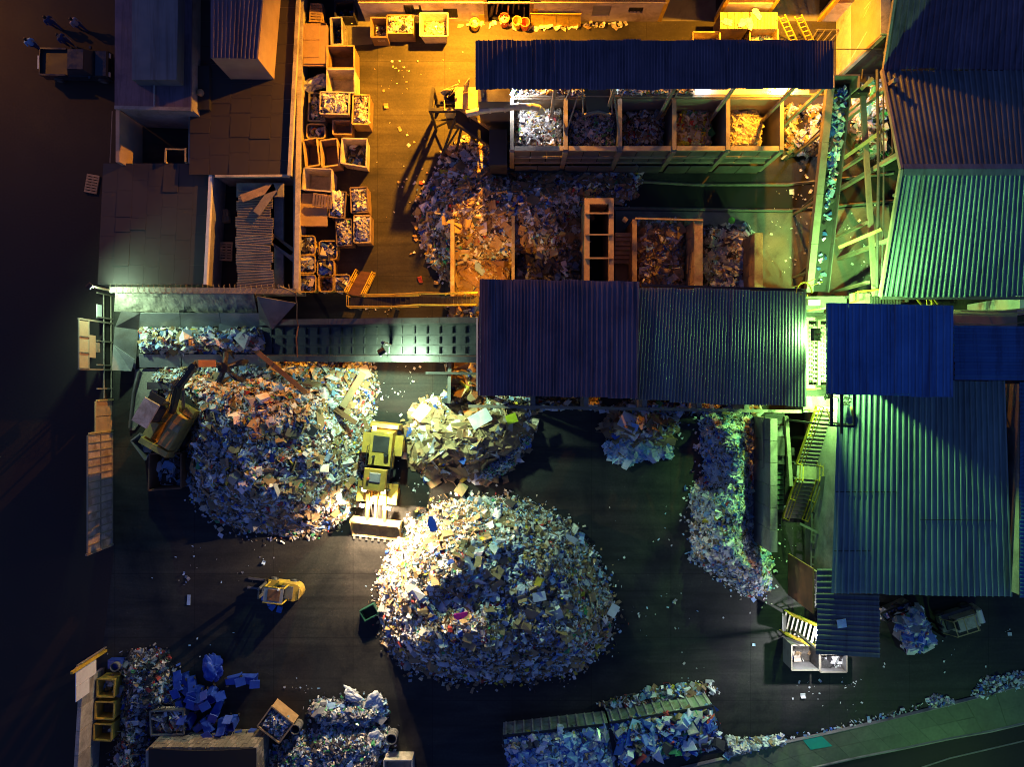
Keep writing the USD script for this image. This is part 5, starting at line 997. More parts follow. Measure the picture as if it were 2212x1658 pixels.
for k, (x, y, t, r, zz) in enumerate(((1205, 330, 75, 20, .3), (1360, 340, 85, 10, .35), (1460, 440, 80, -15, .35), (1590, 480, 25, 30, .1), (1740, 390, 90, 100, .3), (1900, 360, 88, 85, .3), (1230, 600, 88, 15, .35), (1400, 660, 82, 115, .45), (1540, 590, 95, 110, .5), (1690, 580, 86, -25, .35), (1360, 780, 20, 5, 0), (1510, 780, 80, 30, .5), (1700, 790, 84, 5, .35), (1830, 800, 12, 0, .1), (1400, 920, 100, 130, .35), (1600, 930, 88, 0, .35), (1740, 940, 10, 8, 0), (1870, 930, 86, 2, .35), (2020, 920, 88, -5, .3), (1260, 450, 80, 60, .3), (1320, 470, 90, 200, .3))):
    q = P(*z5(x, y), .5); wheeled_bin('blue wheeled bin ' + WBL[k], [q[0], q[1], zz], r, (t, rng.uniform(-12, 12)))
single('blue_sack', bag(P(*z5(1600, 240), .3), .75, .15, 14, .5), BLUEBIN, 'large blue sack lying north of the heap of wheeled bins', 'sack', smooth=True)
q = P(*z5(545, 185), .4); T = Thing('blue_tub', 'dark blue tub lying on its side near the rusty barrel', 'tub', q * [1, 1, 0])
for s in (0, 1): T.part('side', MB().box(q[0] - .35, q[1] - .3 + .5 * s, .05, q[0] + .5, q[1] - .25 + .5 * s, .6), BLUEBIN)
T.part('top_side', MB().box(q[0] - .35, q[1] - .24, .55, q[0] + .5, q[1] + .19, .6), BLUEBIN); T.part('base', MB().box(q[0] + .45, q[1] - .24, .05, q[0] + .5, q[1] + .19, .54), BLUEBIN)
# ================================================================ feed pit and conveyors
FP = Thing('feed_pit', 'steel lined feed pit with sloping plates below the retaining wall', 'feed pit', P(430, 740, 0))
def pl(pts, t=.05): return MB().plate([P(*p) for p in pts], t)
PLATE = M('pit_plate', (0.30, 0.31, 0.30), .5, metal=.25, var=.25, scale=.6, dirt=.5, dirtcol=(.12, .11, .1), dscale=.5)
for k in range(3):
    a, b = 303 + 86 * k, 303 + 86 * (k + 1) - 1
    FP.part('north_plate', pl([(a, 677, 1.7), (b, 677, 1.7), (b + (3 if k < 2 else 14), 712, .5), (a + (-5 if k == 0 else 3), 712, .5)]), PLATE)
FP.part('corner_plate', pl([(249, 706, 1.3), (262, 672, 1.8), (302, 677, 1.7), (299, 713, .5)]), STEEL)
FP.part('west_plate', pl([(248, 706, 1.3), (299, 712, .5), (292, 800, .5), (245, 744, 1.3)]), STEEL)
FP.part('west_plate', pl([(245, 745, 1.31), (291, 777, .9), (284, 802, .6), (242, 800, 1.3)]), PLATE)
for k in range(3):
    a, b = 300 + 92 * k, 300 + 92 * (k + 1) - 1
    FP.part('south_ramp_plate', pl([(a, 766, .8), (b, 766, .8), (b, 794, .35), (a + 2, 794, .35)]), PLATE)
FP.part('pit_floor', MB().prism(iq([(292, 700), (580, 700), (580, 770), (292, 770)], .4), .3, .45), DARKSTEEL)
FP.part('side_slab', MB().prism(iq([(300, 797), (336, 797), (345, 830), (335, 870), (290, 930), (280, 930), (292, 800)], .1), .02, .12), CONC)
FP.part('kerb_pipe', MB().tube([P(300, 800, .3), P(288, 850, .25), P(280, 925, .2)], .1), STEEL)
FP.part('slanted_plate', pl([(318, 826, .5), (345, 826, .6), (365, 840, .5), (318, 842, .3)]), STEEL)
FP.part('east_cheek', pl([(555, 640, 3.2), (640, 655, 2.6), (588, 712, 1.6), (560, 690, 1.2)]), STEEL)

CV = Thing('feed_conveyor', 'broad inclined feed conveyor with cleated dark rubber belt', 'conveyor', P(800, 735, 0))
A, B = P(566, 737, .9), P(1040, 735, 5.0)
d = (B - A) / np.linalg.norm(B - A); s = np.array([0, 1.0, 0]); n = np.cross(d, s) * -1; n *= np.sign(n[2])
L = np.linalg.norm(B - A); hw = .88
at = lambda u, w, h=0: A + d * u + s * w + n * h
CV.part('belt', MB().hexa([at(0, -hw, -.05), at(L, -hw, -.05), at(L, hw, -.05), at(0, hw, -.05)], [at(0, -hw), at(L, -hw), at(L, hw), at(0, hw)]), RUBBER)
for w in (-.3, .3): CV.part('belt_seam', MB().beam(at(.2, w, .012), at(L, w, .012), .05, .02), DARKSTEEL)
for k in range(17):
    u = .75 + k * (L - .9) / 17
    for w in (-.6, 0, .6): CV.part('cleat', MB().beam(at(u, w - .2, .06), at(u, w + .2, .06), .07, .13), RUBBER)
for w, e in ((hw, 1), (-hw, -1)):
    for k in range(6):
        u0, u1 = .1 + k * (L - .1) / 6, .1 + (k + 1) * (L - .1) / 6 - .015
        CV.part('side_panel', MB().hexa([at(u0, w, .0), at(u1, w, .0), at(u1, w + .05 * e, .0), at(u0, w + .05 * e, .0)], [at(u0, w + .08 * e, .42), at(u1, w + .08 * e, .42), at(u1, w + .13 * e, .42), at(u0, w + .13 * e, .42)]), CONVSTEEL)
        CV.part('side_flange', MB().hexa([at(u0, w + .1 * e, .42), at(u1, w + .1 * e, .42), at(u1, w + .45 * e, .40), at(u0, w + .45 * e, .40)], [at(u0, w + .1 * e, .46), at(u1, w + .1 * e, .46), at(u1, w + .45 * e, .44), at(u0, w + .45 * e, .44)]), CONVSTEEL)
    CV.part('side_beam', MB().beam(at(.2, w + .42 * e, .2), at(L, w + .42 * e, .2), .08, .36), CONVSTEEL)
for u in (4.5, 8.5, 12): 
    for w in (-1.2, 1.2): q = at(u, w, 0); CV.part('leg', MB().beam([q[0], q[1], 0], q, .16), STEEL)
q0, q1 = P(575, 765, 1.1), P(560, 700, 1.1)
single('twisted_cable', MB().tube([P(638, 632, 4.6), P(640, 660, 3.9) + [.05, 0, 0], P(641, 690, 3), P(644, 705, 2.6), P(640, 730, 2.6), P(642, 772, 2.4)], .045, 6), RUST, 'twisted cable hanging from the wall corner across the feed conveyor', 'cable')
single('wall_pole', MB().tube([P(638, 633, 2.4), P(638, 633, 2.4) + [0, 0, 3.4]], .06, 8), CREAMSTEEL, 'pale pole standing on the corner of the razor wire wall', 'pole')

CR = Thing('inclined_conveyor', 'long inclined conveyor carrying bottles up to the long canopy', 'conveyor', G(1737, 430))
a, b = G(1737, 640, 2.4), G(1737, 262, 5.6)
d2 = (b - a) / np.linalg.norm(b - a); s2 = np.array([1.0, 0, 0]); n2 = np.cross(s2, d2); L2 = np.linalg.norm(b - a)
at2 = lambda u, w, h=0: a + d2 * u + s2 * w + n2 * h
CR.part('belt', MB().hexa([at2(0, -.42, -.05), at2(0, .42, -.05), at2(L2, .42, -.05), at2(L2, -.42, -.05)], [at2(0, -.42), at2(0, .42), at2(L2, .42), at2(L2, -.42)]), RUBBER)
for k in range(4):
    u0, u1 = k * L2 / 4, (k + 1) * L2 / 4 - .02
    CR.part('west_side_beam', MB().hexa([at2(u0, -.82, -.25), at2(u0, -.44, -.25), at2(u1, -.44, -.25), at2(u1, -.82, -.25)], [at2(u0, -.86, .3), at2(u0, -.46, .34), at2(u1, -.46, .34), at2(u1, -.86, .3)]), CREAMSTEEL)
    CR.part('east_side_panel', MB().hexa([at2(u0, .43, -.25), at2(u0, .48, -.25), at2(u1, .48, -.25), at2(u1, .43, -.25)], [at2(u0, .5, .3), at2(u0, .55, .3), at2(u1, .55, .3), at2(u1, .5, .3)]), STEEL)
for u in (1.2, 5.5, 9.5):
    for w in (-.7, .5): q = at2(u, w, -.2); CR.part('leg', MB().beam([q[0], q[1], 0], q, .14), CREAMSTEEL)
    CR.part('cross_brace', MB().beam([*at2(u, -.7)[:2], .4], at2(u + 1.6, .5, -.25), .09), STEEL)
for e in (-1, 1): CR.part('orange_leg', MB().beam(G(1737 + 16 * e, 646, 0), G(1737 + 14 * e, 590, 2.6), .34, .2), RUST)
rng = np.random.default_rng(77); mb = MB()
for lo_, hi_, cnt, wd in ((0, L2 * .5, 26, .2), (L2 * .45, L2 * .72, 80, .26), (L2 * .68, L2, 330, .38)):
    u = rng.uniform(lo_, hi_, cnt); w = rng.uniform(-wd, wd, cnt) * .9
    scatter(mb, a + d2 * u[:, None] + s2 * w[:, None] + n2 * .1, np.tile(n2, (cnt, 1)), [(LB, 26), (W8, 14), (BL, 14), (GY, 18), (DK, 26), (YE, 3)], .22, rng, mix=(.3, .7), flat=1.0)
CR.part('bottles', mb, SHINY, kind='stuff')
HB = Thing('transfer_hopper', 'dark box hopper where the inclined conveyor meets the long canopy', 'hopper', P(1828, 180, 0))
X0, Y0, X1, Y1 = irect(1800, 162, 1856, 190, 6.2)
for k, (u0, v0, u1, v1) in enumerate(((X0, Y1 - .08, X1, Y1), (X1 - .1, Y0, X1, Y1 - .085), (X0, Y0, X0 + .06, Y1 - .085))): HB.part('side_panel', MB().box(u0, v0, 5.0, u1, v1, 6.3), STEEL if k != 1 else CREAMSTEEL)
HB.part('floor', MB().box(X0 + .06, Y0, 5.0, X1 - .105, Y1 - .085, 5.05), DARKSTEEL)
for u in (X0 + .1, X1 - .1): HB.part('leg', MB().beam([u, Y1 - .2, 0], [u, Y1 - .2, 5], .14), STEEL)
HB.part('outlet_box', MB().box(X1 + .02, Y0 - .1, 4.9, X1 + .8, Y1 - .5, 5.8), DARKSTEEL)
single('tie_wire', MB().tube([P(1800, 106, 6.1), P(1905, 106, 6.0)], .03, 5), DARKSTEEL, 'taut dark wire from the long canopy to the gabled shed', 'wire')
PR = Thing('pipe_rack', 'rack of long beams and thin pipes beside the gabled shed', 'pipe rack', G(1795, 400))
PR.part('cream_beam', MB().beam(P(1863, 198, 5.2), P(1890, 640, 5.2), .28, .2), CREAMSTEEL)
PR.part('thin_pipe', MB().tube([P(1895, 150, 5.8), P(1898, 380, 5.8), P(1894, 640, 5.8)], .09, 8), STEEL)
PR.part('thin_pipe', MB().tube([P(1908, 190, 6), P(1909, 380, 6), P(1908, 500, 6), P(1903, 640, 6)], .05, 6), STEEL)
PR.part('looped_pipe', MB().tube([P(1926, 250, 6), P(1928, 330, 6), P(1916, 342, 6), P(1903, 330, 6), P(1902, 270, 6)], .05, 6), STEEL)
for x0_, y0_, x1_, y1_, z0_, z1_ in ((1912, 278, 1822, 342, 6, 4.6), (1905, 495, 1812, 535, 6, 4.2), (1886, 168, 1852, 200, 6.2, 5.6)): PR.part('diagonal_brace', MB().beam(P(x0_, y0_, z0_), P(x1_, y1_, z1_), .2, .16), OCHRE)
for y in (205, 330, 480, 610): q = P(1876, y, 5.2); PR.part('post', MB().beam([q[0], q[1], 0], q, .18), CREAMSTEEL)

# ---------------------------------------------------------------- chute tower at the west end of the long canopy
CT = Thing('chute_tower', 'ochre steel chute tower on trestle legs west of the long canopy', 'tower', P(990, 210, 0))
def q3(x, y, z): return P(x, y, z)
ht = 4.3; X0, Y0, X1, Y1 = irect(958, 192, 1028, 234, ht)
CT.part('hopper_wall', MB().box(X0, Y0, 2.4, X1, Y0 + .06, ht - .3), OCHRE); CT.part('hopper_wall', MB().box(X0, Y1 - .06, 2.4, X1, Y1, ht), OCHRE); CT.part('hopper_wall', MB().box(X0, Y0 + .07, 2.4, X0 + .06, Y1 - .07, ht - .3), OCHRE); CT.part('hopper_wall', MB().box(X1 - .06, Y0 + .07, 2.4, X1, Y1 - .07, ht), OCHRE)
CT.part('hopper_floor', MB().box(X0 + .07, Y0 + .07, 2.5, X1 - .07, Y1 - .07, 2.56), DARKSTEEL)
CT.part('deck_plate', MB().box(X1 - 1.25, Y0 - .05, ht + .01, X1 + .1, Y1 + .1, ht + .07), OCHRE)
CT.part('cross_plate', MB().hexa([[X0, Y0 + .5, ht - .5], [X1 - 1.3, Y0 + .1, ht - .9], [X1 - 1.3, Y0 + .5, ht - .9], [X0, Y0 + .9, ht - .5]], [[X0, Y0 + .5, ht - .42], [X1 - 1.3, Y0 + .1, ht - .82], [X1 - 1.3, Y0 + .5, ht - .82], [X0, Y0 + .9, ht - .42]]), STEEL)
CT.part('side_panel', pl([(950, 198, 4.0), (984, 183, 4.4), (990, 181, 4.4), (958, 206, 3.9)], .05), OCHRE)
CT.part('side_panel', pl([(1000, 200, 4.4), (1004, 182, 5.0), (1014, 168, 5.2), (1011, 198, 4.4)], .05), OCHRE)
CT.part('drive_disc', MB().tube([P(974, 197, 4.6), P(977, 199, 4.6)], .28, 14), DARKSTEEL)
CT.part('lever', MB().beam(P(966, 210, 4.6), P(990, 188, 4.7), .08), OCHRE)
for y in (224, 238): CT.part('front_beam', MB().beam(P(926 if y > 230 else 946, y, 3.7), P(1020, y, 3.7), .2, .34), DARKSTEEL)
CT.part('west_beam', MB().beam(P(936, 190, 3.7), P(929, 238, 3.7), .18, .3), DARKSTEEL)
CT.part('south_skirt', MB().box(X0, Y0 - .12, .9, X1, Y0 - .06, 2.6), DARKSTEEL)  # extra panel added so the tower casts a fuller shadow
for x, y in ((936, 192), (930, 238), (1018, 238), (1018, 195)):
    t_ = P(x, y, 3.6); CT.part('leg', MB().beam([t_[0], t_[1], 0], t_, .17), DARKSTEEL)
for (x, y), (u, v) in (((930, 238), (1018, 238)), ((936, 192), (930, 238)), ((1018, 195), (1018, 238))):
    p_, r_ = P(x, y, 3.5), P(u, v, 3.5); CT.part('brace', MB().beam([p_[0], p_[1], .3], r_, .1), DARKSTEEL); CT.part('brace', MB().beam(p_ * [1, 1, .5], r_ * [1, 1, .5], .09), DARKSTEEL)
single('wrapped_bale', MB().tm(trimesh.creation.box((1.1, 2.2, 3.2)).subdivide().subdivide()).tm(trimesh.creation.icosphere(2, .01)), RUBBER, 'dark film wrapped bale standing beside the first bay', 'bale', at=(0, 0, -1.6)).GetAttribute('xformOp:translate').Set(tuple(map(float, P(1076, 318, 3.2) * [1, 1, 0])))
BLK = Thing('drum_housing', 'added unseen light blocking box under the west end of the long canopy', 'blocker', G(1072, 250))  # unseen box added to keep the sodium lamp off the dark heap
BLK.part('housing', MB().box(*G(1042, 296)[:2], .4, *G(1102, 207)[:2], 6.4), STEEL); BLK.part('skid', MB().box(*G(1046, 292)[:2], 0, *G(1098, 211)[:2], .39), DARKSTEEL)
TR = Thing('trestle_conveyor', 'dark trestle conveyor slanting down from the chute tower to the dark heap', 'conveyor', P(1000, 280, 0))
a, b = P(1015, 250, 4.2), P(962, 340, .5)
CT2 = [P(1010, 245, 4.0), P(1048, 240, 3.6), P(1060, 300, 1.2), P(1030, 330, .8)]
for w in (-.5, .5): TR.part('side_beam', MB().beam(P(985, 250, 4.0) + [0, w, 0], P(1068, 305, 2.4) + [0, w, 0], .1, .4), OCHRE if w > 0 else DARKSTEEL)
TR.part('belt', MB().hexa([P(985, 250, 3.9) + [0, -.45, 0], P(1068, 305, 2.3) + [0, -.45, 0], P(1068, 305, 2.3) + [0, .45, 0], P(985, 250, 3.9) + [0, .45, 0]], [P(985, 250, 4.0) + [0, -.45, 0], P(1068, 305, 2.4) + [0, -.45, 0], P(1068, 305, 2.4) + [0, .45, 0], P(985, 250, 4.0) + [0, .45, 0]]), RUBBER)
for x, y, z, fx, fy_ in ((985, 252, 3.8, 955, 335), (1000, 262, 3.6, 985, 330), (1040, 288, 2.9, 1030, 310), (1066, 304, 2.3, 1072, 305)):
    TR.part('trestle_leg', MB().beam(P(fx, fy_, 0), P(x, y, z), .12), DARKSTEEL)
for p_, r_ in ((P(955, 335, .4), P(1000, 262, 3)), (P(955, 335, .3), P(988, 345, .3)), (P(1030, 310, .2), P(985, 252, 3))): TR.part('trestle_brace', MB().beam(p_, r_, .1), DARKSTEEL)
AP = Thing('air_duct', 'long cream pipe with flanged joints reaching over the first bay', 'pipe', P(1090, 232, 0))
pts = [(1008, 246), (1030, 241), (1058, 236), (1090, 233), (1120, 230), (1148, 230), (1162, 233), (1170, 240)]; zz = [4.9, 5.0, 5.1, 5.2, 5.2, 5.2, 5.1, 4.8]
for k in range(len(pts) - 1): AP.part('pipe_section', MB().tube([P(*pts[k], zz[k]), P(*pts[k + 1], zz[k + 1])], .2, 14, cap=True), PVC, smooth=40)
for k in (1, 2, 3, 4): p_, r_ = P(*pts[k], zz[k]), P(*pts[k + 1], zz[k + 1]); u_ = (r_ - p_) / np.linalg.norm(r_ - p_); AP.part('flange', MB().tube([p_ - u_ * .05, p_ + u_ * .05], .25, 14), PVC)
for x, y in ((1012, 245), (1095, 232)): AP.part('stand', MB().beam([*P(x, y, 5)[:2], 0], P(x, y, 4.85), .1), DARKSTEEL)
CH = Thing('bay_chute', 'dark rubber chute with curled lip hanging over the second bay', 'chute', P(1290, 220, 0))
CH.part('chute_belt', pl([(1262, 190, 5.6), (1318, 190, 5.6), (1315, 246, 4.6), (1268, 246, 4.6)], .08), RUBBER)
CH.part('lip', MB().tube([P(1262, 249, 4.5), P(1280, 243, 4.65), P(1292, 240, 4.7), P(1304, 243, 4.65), P(1318, 249, 4.5)], .13, 8), STEEL)
for x in (1258, 1320): CH.part('hanger', MB().beam(P(x, 190, 5.8), P(x + 2, 246, 4.7), .08), CREAMSTEEL)
CH.part('cross_rail', MB().beam(P(1252, 207, 5.3), P(1340, 208, 5.3), .1), CREAMSTEEL)
for x0_, x1_ in ((1252, 1222), (1325, 1338)): CH.part('strut', MB().beam(P(x0_, 195, 5.6), P(x1_, 290, 4.4), .09), CREAMSTEEL)

# timber chute and bunker walls north of the hall
TC_ = Thing('timber_chute', 'tall open topped timber framed chute with three cross bars', 'chute', P(1294, 520, 0))
z = 3.6; X0, Y0, X1, Y1 = irect(1263, 428, 1326, 640, z)
for k, (u0, v0, u1, v1) in enumerate(((X0, Y0, X0 + .3, Y1), (X1 - .3, Y0, X1, Y1), (X0 + .305, Y1 - .36, X1 - .305, Y1))):
    TC_.part('wall_panel', MB().box(u0 + .04, v0 + .02, 0, u1 - .04, v1 - .02, z - .1), PLYWOOD); TC_.part('capping', MB().box(u0, v0, z - .098, u1, v1, z), WOOD)
for y in (461, 507, 558): TC_.part('cross_bar', MB().beam(P(1264, y, z + .05), P(1325, y, z + .05), .09), WOOD)
TC_.part('floor', MB().box(X0 + .3, Y0, .01, X1 - .3, Y1 - .3, .05), NEARBLACK)
BW = Thing('boarded_partition', 'yellow lit timber boarding between the chute and the bunker', 'partition', P(1350, 540, 0))
for k in range(7): BW.part('board', MB().box(P(1328, 0, 2)[0], P(0, 505 + k * 9 + 8, 2)[1], .9 + .12 * (6 - k) / 2, P(1366, 0, 2)[0], P(0, 505 + k * 9, 2)[1], 1.6 + .12 * (6 - k)), PLYWOOD)
BW.part('lower_panel', MB().box(P(1328, 0, 1)[0], P(0, 640, 1)[1], .02, P(1366, 0, 1)[0], P(0, 568, 1)[1], 1.0), PLYWOOD)
BW.part('post', MB().beam(P(1351, 475, 0), P(1350, 475, 3.0), .3), WOOD)
for name, lab, x0_, x1_, y0_, y1_, z, m in (('bunker_wall', 'tall yellow edged bunker wall left of the orange lit cardboard', 973, 981, 474, 640, 2.6, OCHRE), ('bunker_wall', 'tall yellow edged bunker wall right of the orange lit cardboard', 1105, 1112, 466, 640, 2.6, OCHRE), ('timber_wall', 'timber faced wall with a pale top edge left of the grey cardboard bunker', 1366, 1376, 474, 640, 3.0, PLYWOOD), ('timber_wall', 'broad leaning timber wall between the two northern bunkers', 1500, 1518, 474, 640, 3.2, PLYWOOD), ('timber_wall', 'lone timber wall at the east end of the bunkers', 1630, 1648, 503, 650, 3.4, PLYWOOD)):
    T = Thing(name, lab, 'wall', P((x0_ + x1_) / 2, 560, 0)); X0, Y0, X1, Y1 = irect(x0_, y0_, x1_, y1_, z)
    for k in range(5): T.part('wall_board', MB().box(X0 + .02, Y0 + (Y1 - Y0) * k / 5 + .01, 0, X1 - .02, Y0 + (Y1 - Y0) * (k + 1) / 5 - .01, z - .08), m)
    T.part('capping', MB().box(X0, Y0, z - .078, X1, Y1, z), m)
single('bunker_rail', MB().beam(P(1372, 472, 3.05), P(1519, 476, 3.25), .1), WOOD, 'thin rail across the mouth of the grey cardboard bunker', 'rail')
T = Thing('corner_bunker', 'dark beams framing the bunker at the south-west corner of the hall', 'bunker', P(1000, 830, 0))
T.part('west_beam', MB().beam(P(972, 780, 2.2), P(970, 872, 2.2), .2, .3), STEEL); T.part('west_wall', MB().box(P(966, 0, 2)[0], P(0, 868, 2)[1], 0, P(972, 0, 2)[0], P(0, 778, 2)[1], 2.0), DARKSTEEL)
T.part('long_beam', MB().beam(P(920, 806, 2.6), P(1036, 808, 2.6), .16, .2), DARKSTEEL); T.part('post', MB().beam(P(963, 866, 0), P(960, 866, 2.2), .3), DARKSTEEL)
T = Thing('concrete_wall', 'long concrete wall along the east side of the paper heap', 'wall', P(1630, 1040, 0))
for k in range(6): T.part('wall_block', MB().box(P(1626, 0, 0)[0], P(0, 900 + 45 * (k + 1) - 1, 0)[1], 0, P(1640, 0, 0)[0], P(0, 900 + 45 * k, 0)[1], 3.5), CONC)

# ---------------------------------------------------------------- stairs and walkways
def rail(T, pts, h=1.05, r=.035, posts=1.3, mat=YELLOW, bars=(1.05, .55)):
    pts = np.asarray(pts, float)
    for b_ in bars: T.part('handrail', MB().tube(pts + [0, 0, b_], r, 6), mat)
    for i in range(len(pts) - 1):
        n_ = max(1, int(np.linalg.norm(pts[i + 1] - pts[i]) / posts))
        for k in range(n_ + (i == len(pts) - 2)): p_ = pts[i] + (pts[i + 1] - pts[i]) * k / n_; T.part('rail_post', MB().beam(p_, p_ + [0, 0, h], .05), mat)
def flight(T, a, b, w, n, mat=STEEL, tm=.25):
    """n treads from the foot a to the head b (centre points), w wide."""
    a, b = np.asarray(a, float), np.asarray(b, float); d = b - a; h = d * [1, 1, 0] / np.linalg.norm(d[:2]); s = np.array([-h[1], h[0], 0])
    for k in range(n):
        c = a + d * (k + .5) / n; e = h * tm / 2
        T.part('tread', MB().hexa([c - e - s * w / 2 - [0, 0, .04], c + e - s * w / 2 - [0, 0, .04], c + e + s * w / 2 - [0, 0, .04], c - e + s * w / 2 - [0, 0, .04]], [c - e - s * w / 2, c + e - s * w / 2, c + e + s * w / 2, c - e + s * w / 2]), mat)
    for e in (-1, 1): T.part('stringer', MB().beam(a + s * e * (w / 2 + .05) - [0, 0, .05], b + s * e * (w / 2 + .05) - [0, 0, .05], .06, .24), YELLOW)
    return s
ST = Thing('walkway_stair', 'yellow railed steel stair rising to the walkway beside the gadget boxes', 'stairs', G(785, 590))
a, b = G(793, 590, .1), P(769, 637, 2.35)
s = flight(ST, a, b, .95, 11, RUST, .24)
for e in (-1, 1): rail(ST, [a + s * e * .53, b + s * e * .53])
WW = Thing('walkway', 'narrow grating walkway with yellow handrails leading to the sorting hall', 'walkway', P(900, 650, 0))
zs = [(757, 2.35), (785, 2.35), (855, 2.35), (906, 2.6), (962, 3.3), (1034, 3.4)]
for k in range(len(zs) - 1):
    (x0_, za), (x1_, zb_) = zs[k], zs[k + 1]; n_ = max(1, int((x1_ - x0_) / 9))
    for m_ in range(n_):
        u0, u1 = m_ / n_, (m_ + 1) / n_; xa, xb, zc = x0_ + (x1_ - x0_) * u0, x0_ + (x1_ - x0_) * u1, za + (zb_ - za) * (u0 + u1) / 2
        yn_, ys_ = 643 - 3 * (xa > 890), 664 - 2 * (xa > 890)
        X0, Y0, X1, Y1 = irect(xa + .3, yn_, xb - .3, ys_, zc); WW.part('grating_panel', MB().box(X0, Y0, zc - .05, X1, Y1, zc), DARKSTEEL)
rail(WW, [P(785, 640, 2.35), P(855, 640, 2.35), P(908, 637, 2.6), P(963, 638, 3.3), P(1033, 636, 3.4)])
rail(WW, [P(756, 642, 2.35), P(757, 666, 2.35), P(852, 666, 2.35), P(908, 662, 2.6), P(962, 663, 3.3), P(1030, 662, 3.4)])
for x in (765, 850, 960): 
    for y in (645, 662): q = P(x, y, 2.3); WW.part('leg', MB().beam([q[0], q[1], 0], q, .1), STEEL)
WW.part('edge_channel', MB().beam(P(757, 666, 2.28), P(905, 663, 2.5), .06, .16), YELLOW); WW.part('edge_channel', MB().beam(P(785, 641, 2.28), P(905, 639, 2.5), .06, .16), YELLOW)
# screen platform stairs under the tower
S2 = Thing('tower_stair', 'long green lit steel stair with yellow rails climbing to the screen platform', 'stairs', P(1740, 1010, 0))
f0, l0, l1, h1 = P(1712, 1121, .1), P(1742, 1036, 2.0), P(1743, 1004, 2.0), P(1787, 880, 4.5)
s = flight(S2, f0, l0, 1.15, 10, CREAMSTEEL, .22)
S2.part('landing', MB().hexa([l0 + s * .62 - [0, 0, .06], l0 - s * .62 - [0, 0, .06], l1 - s * .62 - [0, 0, .06], l1 + s * .62 - [0, 0, .06]], [l0 + s * .62, l0 - s * .62, l1 - s * .62, l1 + s * .62]), CREAMSTEEL)
s_ = flight(S2, l1, h1, 1.15, 15, CREAMSTEEL, .25)
for e in (-1, 1): rail(S2, [f0 + s * e * .62, l0 + s * e * .62, l1 + s * e * .62, h1 + s_ * e * .62], posts=1.6)
for q in (l0, l1):
    for e in (-1, 1): q_ = q + s * e * .7; S2.part('leg', MB().beam([q_[0], q_[1], 0], q_ - [0, 0, .07], .12), STEEL)
SP = Thing('screen_platform', 'green lit platform carrying a disc screen between the hall and the tower', 'platform', P(1765, 760, 0))
z = 3.6; X0, Y0, X1, Y1 = irect(1736, 640, 1830, 892, z)
for k in range(7): SP.part('deck_plate', MB().box(X0, Y0 + (Y1 - Y0) * k / 7 + .01, z - .12, X1, Y0 + (Y1 - Y0) * (k + 1) / 7 - .01, z - .06), SLAB if k in (0, 6) else DARKSTEEL)
for x in (X0 + .2, X1 - .2):
    for k in range(4): y = Y0 + .2 + (Y1 - Y0 - .4) * k / 3; SP.part('leg', MB().beam([x, y, 0], [x, y, z - .13], .2), STEEL)
for x in (1742, 1768, 1789): SP.part('frame_rail', MB().beam(P(x, 690, 4.2), P(x, 836, 4.2), .16, .24), CREAMSTEEL)
for k, x in enumerate((1750, 1759, 1776, 1784)):
    SP.part('screen_shaft', MB().tube([P(x, 700, 4.15), P(x, 826, 4.15)], .06, 8), STEEL)
    for m_ in range(13):
        y = 704 + m_ * 9.6 + (k % 2) * 4; sh = P(x, y, 4.15); SP.part('screen_disc', MB().tube([sh - [0, .06, 0], sh + [0, .06, 0]], .17, 8), CREAMSTEEL)
for y in (690, 836): SP.part('cross_beam', MB().beam(P(1738, y, 4.1), P(1800, y, 4.1), .2, .3), CREAMSTEEL)
for p_, r_ in (((1744, 672, 5), (1800, 664, 6)), ((1784, 682, 5), (1800, 720, 6)), ((1784, 838, 5), (1800, 806, 6)), ((1742, 842, 4.6), (1800, 838, 5.4))): SP.part('red_strut', MB().beam(P(*p_), P(*r_), .09), RUST)
SP.part('control_box', MB().box(*P(1746, 660, 3.9)[:2], 3.5, *P(1772, 648, 3.9)[:2], 3.9), WHITE)
rail(SP, [P(1738, 886, 3.6), P(1800, 884, 3.6)], posts=.9)
LC = Thing('caged_ladder', 'yellow caged ladder at the north-east corner of the hall roof', 'ladder', P(1740, 640, 0))
for x in (1730, 1744): LC.part('stile', MB().beam(P(x, 640, 3.6), P(x, 636, 6.6), .06), YELLOW)
for k in range(8): LC.part('rung', MB().beam(P(1730, 639, 3.8 + k * .36), P(1744, 639, 3.8 + k * .36), .04), YELLOW)
for k in range(4):
    zz_ = 4.4 + k * .75; c = P(1737, 634, zz_); an = np.linspace(0, np.pi, 9); LC.part('cage_hoop', MB().tube(np.column_stack([c[0] + .45 * np.cos(an), c[1] + .65 * np.sin(an), np.full(9, zz_)]), .03, 5), YELLOW)
for e in (-.4, 0, .4): LC.part('cage_bar', MB().beam([P(1737, 634, 5)[0] + e, P(1737, 634, 5)[1] + .62 - abs(e) * .4, 4.4], [P(1737, 634, 5)[0] + e, P(1737, 634, 5)[1] + .62 - abs(e) * .4, 6.65], .03), YELLOW)
NP_ = Thing('north_platform', 'yellow railed platform with a short stair north of the tower', 'platform', P(1900, 640, 0))
z = 5.0
NP_.part('deck', MB().box(*P(1836, 656, z)[:2], z - .08, *P(1880, 634, z)[:2], z), CREAMSTEEL)
for k in range(11): X0, Y0, X1, Y1 = irect(1882 + k * 7, 640 + k * .6, 1886 + k * 7, 658, z); NP_.part('tread', MB().box(X0, Y0, z - .1 - .05 * k, X1, Y1, z - .05 - .05 * k), STEEL)
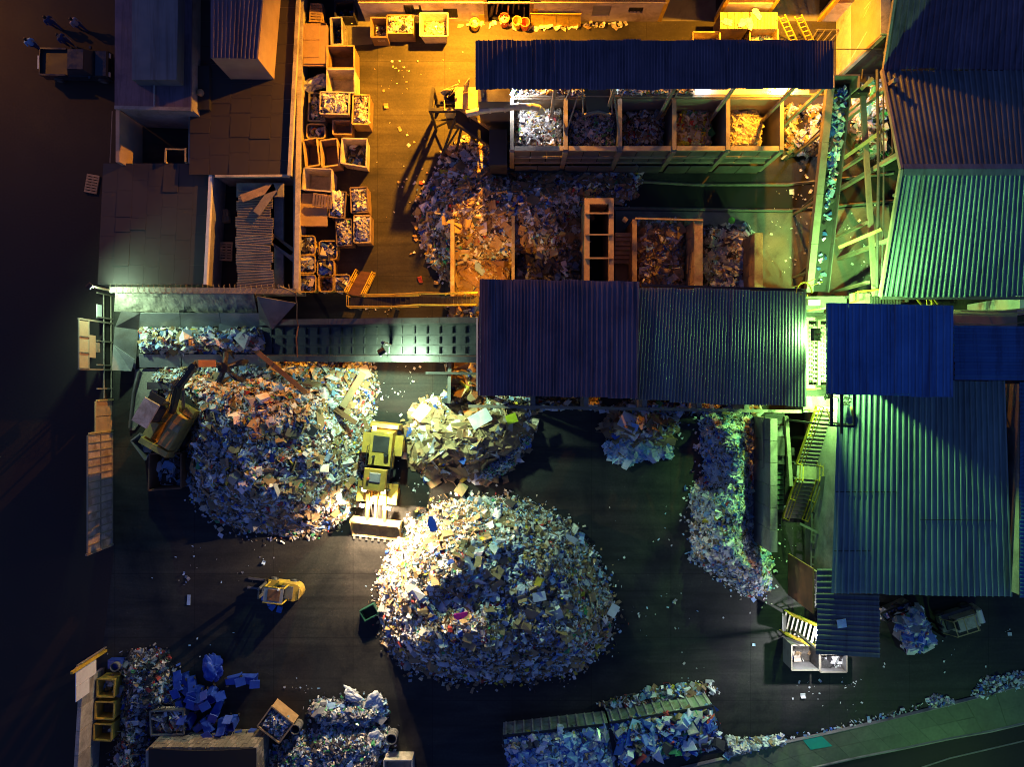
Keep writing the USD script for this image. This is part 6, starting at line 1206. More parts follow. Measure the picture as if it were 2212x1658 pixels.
rail(NP_, [P(1836, 634, z), P(1886, 630, z), P(1960, 642, 4.4)], mat=YELLOW); rail(NP_, [P(1836, 634, z), P(1836, 655, z)], mat=YELLOW); rail(NP_, [P(1930, 646, 4.4), P(1990, 646, 4.4), P(1992, 662, 4.4)])
for x in (1985, 2012, 2022): NP_.part('sloping_bar', MB().beam(P(x - 14, 632, 5.4), P(x + 12, 668, 4.4), .09), YELLOW)
for x, y in ((1840, 640), (1876, 640), (1960, 650)): NP_.part('leg', MB().beam([*P(x, y, 4.4)[:2], 0], P(x, y, 4.35), .14), STEEL)
single('hose_coil', MB().tube([P(1828 + 9 * math.cos(t) + 3 * math.sin(2.3 * t), 862 + 6 * math.sin(t) + t * .3, 6.25) for t in np.linspace(0, 28, 90)], .03, 4), RUBBER, 'tangled black hose lying on the shed roof by the tower', 'hose')
FRM = Thing('steel_gantry', 'dark open steel frame standing out south of the tower', 'frame', P(1824, 890, 0))  # plain open frame of steel bars on posts
z = 9.0; cs = [(1796, 850), (1845, 852), (1845, 922), (1796, 920)]
for k in range(4): FRM.part('frame_bar', MB().beam(P(*cs[k], z), P(*cs[(k + 1) % 4], z), .12), DARKSTEEL)
FRM.part('frame_bar', MB().beam(P(1818, 850, z + .12), P(1818, 938, z + .12), .12), DARKSTEEL)
FRM.part('frame_brace', MB().beam(P(1838, 880, 7.6), P(1845, 904, z), .08), RUST); FRM.part('frame_brace', MB().beam(P(1786, 884, 7.4), P(1797, 916, z), .08), RUST)
for x in (1796, 1845): q = P(x, 920, z); FRM.part('post', MB().beam([q[0], q[1], 5.7 if x > 1800 else 0], q, .1), DARKSTEEL)
BI = Thing('baler_infeed', 'long dark steel baler infeed with perforated guards west of the tower stair', 'baler', P(1670, 1000, 0))
for y0_, y1_, m in ((895, 918, DARKSTEEL), (920, 944, DARKSTEEL), (946, 985, DARKSTEEL)): X0, Y0, X1, Y1 = irect(1652, y0_, 1695, y1_, 2); BI.part('guard_panel', MB().box(X0, Y0, 1.9, X1, Y1, 2.0), STEEL if y0_ == 920 else m)
for k in range(9): X0, Y0, X1, Y1 = irect(1660, 1006 + k * 11, 1694, 1014 + k * 11, 1.4 - .1 * k); BI.part('belt_cleat', MB().box(X0, Y0, 1.2 - .1 * k, X1, Y1, 1.3 - .1 * k), M('green_belt', (.05, .09, .05), .6) if k == 0 else UsdShade.Material.Get(stage, '/World/Looks/green_belt'))
BI.part('belt_bed', MB().hexa([P(1658, 1108, .1), P(1692, 1108, .1), P(1694, 1000, .1), P(1656, 1000, .1)], [P(1658, 1108, .3), P(1692, 1108, .3), P(1694, 1000, 1.2), P(1656, 1000, 1.2)]), RUBBER)
BI.part('press_box', MB().box(*P(1654, 1004, 1.8)[:2], .1, *P(1700, 986, 1.8)[:2], 1.7), DARKSTEEL)
for p_, r_ in (((1648, 905, 2.2), (1652, 1010, 2.2)), ((1652, 1012, 2.2), (1676, 1100, .4)), ((1698, 900, 2.2), (1708, 1050, 1.8))): BI.part('side_beam', MB().beam(P(*p_), P(*r_), .22, .3), CREAMSTEEL)
BI.part('motor_box', MB().box(*P(1700, 985, 1.4)[:2], .3, *P(1716, 968, 1.4)[:2], 1.4), DARKSTEEL)
BD = Thing('bale_duct', 'pale steel duct and ladder strip along the west wall of the low shed', 'duct', P(1780, 1130, 0))
BD.part('duct', MB().box(*P(1774, 1225, 2.4)[:2], .4, *P(1790, 1040, 2.4)[:2], 2.4), CREAMSTEEL)
BD.part('duct_lid', MB().hexa([P(1772, 1080, 2.9), P(1800, 1080, 2.9), P(1800, 1030, 3.3), P(1772, 1030, 3.3)], [P(1772, 1080, 2.95), P(1800, 1080, 2.95), P(1800, 1030, 3.35), P(1772, 1030, 3.35)]), STEEL)
for x in (1754, 1766): BD.part('ladder_stile', MB().beam(P(x, 1080, 1.6), P(x - 4, 1310, 1.6), .1), STEEL)
for k in range(14): BD.part('ladder_rung', MB().beam(P(1754 - k * .25, 1092 + k * 16, 1.62), P(1766 - k * .25, 1094 + k * 16, 1.62), .07), STEEL)
BD.part('cross_beam', MB().beam(P(1728, 1132, 2), P(1796, 1166, 2.4), .14), STEEL)
CO = Thing('compactor_canopy', 'small canopy of horizontal ribbed sheets at the south end of the low shed', 'canopy', P(1830, 1340, 0))
z = 4.5
roof_sheets(CO, P(1764, 1414, z), P(1764, 1281, z), P(1899, 1285, z), P(1900, 1422, z), .335, .06, GREYROOF, 1.0, seed=30)
roof_sheets(CO, P(1764, 1280.6, z - .02), P(1764, 1229, z - .02), P(1797, 1229, z - .02), P(1797, 1280.6, z - .02), .335, .06, GREYROOF, 1.0, seed=31)
for x, y in ((1768, 1408), (1895, 1414), (1768, 1240), (1895, 1292)): q = P(x, y, z); CO.part('post', MB().beam([q[0], q[1], 0], q - [0, 0, .05], .14), CREAMSTEEL)
CO.part('west_wall', MB().box(P(1764, 0, z)[0] - .12, P(0, 1330, z)[1], 0, P(1764, 0, z)[0] - .02, P(0, 1232, z)[1], 4.2), RUST)
S3 = Thing('compactor_stair', 'short stair with yellow rails lit white at the small canopy', 'stairs', P(1726, 1358, 0))
a, b = G(1690, 1340, .1), G(1738, 1352, 1.9); s = flight(S3, a, b, 1.2, 8, CREAMSTEEL, .16)
S3.part('landing', MB().box(b[0], b[1] - .65, 1.84, b[0] + .9, b[1] + .65, 1.9), WHITE)
for e in (-1, 1): rail(S3, [a + s * e * .65, b + s * e * .65, b + s * e * .65 + [.9, 0, 0]], posts=1.1)
S3.part('side_screen', MB().hexa([P(1692, 1326, .1), P(1700, 1332, .1), P(1700, 1365, .1), P(1692, 1362, .1)], [P(1690, 1326, 1.4), P(1692, 1332, 1.4), P(1692, 1365, 1.4), P(1690, 1362, 1.4)]), STEEL)
# ================================================================ material handler
def rounded(x0, y0, x1, y1, r): return sbox(x0 + r, y0 + r, x1 - r, y1 - r).buffer(r, quad_segs=3)
def local(c, f):
    """Frame at c: forward f, right, up."""
    f = np.array([f[0], f[1], 0.0]); f /= np.linalg.norm(f); r = np.array([f[1], -f[0], 0]); c = np.asarray(c, float)
    return lambda a, b, z: np.array([*(c[:2] + f[:2] * a + r[:2] * b), z])
def lbox(L, a0, b0, z0, a1, b1, z1, ta=0, tb=0):
    """Box in a local frame, its top drawn in by ta (lengthwise) and tb (sideways)."""
    return MB().hexa([L(a0, b0, z0), L(a0, b1, z0), L(a1, b1, z0), L(a1, b0, z0)][::-1], [L(a0 + ta, b0 + tb, z1), L(a0 + ta, b1 - tb, z1), L(a1 - ta, b1 - tb, z1), L(a1 - ta, b0 + tb, z1)][::-1])
def wheel(T, L, a, b, r, w, hub=MACHINE, under=None):
    p = T.part('wheel', MB().tube([L(a, b - w / 2, r), L(a, b - w / 2 + .06, r), L(a, b + w / 2 - .06, r), L(a, b + w / 2, r)], [r * .86, r, r, r * .86], 18), RUBBER)
    for e in (-1, 1): T.part('hub', MB().tube([L(a, b + e * (w / 2 - .03), r), L(a, b + e * (w / 2 + .02), r)], r * .5, 12), hub, under=p)
    return p
c = P(370, 908, 2.2); boomtip = P(424, 786, 6.4); LH_ = local(c, (0.50, 0.866)); LH = lambda a, b, z: LH_(a * .76, b * .76, z)
MH = Thing('material_handler', 'yellow material handler with pale cab roof, raised boom and black grab', 'excavator', [c[0], c[1], 0])
MH.part('chassis', lbox(LH, -2.0, -1.0, .6, 2.0, 1.0, 1.3), DARKSTEEL)
for a_ in (-1.5, 1.5):
    for b_ in (-1.25, 1.25): wheel(MH, LH, a_, b_, .62, .55)
MH.part('turntable', MB().cyl(c[:2], .8, 1.3, 1.55, 20), DARKSTEEL)
HANDLER = M('handler_paint', (0.52, 0.34, 0.08), .5, var=.3, scale=1.2, dirt=.55, dirtcol=(0.08, 0.07, 0.055), dscale=.8)
MH.part('deck', lbox(LH, -2.3, -1.45, 1.55, 1.6, 1.45, 1.75), HANDLER)
MH.part('engine_hood', lbox(LH, -2.2, .1, 1.75, .9, 1.4, 2.75, .12, .1), HANDLER)
MH.part('hood_stripe', lbox(LH, -.5, .3, 2.75, .1, 1.25, 2.78), OCHRE)
MH.part('fuel_tank', lbox(LH, .95, .55, 1.75, 1.6, 1.4, 2.3), HANDLER)
MH.part('counterweight', lbox(LH, -2.9, -1.4, 1.45, -2.22, 1.4, 2.6, .1, .12), HANDLER)
MH.part('rear_cover', lbox(LH, -2.2, -1.4, 1.75, -.6, -.5, 2.5, .1, .08), HANDLER)
cab = MH.part('cab', lbox(LH, -.5, -1.75, 2.6, 1.3, -.55, 4.05, .1, .08), GLASS)
MH.part('cab_roof', lbox(LH, -.95, -1.85, 4.05, 1.2, -.45, 4.16, .03, .03), BINPALE, under=cab)
for a_, b_ in ((-.45, -1.7), (-.45, -.6), (1.24, -1.7), (1.24, -.6)): MH.part('cab_pillar', MB().beam(LH(a_, b_, 2.6), LH(a_ * .9, b_, 4.06), .08), DARKSTEEL, under=cab)
MH.part('cab_guard', lbox(LH, 1.2, -1.75, 3.75, 1.75, -.5, 3.85), DARKSTEEL, under=cab)
MH.part('cab_riser', lbox(LH, -.3, -1.6, 1.75, 1.0, -.7, 2.58), HANDLER)
sh = LH(.6, -.1, 2.2); mid = sh * .45 + boomtip * .55 + [0, 0, .9]
for e in (0,):
    MH.part('boom', MB().hexa([sh + x for x in (LH(0, -.15, 0) - LH(0, 0, 0), LH(0, .15, 0) - LH(0, 0, 0), LH(0, .15, .55) - LH(0, 0, 0), LH(0, -.15, .55) - LH(0, 0, 0))], [mid + x for x in (LH(0, -.15, -.2) - LH(0, 0, 0), LH(0, .15, -.2) - LH(0, 0, 0), LH(0, .15, .45) - LH(0, 0, 0), LH(0, -.15, .45) - LH(0, 0, 0))]), DARKSTEEL)
    MH.part('boom_upper', MB().beam(mid, boomtip, .28, .4), DARKSTEEL)
for b_ in (-.36, .36): MH.part('boom_cylinder', MB().tube([LH(1.2, b_ - .1, 1.9), LH(1.2, b_ - .1, 1.9) * .45 + (mid + LH(0, b_, 0) - LH(0, 0, 0)) * .55, mid + LH(0, b_, 0) - LH(0, 0, 0)], [.11, .11, .06], 10), STEEL)
for b_ in (-.12, 0, .12): MH.part('hydraulic_hose', MB().tube([sh + [b_, 0, .6], (sh + mid) / 2 + [b_, 0, .75], mid + [b_, 0, .6], boomtip + [b_, 0, .4]], .03, 5), RUBBER)
gp = P(487, 795, 4.6); stick = P(462, 786, 5.6)
MH.part('stick', MB().beam(boomtip, stick, .4, .5), M('faded_orange', (0.46, 0.20, 0.07), .55, dirt=.5, dirtcol=(.2, .12, .06)))
MH.part('grab_link', MB().tube([stick, stick + [.25, -.05, -.25], gp + [-.1, 0, .5]], .12, 8), DARKSTEEL)
gr = MH.part('grab_head', MB().cyl(gp[:2], .3, 4.6, 5.1, 12), DARKSTEEL)
for k in range(5):
    t = k * 2 * math.pi / 5 + .4; u = np.array([math.cos(t), math.sin(t), 0])
    MH.part('grab_tine', MB().tube([gp + u * .25, gp + u * .85 - [0, 0, .3], gp + u * 1.0 - [0, 0, .95], gp + u * .6 - [0, 0, 1.6]], [.14, .17, .14, .05], 7), DARKSTEEL, under=gr)
    MH.part('tine_cylinder', MB().tube([gp + u * .2 + [0, 0, .3], gp + u * .8 - [0, 0, .25]], .06, 6), STEEL, under=gr)

# ================================================================ wheel loader
c = P(828, 1020, 0); LW = local(c, (-.11, -1))
WL = Thing('wheel_loader', 'yellow wheel loader with wide bucket driving south between the heaps, lamps on', 'wheel loader', c)
WL.part('rear_frame', lbox(LW, -2.9, -.75, .7, .2, .75, 1.3), DARKSTEEL)
WL.part('engine_hood', lbox(LW, -2.9, -.8, 1.3, -.5, .8, 2.2, .15, .12), MACHINE)
WL.part('counterweight', lbox(LW, -3.3, -1.0, .6, -2.92, 1.0, 1.7, .06, .1), MACHINE)
WL.part('hood_grille', lbox(LW, -2.5, -.5, 2.2, -1.5, .5, 2.24), DARKSTEEL)
WL.part('exhaust', MB().tube([LW(-1.2, .35, 2.2), LW(-1.2, .35, 2.8)], .07, 8), DARKSTEEL)
cb = WL.part('cab', lbox(LW, -.5, -.7, 1.5, .8, .7, 3.05, .12, .1), GLASS)
WL.part('cab_roof', lbox(LW, -.55, -.72, 3.06, .85, .72, 3.18, .06, .06), MACHINE, under=cb)
for a_, b_ in ((-.45, -.65), (-.45, .65), (.74, -.65), (.74, .65)): WL.part('cab_pillar', MB().beam(LW(a_, b_, 1.5), LW(a_ * .85, b_ * .9, 3.06), .07), DARKSTEEL, under=cb)
WL.part('front_frame', lbox(LW, .5, -.5, .7, 2.0, .5, 1.6, .1, .1), MACHINE)
for a_ in (-1.9, 1.2):
    for b_ in (-.98, .98):
        wheel(WL, LW, a_, b_, .74, .52)
        WL.part('mudguard', lbox(LW, a_ - .7, b_ - .3, 1.5, a_ + .6, b_ + .3, 1.56), MACHINE)
for b_ in (-.55, .55): WL.part('lift_arm', MB().beam(LW(1.0, b_, 1.9), LW(3.0, b_, .8), .18, .34), MACHINE)
WL.part('tilt_link', MB().beam(LW(1.1, 0, 2.0), LW(2.9, 0, 1.2), .14, .22), MACHINE)
bk = np.array([(3.0, .35), (3.05, .1), (4.3, .08), (4.35, .14), (3.25, .2), (3.1, .5), (3.3, 1.15), (3.2, 1.2), (2.95, .6)])
V = [LW(a_, b_, z_) for b_ in (-1.55, 1.55) for a_, z_ in bk]; nb = len(bk)
m = trimesh.creation.triangulate_polygon(Polygon(bk), engine='earcut')
F = [t for t in m[1]] ; F = [list(t) for t in F] + [[x + nb for x in t[::-1]] for t in F]
for i in range(nb): j = (i + 1) % nb; F += [[i, i + nb, j + nb], [i, j + nb, j]]
bkt = WL.part('bucket', MB().add(V, F), OCHRE)
for b_ in (-1.58, 1.58): WL.part('bucket_cheek', MB().hexa([LW(3.0, b_ - .03, .08), LW(4.3, b_ - .03, .08), LW(4.3, b_ + .03, .08), LW(3.0, b_ + .03, .08)], [LW(3.1, b_ - .03, 1.2), LW(3.35, b_ - .03, 1.2), LW(3.35, b_ + .03, 1.2), LW(3.1, b_ + .03, 1.2)]), OCHRE, under=bkt)
for k in range(8): b_ = -1.4 + k * .4; WL.part('bucket_tooth', lbox(LW, 4.3, b_ - .07, .07, 4.55, b_ + .07, .13), STEEL, under=bkt)
for b_ in (-.62, .62):
    WL.part('mirror', lbox(LW, .7, b_ * 1.4 - .09, 2.5, .78, b_ * 1.4 + .09, 2.85), DARKSTEEL)
    WL.part('grab_rail', MB().tube([LW(-.5, b_ * 1.25, 1.4), LW(-.5, b_ * 1.3, 2.3), LW(-1.8, b_ * 1.3, 2.35), LW(-1.8, b_ * 1.25, 1.7)], .025, 6), DARKSTEEL)
    for z_ in (.55, .85, 1.15): WL.part('step', lbox(LW, -.35, b_ * 1.3 - .12, z_, .1, b_ * 1.3 + .12, z_ + .03), DARKSTEEL)
    WL.part('lift_cylinder', MB().tube([LW(.9, b_ * .6, 1.0), LW(2.3, b_ * .75, 1.25)], .07, 8), STEEL)
for b_ in (-.2, 0, .2): WL.part('hydraulic_hose', MB().tube([LW(1.0, b_, 1.7), LW(1.8, b_ * 1.2, 1.95), LW(2.6, b_, 1.35)], .025, 5), RUBBER)
WL.part('beacon', MB().cyl(LW(.1, .4, 0)[:2], .08, 3.18, 3.34, 10), REDPL); WL.part('air_filter', MB().cyl(LW(-1.4, -.4, 0)[:2], .14, 2.2, 2.5, 12), DARKSTEEL)
WL.part('roof_vent', lbox(LW, -.3, -.35, 3.18, .3, .35, 3.24, .05, .05), GREYPL)
LIT = usdkit.material(stage, '/World/Looks/lit_lamp_glass', {'e': ('emission', {'color': HALOGEN, 'strength': 14.0})}, [], surface='e.emission')
for nm, a_, b_, z_ in (('headlight', .83, -.6, 3.0), ('headlight', .83, .6, 3.0), ('headlight', 2.05, -.85, 1.7), ('headlight', 2.05, .85, 1.7), ('rear_light', -2.95, .55, 2.0)):
    WL.part(nm, lbox(LW, a_ - .12, b_ - .13, z_ - .09, a_ + .1, b_ + .13, z_ + .13), LIT)

# ================================================================ forklift
c = P(612, 1268, 0); LF = local(c, (-1, .12))
FK = Thing('forklift', 'yellow forklift with dark roof panel and lowered forks parked on the dark yard', 'forklift', c)
FK.part('chassis', lbox(LF, -1.0, -.52, .15, .85, .52, .62), MACHINE)
FK.part('side_panel', lbox(LF, -1.1, -.55, .62, .1, -.36, 1.05, .05, .02), YELLOW); FK.part('side_panel', lbox(LF, -1.1, .36, .62, .1, .55, 1.05, .05, .02), YELLOW)
an = np.linspace(-np.pi / 2, np.pi / 2, 9); pr = [LF(-.95 - .55 * math.cos(t), .56 * math.sin(t), 0)[:2] for t in an] + [LF(-.3, .56, 0)[:2], LF(-.3, -.56, 0)[:2]]
FK.part('counterweight', MB().prism(Polygon(pr), .2, 1.12), MACHINE); FK.part('bonnet', lbox(LF, -.95, -.4, 1.12, -.2, .4, 1.22), STEEL); FK.part('rear_grab_bar', MB().beam(LF(-1.35, -.3, 1.16), LF(-1.35, .3, 1.16), .06), OCHRE)
FK.part('seat', lbox(LF, -.5, -.25, 1.22, -.05, .25, 1.34), RUBBER)
rf = FK.part('overhead_guard', lbox(LF, -.6, -.48, 2.12, .62, .48, 2.17), GREYPL)
for k in range(2): FK.part('guard_edge', MB().beam(LF(-.62, (-.5, .5)[k], 2.15), LF(.64, (-.5, .5)[k], 2.15), .06), YELLOW, under=rf)
FK.part('roof_panel', lbox(LF, -.42, -.34, 2.172, .36, .36, 2.19), RUST, under=rf)
for a_, b_ in ((-.6, -.48), (-.6, .48), (.6, -.48), (.6, .48)): FK.part('pillar', MB().beam(LF(a_ * 1.05, b_, .9), LF(a_, b_, 2.14), .06), YELLOW)
for b_ in (-.3, .3): FK.part('mast_rail', MB().beam(LF(.98, b_, .1), LF(.94, b_, 2.1), .1, .14), STEEL)
for z_ in (.4, 1.2, 2.05): FK.part('mast_bar', MB().beam(LF(.97, -.34, z_), LF(.97, .34, z_), .07), STEEL)
FK.part('carriage', lbox(LF, 1.06, -.5, .1, 1.12, .5, .6), DARKSTEEL)
for b_ in (-.3, .3): FK.part('fork', lbox(LF, 1.12, b_ - .07, .05, 2.3, b_ + .07, .1), STEEL)
for a_ in (-.75, .55):
    for b_ in (-.5, .5): wheel(FK, LF, a_, b_, .3, .2, STEEL)
FK.part('beacon', MB().cyl(LF(-.3, .42, 0)[:2], .07, 2.19, 2.32, 10), WHITE)
for k, (x, y) in enumerate(((573, 1291), (585, 1302), (590, 1311), (605, 1316))): single('blue_carton', MB().prism(Polygon(rot2([(-.2, -.16), (.2, -.16), (.2, .16), (-.2, .16)], 25 * k) + P(x, y)[:2]), .01, .22), M('blue_card', (.05, .16, .5), .6) if k == 0 else UsdShade.Material.Get(stage, '/World/Looks/blue_card'), 'small blue carton on the ground south of the forklift', 'carton', 'blue cartons by the forklift')

# forklift parked against the shed
c = P(2055, 1332, 0); LP_ = local(c, (-.95, -.3))
F2 = Thing('forklift', 'grey forklift with a white gas bottle parked beside the bag skip', 'forklift', c)
F2.part('chassis', lbox(LP_, -1.2, -.55, .2, 1.1, .55, .7), BINGREY); F2.part('bonnet', lbox(LP_, -1.1, -.6, .7, .5, .35, 1.35, .08, .04), BINPALE); F2.part('counterweight', lbox(LP_, -1.45, -.55, .25, -1.12, .55, 1.2, .06, .1), BINPALE)
F2.part('gas_bottle', MB().tube([LP_(-1.15, .5, 1.4), LP_(-1.15, -.35, 1.4)], .17, 12), WHITE, smooth=40)
F2.part('seat', lbox(LP_, .5, -.3, 1.0, 1.0, .3, 1.15), RUBBER); F2.part('seat_back', lbox(LP_, .42, -.3, 1.15, .52, .3, 1.6), RUBBER)
for b_ in (-.5, .5): F2.part('frame_bar', MB().tube([LP_(-.9, b_, 1.2), LP_(-.6, b_, 1.95), LP_(.9, b_, 1.95), LP_(1.2, b_, .9)], .04, 6), OCHRE)
for a_ in (-.5, .2, .85): F2.part('roof_bar', MB().beam(LP_(a_, -.5, 1.97), LP_(a_, .5, 1.97), .05), OCHRE)
for b_ in (-.32, .32): F2.part('mast_rail', MB().beam(LP_(1.5, b_, .1), LP_(1.55, b_, 1.9), .12), DARKSTEEL); F2.part('fork', lbox(LP_, 1.6, b_ - .08, .05, 2.6, b_ + .08, .1), DARKSTEEL)
for a_ in (-.8, .9):
    for b_ in (-.58, .58): wheel(F2, LP_, a_, b_, .34, .24, STEEL)

# pickup by the people
c = P(188, 150, 0); LK = local(c, (1, -.02))
PK = Thing('pickup', 'black pickup parked against the dark roofed block in the street', 'pickup', c)
PK.part('body', lbox(LK, -2.4, -.88, .35, 1.9, .88, .95, .05, .04), CARPAINT)
kb = PK.part('cabin', lbox(LK, -.7, -.8, .95, 1.0, .8, 1.6, .32, .14), GLASS); PK.part('cabin_roof', lbox(LK, -.38, -.66, 1.6, .68, .66, 1.66, .03, .03), CARPAINT, under=kb)
PK.part('bonnet', lbox(LK, 1.0, -.84, .95, 1.88, .84, 1.05, .1, .06), CARPAINT)
for b_ in (-.84, .84): PK.part('bed_side', lbox(LK, -2.38, b_ - .05, .95, -.72, b_ + .05, 1.2), CARPAINT)
PK.part('tailgate', lbox(LK, -2.42, -.8, .7, -2.36, .8, 1.2), CARPAINT); PK.part('rear_panel', lbox(LK, -2.6, -.42, 1.0, -2.44, .42, 1.06), BLUECARD); PK.part('bed_floor', lbox(LK, -2.36, -.79, .95, -.72, .79, .97), DARKSTEEL)
for a_ in (-1.55, 1.3):
    for b_ in (-.82, .82): wheel(PK, LK, a_, b_, .36, .24, STEEL)
for b_ in (-.6, .6): PK.part('headlight', lbox(LK, 1.86, b_ - .14, .7, 1.92, b_ + .14, .85), WHITE); PK.part('mirror', lbox(LK, .75, b_ * 1.6 - .08, 1.05, .88, b_ * 1.6 + .08, 1.2), CARPAINT)

# ================================================================ people in the street
import manifold3d as m3
def hullchain(bones):
    out = m3.Manifold()
    for (p, r), (q, s) in bones:
        a = m3.Manifold.sphere(r, 14).translate([float(x) for x in p]); b = m3.Manifold.sphere(s, 14).translate([float(x) for x in q])
        out = out + m3.Manifold.batch_hull([a, b])
    return out
def smooth_man(man, edge=.035):
    man = man.refine_to_length(edge); mm = man.to_mesh(); t = trimesh.Trimesh(mm.vert_properties[:, :3], mm.tri_verts); trimesh.smoothing.filter_taubin(t, iterations=6); return t
def person(label, at, face, shirt, stride=.22, arm=.15, skirt=None):
    at = np.asarray(at, float); ca, sa = math.cos(face), math.sin(face)
    W_ = lambda x, y, z: np.array([at[0] + x * ca - y * sa, at[1] + x * sa + y * ca, z])     # x forward, y left
    T = Thing('person', label, 'person', [at[0], at[1], 0])
    B, sh, tr = [], [], []
    tr += [((W_(0, .09, .92), .125), (W_(0, -.09, .92), .125))]
    for e, f in ((1, stride), (-1, -stride)):
        hip, kn, an_, toe = W_(0, .09 * e, .9), W_(f * .55 + .03, .1 * e, .49), W_(f, .1 * e, .09), W_(f + .17, .11 * e, .045)
        tr += [((hip, .095), (kn, .062)), ((kn, .062), (an_, .045))]; B += [((an_, .045), (toe, .04))]
    sh += [((W_(0, 0, 1.0), .14), (W_(0, 0, 1.3), .15)), ((W_(0, .15, 1.42), .07), (W_(0, -.15, 1.42), .07)), ((W_(0, 0, 1.3), .15), (W_(0, .12, 1.4), .075)), ((W_(0, 0, 1.3), .15), (W_(0, -.12, 1.4), .075))]
    B += [((W_(0, 0, 1.42), .06), (W_(.01, 0, 1.56), .055)), ((W_(.02, 0, 1.6), .085), (W_(.0, 0, 1.68), .095)), ((W_(.085, 0, 1.62), .02), (W_(.105, 0, 1.615), .014)), ((W_(.04, 0, 1.57), .055), (W_(.05, 0, 1.56), .045))]
    for e in (1, -1): B += [((W_(.0, .092 * e, 1.645), .018), (W_(.005, .098 * e, 1.62), .014))]
    for e in (1, -1):
        S_, E_, H_ = W_(0, .19 * e, 1.4), W_(-arm * e * .4, .25 * e, 1.12), W_(arm * e + .06, .24 * e, .9)
        sh += [((S_, .062), (E_, .048))]; B += [((E_, .042), (H_, .03))]
        d_ = (H_ - E_) / np.linalg.norm(H_ - E_); fw = W_(1, 0, 0) - W_(0, 0, 0); pm = H_ + d_ * .07
        B += [((H_ + d_ * .02 + fw * .02, .022), (pm + fw * .03, .02)), ((H_ + d_ * .02 - fw * .02, .022), (pm - fw * .03, .02))]
        for k, ln in enumerate((.07, .08, .075, .055)):
            o = fw * (.033 - .022 * k); k1 = pm + o + d_ * ln * .55; B += [((pm + o, .0095), (k1, .009)), ((k1, .009), (k1 + d_ * ln * .4 - (W_(0, e, 0) - W_(0, 0, 0)) * .02, .008))]
        B += [((H_ + d_ * .02 + fw * .025, .012), (H_ + d_ * .06 + fw * .065, .009))]
    t = smooth_man(hullchain(B), .03); body_ = T.part('body', MB().tm(t), SKIN, smooth=True)
    T.part('shirt', MB().tm(smooth_man(hullchain([((p, r + .012), (q, s + .012)) for (p, r), (q, s) in sh]), .04)), shirt, under=body_, smooth=True)
    T.part('trousers', MB().tm(smooth_man(hullchain([((p, r + .01), (q, s + .012)) for (p, r), (q, s) in tr]), .04)), SHIRT_D, under=body_, smooth=True)
    T.part('hair', MB().tm(smooth_man(hullchain([((W_(-.02, 0, 1.70), .098), (W_(-.035, 0, 1.64), .09))]), .04)), HAIR, under=body_, smooth=True)
    for e in (1, -1): T.part('eye', MB().tm(trimesh.creation.icosphere(1, .012).apply_translation(W_(.093, .033 * e, 1.655))), WHITE, under=body_); T.part('shoe', MB().hexa([W_(e * stride - .07, .1 * e - .05, 0), W_(e * stride + .2, .1 * e - .05, 0), W_(e * stride + .2, .1 * e + .05, 0), W_(e * stride - .07, .1 * e + .05, 0)], [W_(e * stride - .06, .1 * e - .04, .09), W_(e * stride + .18, .1 * e - .04, .06), W_(e * stride + .18, .1 * e + .04, .06), W_(e * stride - .06, .1 * e + .04, .09)]), RUBBER, under=body_)
    T.part('mouth', MB().tm(trimesh.creation.icosphere(1, .014).apply_scale([.4, 1.4, .4]).apply_translation(W_(.096, 0, 1.575))), RUST, under=body_)
person('person in a light blue top walking in the street behind the pickup', P(88, 108, 0) + [-.0, 0, 0], 2.2, SHIRT_B)
person('person in dark clothes walking in the street, furthest north-west', P(128, 62, 0), 2.4, SHIRT_D)
person('person in a striped top walking in the street north of the pickup', P(183, 66, 0), 2.5, SHIRT_S)
person('person in dark clothes standing beside the front of the pickup', P(156, 100, 0), -.6, SHIRT_D, .12)

# ================================================================ west gate, sign frame, fence and walls
SG = Thing('sign_frame', 'tall steel sign frame with pink panels seen from behind at the west fence', 'sign', G(243, 745))
gx = G(243, 0)[0]; yy = lambda y, z: P(0, y, z)[1]
SG.part('post', MB().beam(G(243, 699.6, 0), G(243, 699.6, 4.0), .1), CREAMSTEEL); SG.part('post', MB().beam(G(243, 800, 0), G(243, 800, 4.0), .1), CREAMSTEEL)
for k in range(3): y0_, y1_ = G(0, 703 + 32 * k)[1], G(0, 703 + 32 * (k + 1) - 1)[1]; SG.part('sign_panel', MB().box(gx - .03, y1_, 2.95, gx + .03, y0_, 3.95), TANWALL); SG.part('panel_bar', MB().beam([gx + .05, y1_, 2.9], [gx + .05, y1_, 4.0], .06), CREAMSTEEL)
SG.part('sign_panel', MB().box(gx - .03, G(0, 776)[1], 2.1, gx + .03, G(0, 730)[1], 2.88), TANWALL); SG.part('small_panel', MB().box(gx - .03, G(0, 764)[1], 1.6, gx + .03, G(0, 744)[1], 2.05), CREAMSTEEL)
for z_ in (2.9, 4.0): SG.part('rail', MB().beam([gx + .02, G(0, 800)[1], z_], [gx + .02, G(0, 700)[1], z_], .07), CREAMSTEEL)
FN = Thing('fence_panel', 'narrow fence with a slim framed notice between wall corner and sign frame', 'fence', G(244, 680))
for z_ in (.2, 1.1): FN.part('rail', MB().beam(G(243, 640, z_), G(244, 860, z_), .06), CREAMSTEEL)
for y in (640, 690, 740, 790, 840): FN.part('post', MB().beam(G(243, y, 0), G(243, y, 1.9), .08), CREAMSTEEL)
FN.part('sheet', MB().box(gx - .12, G(0, 860)[1], .05, gx - .08, G(0, 640)[1], 1.0), DARKSTEEL); FN.part('notice_frame', MB().box(gx - .05, G(0, 692)[1], 1.3, gx - .01, G(0, 664)[1], 1.9), WHITE)
PG = Thing('gate_leaf', 'pink lit plain gate leaf with an ochre cross bar', 'gate', G(244, 900))
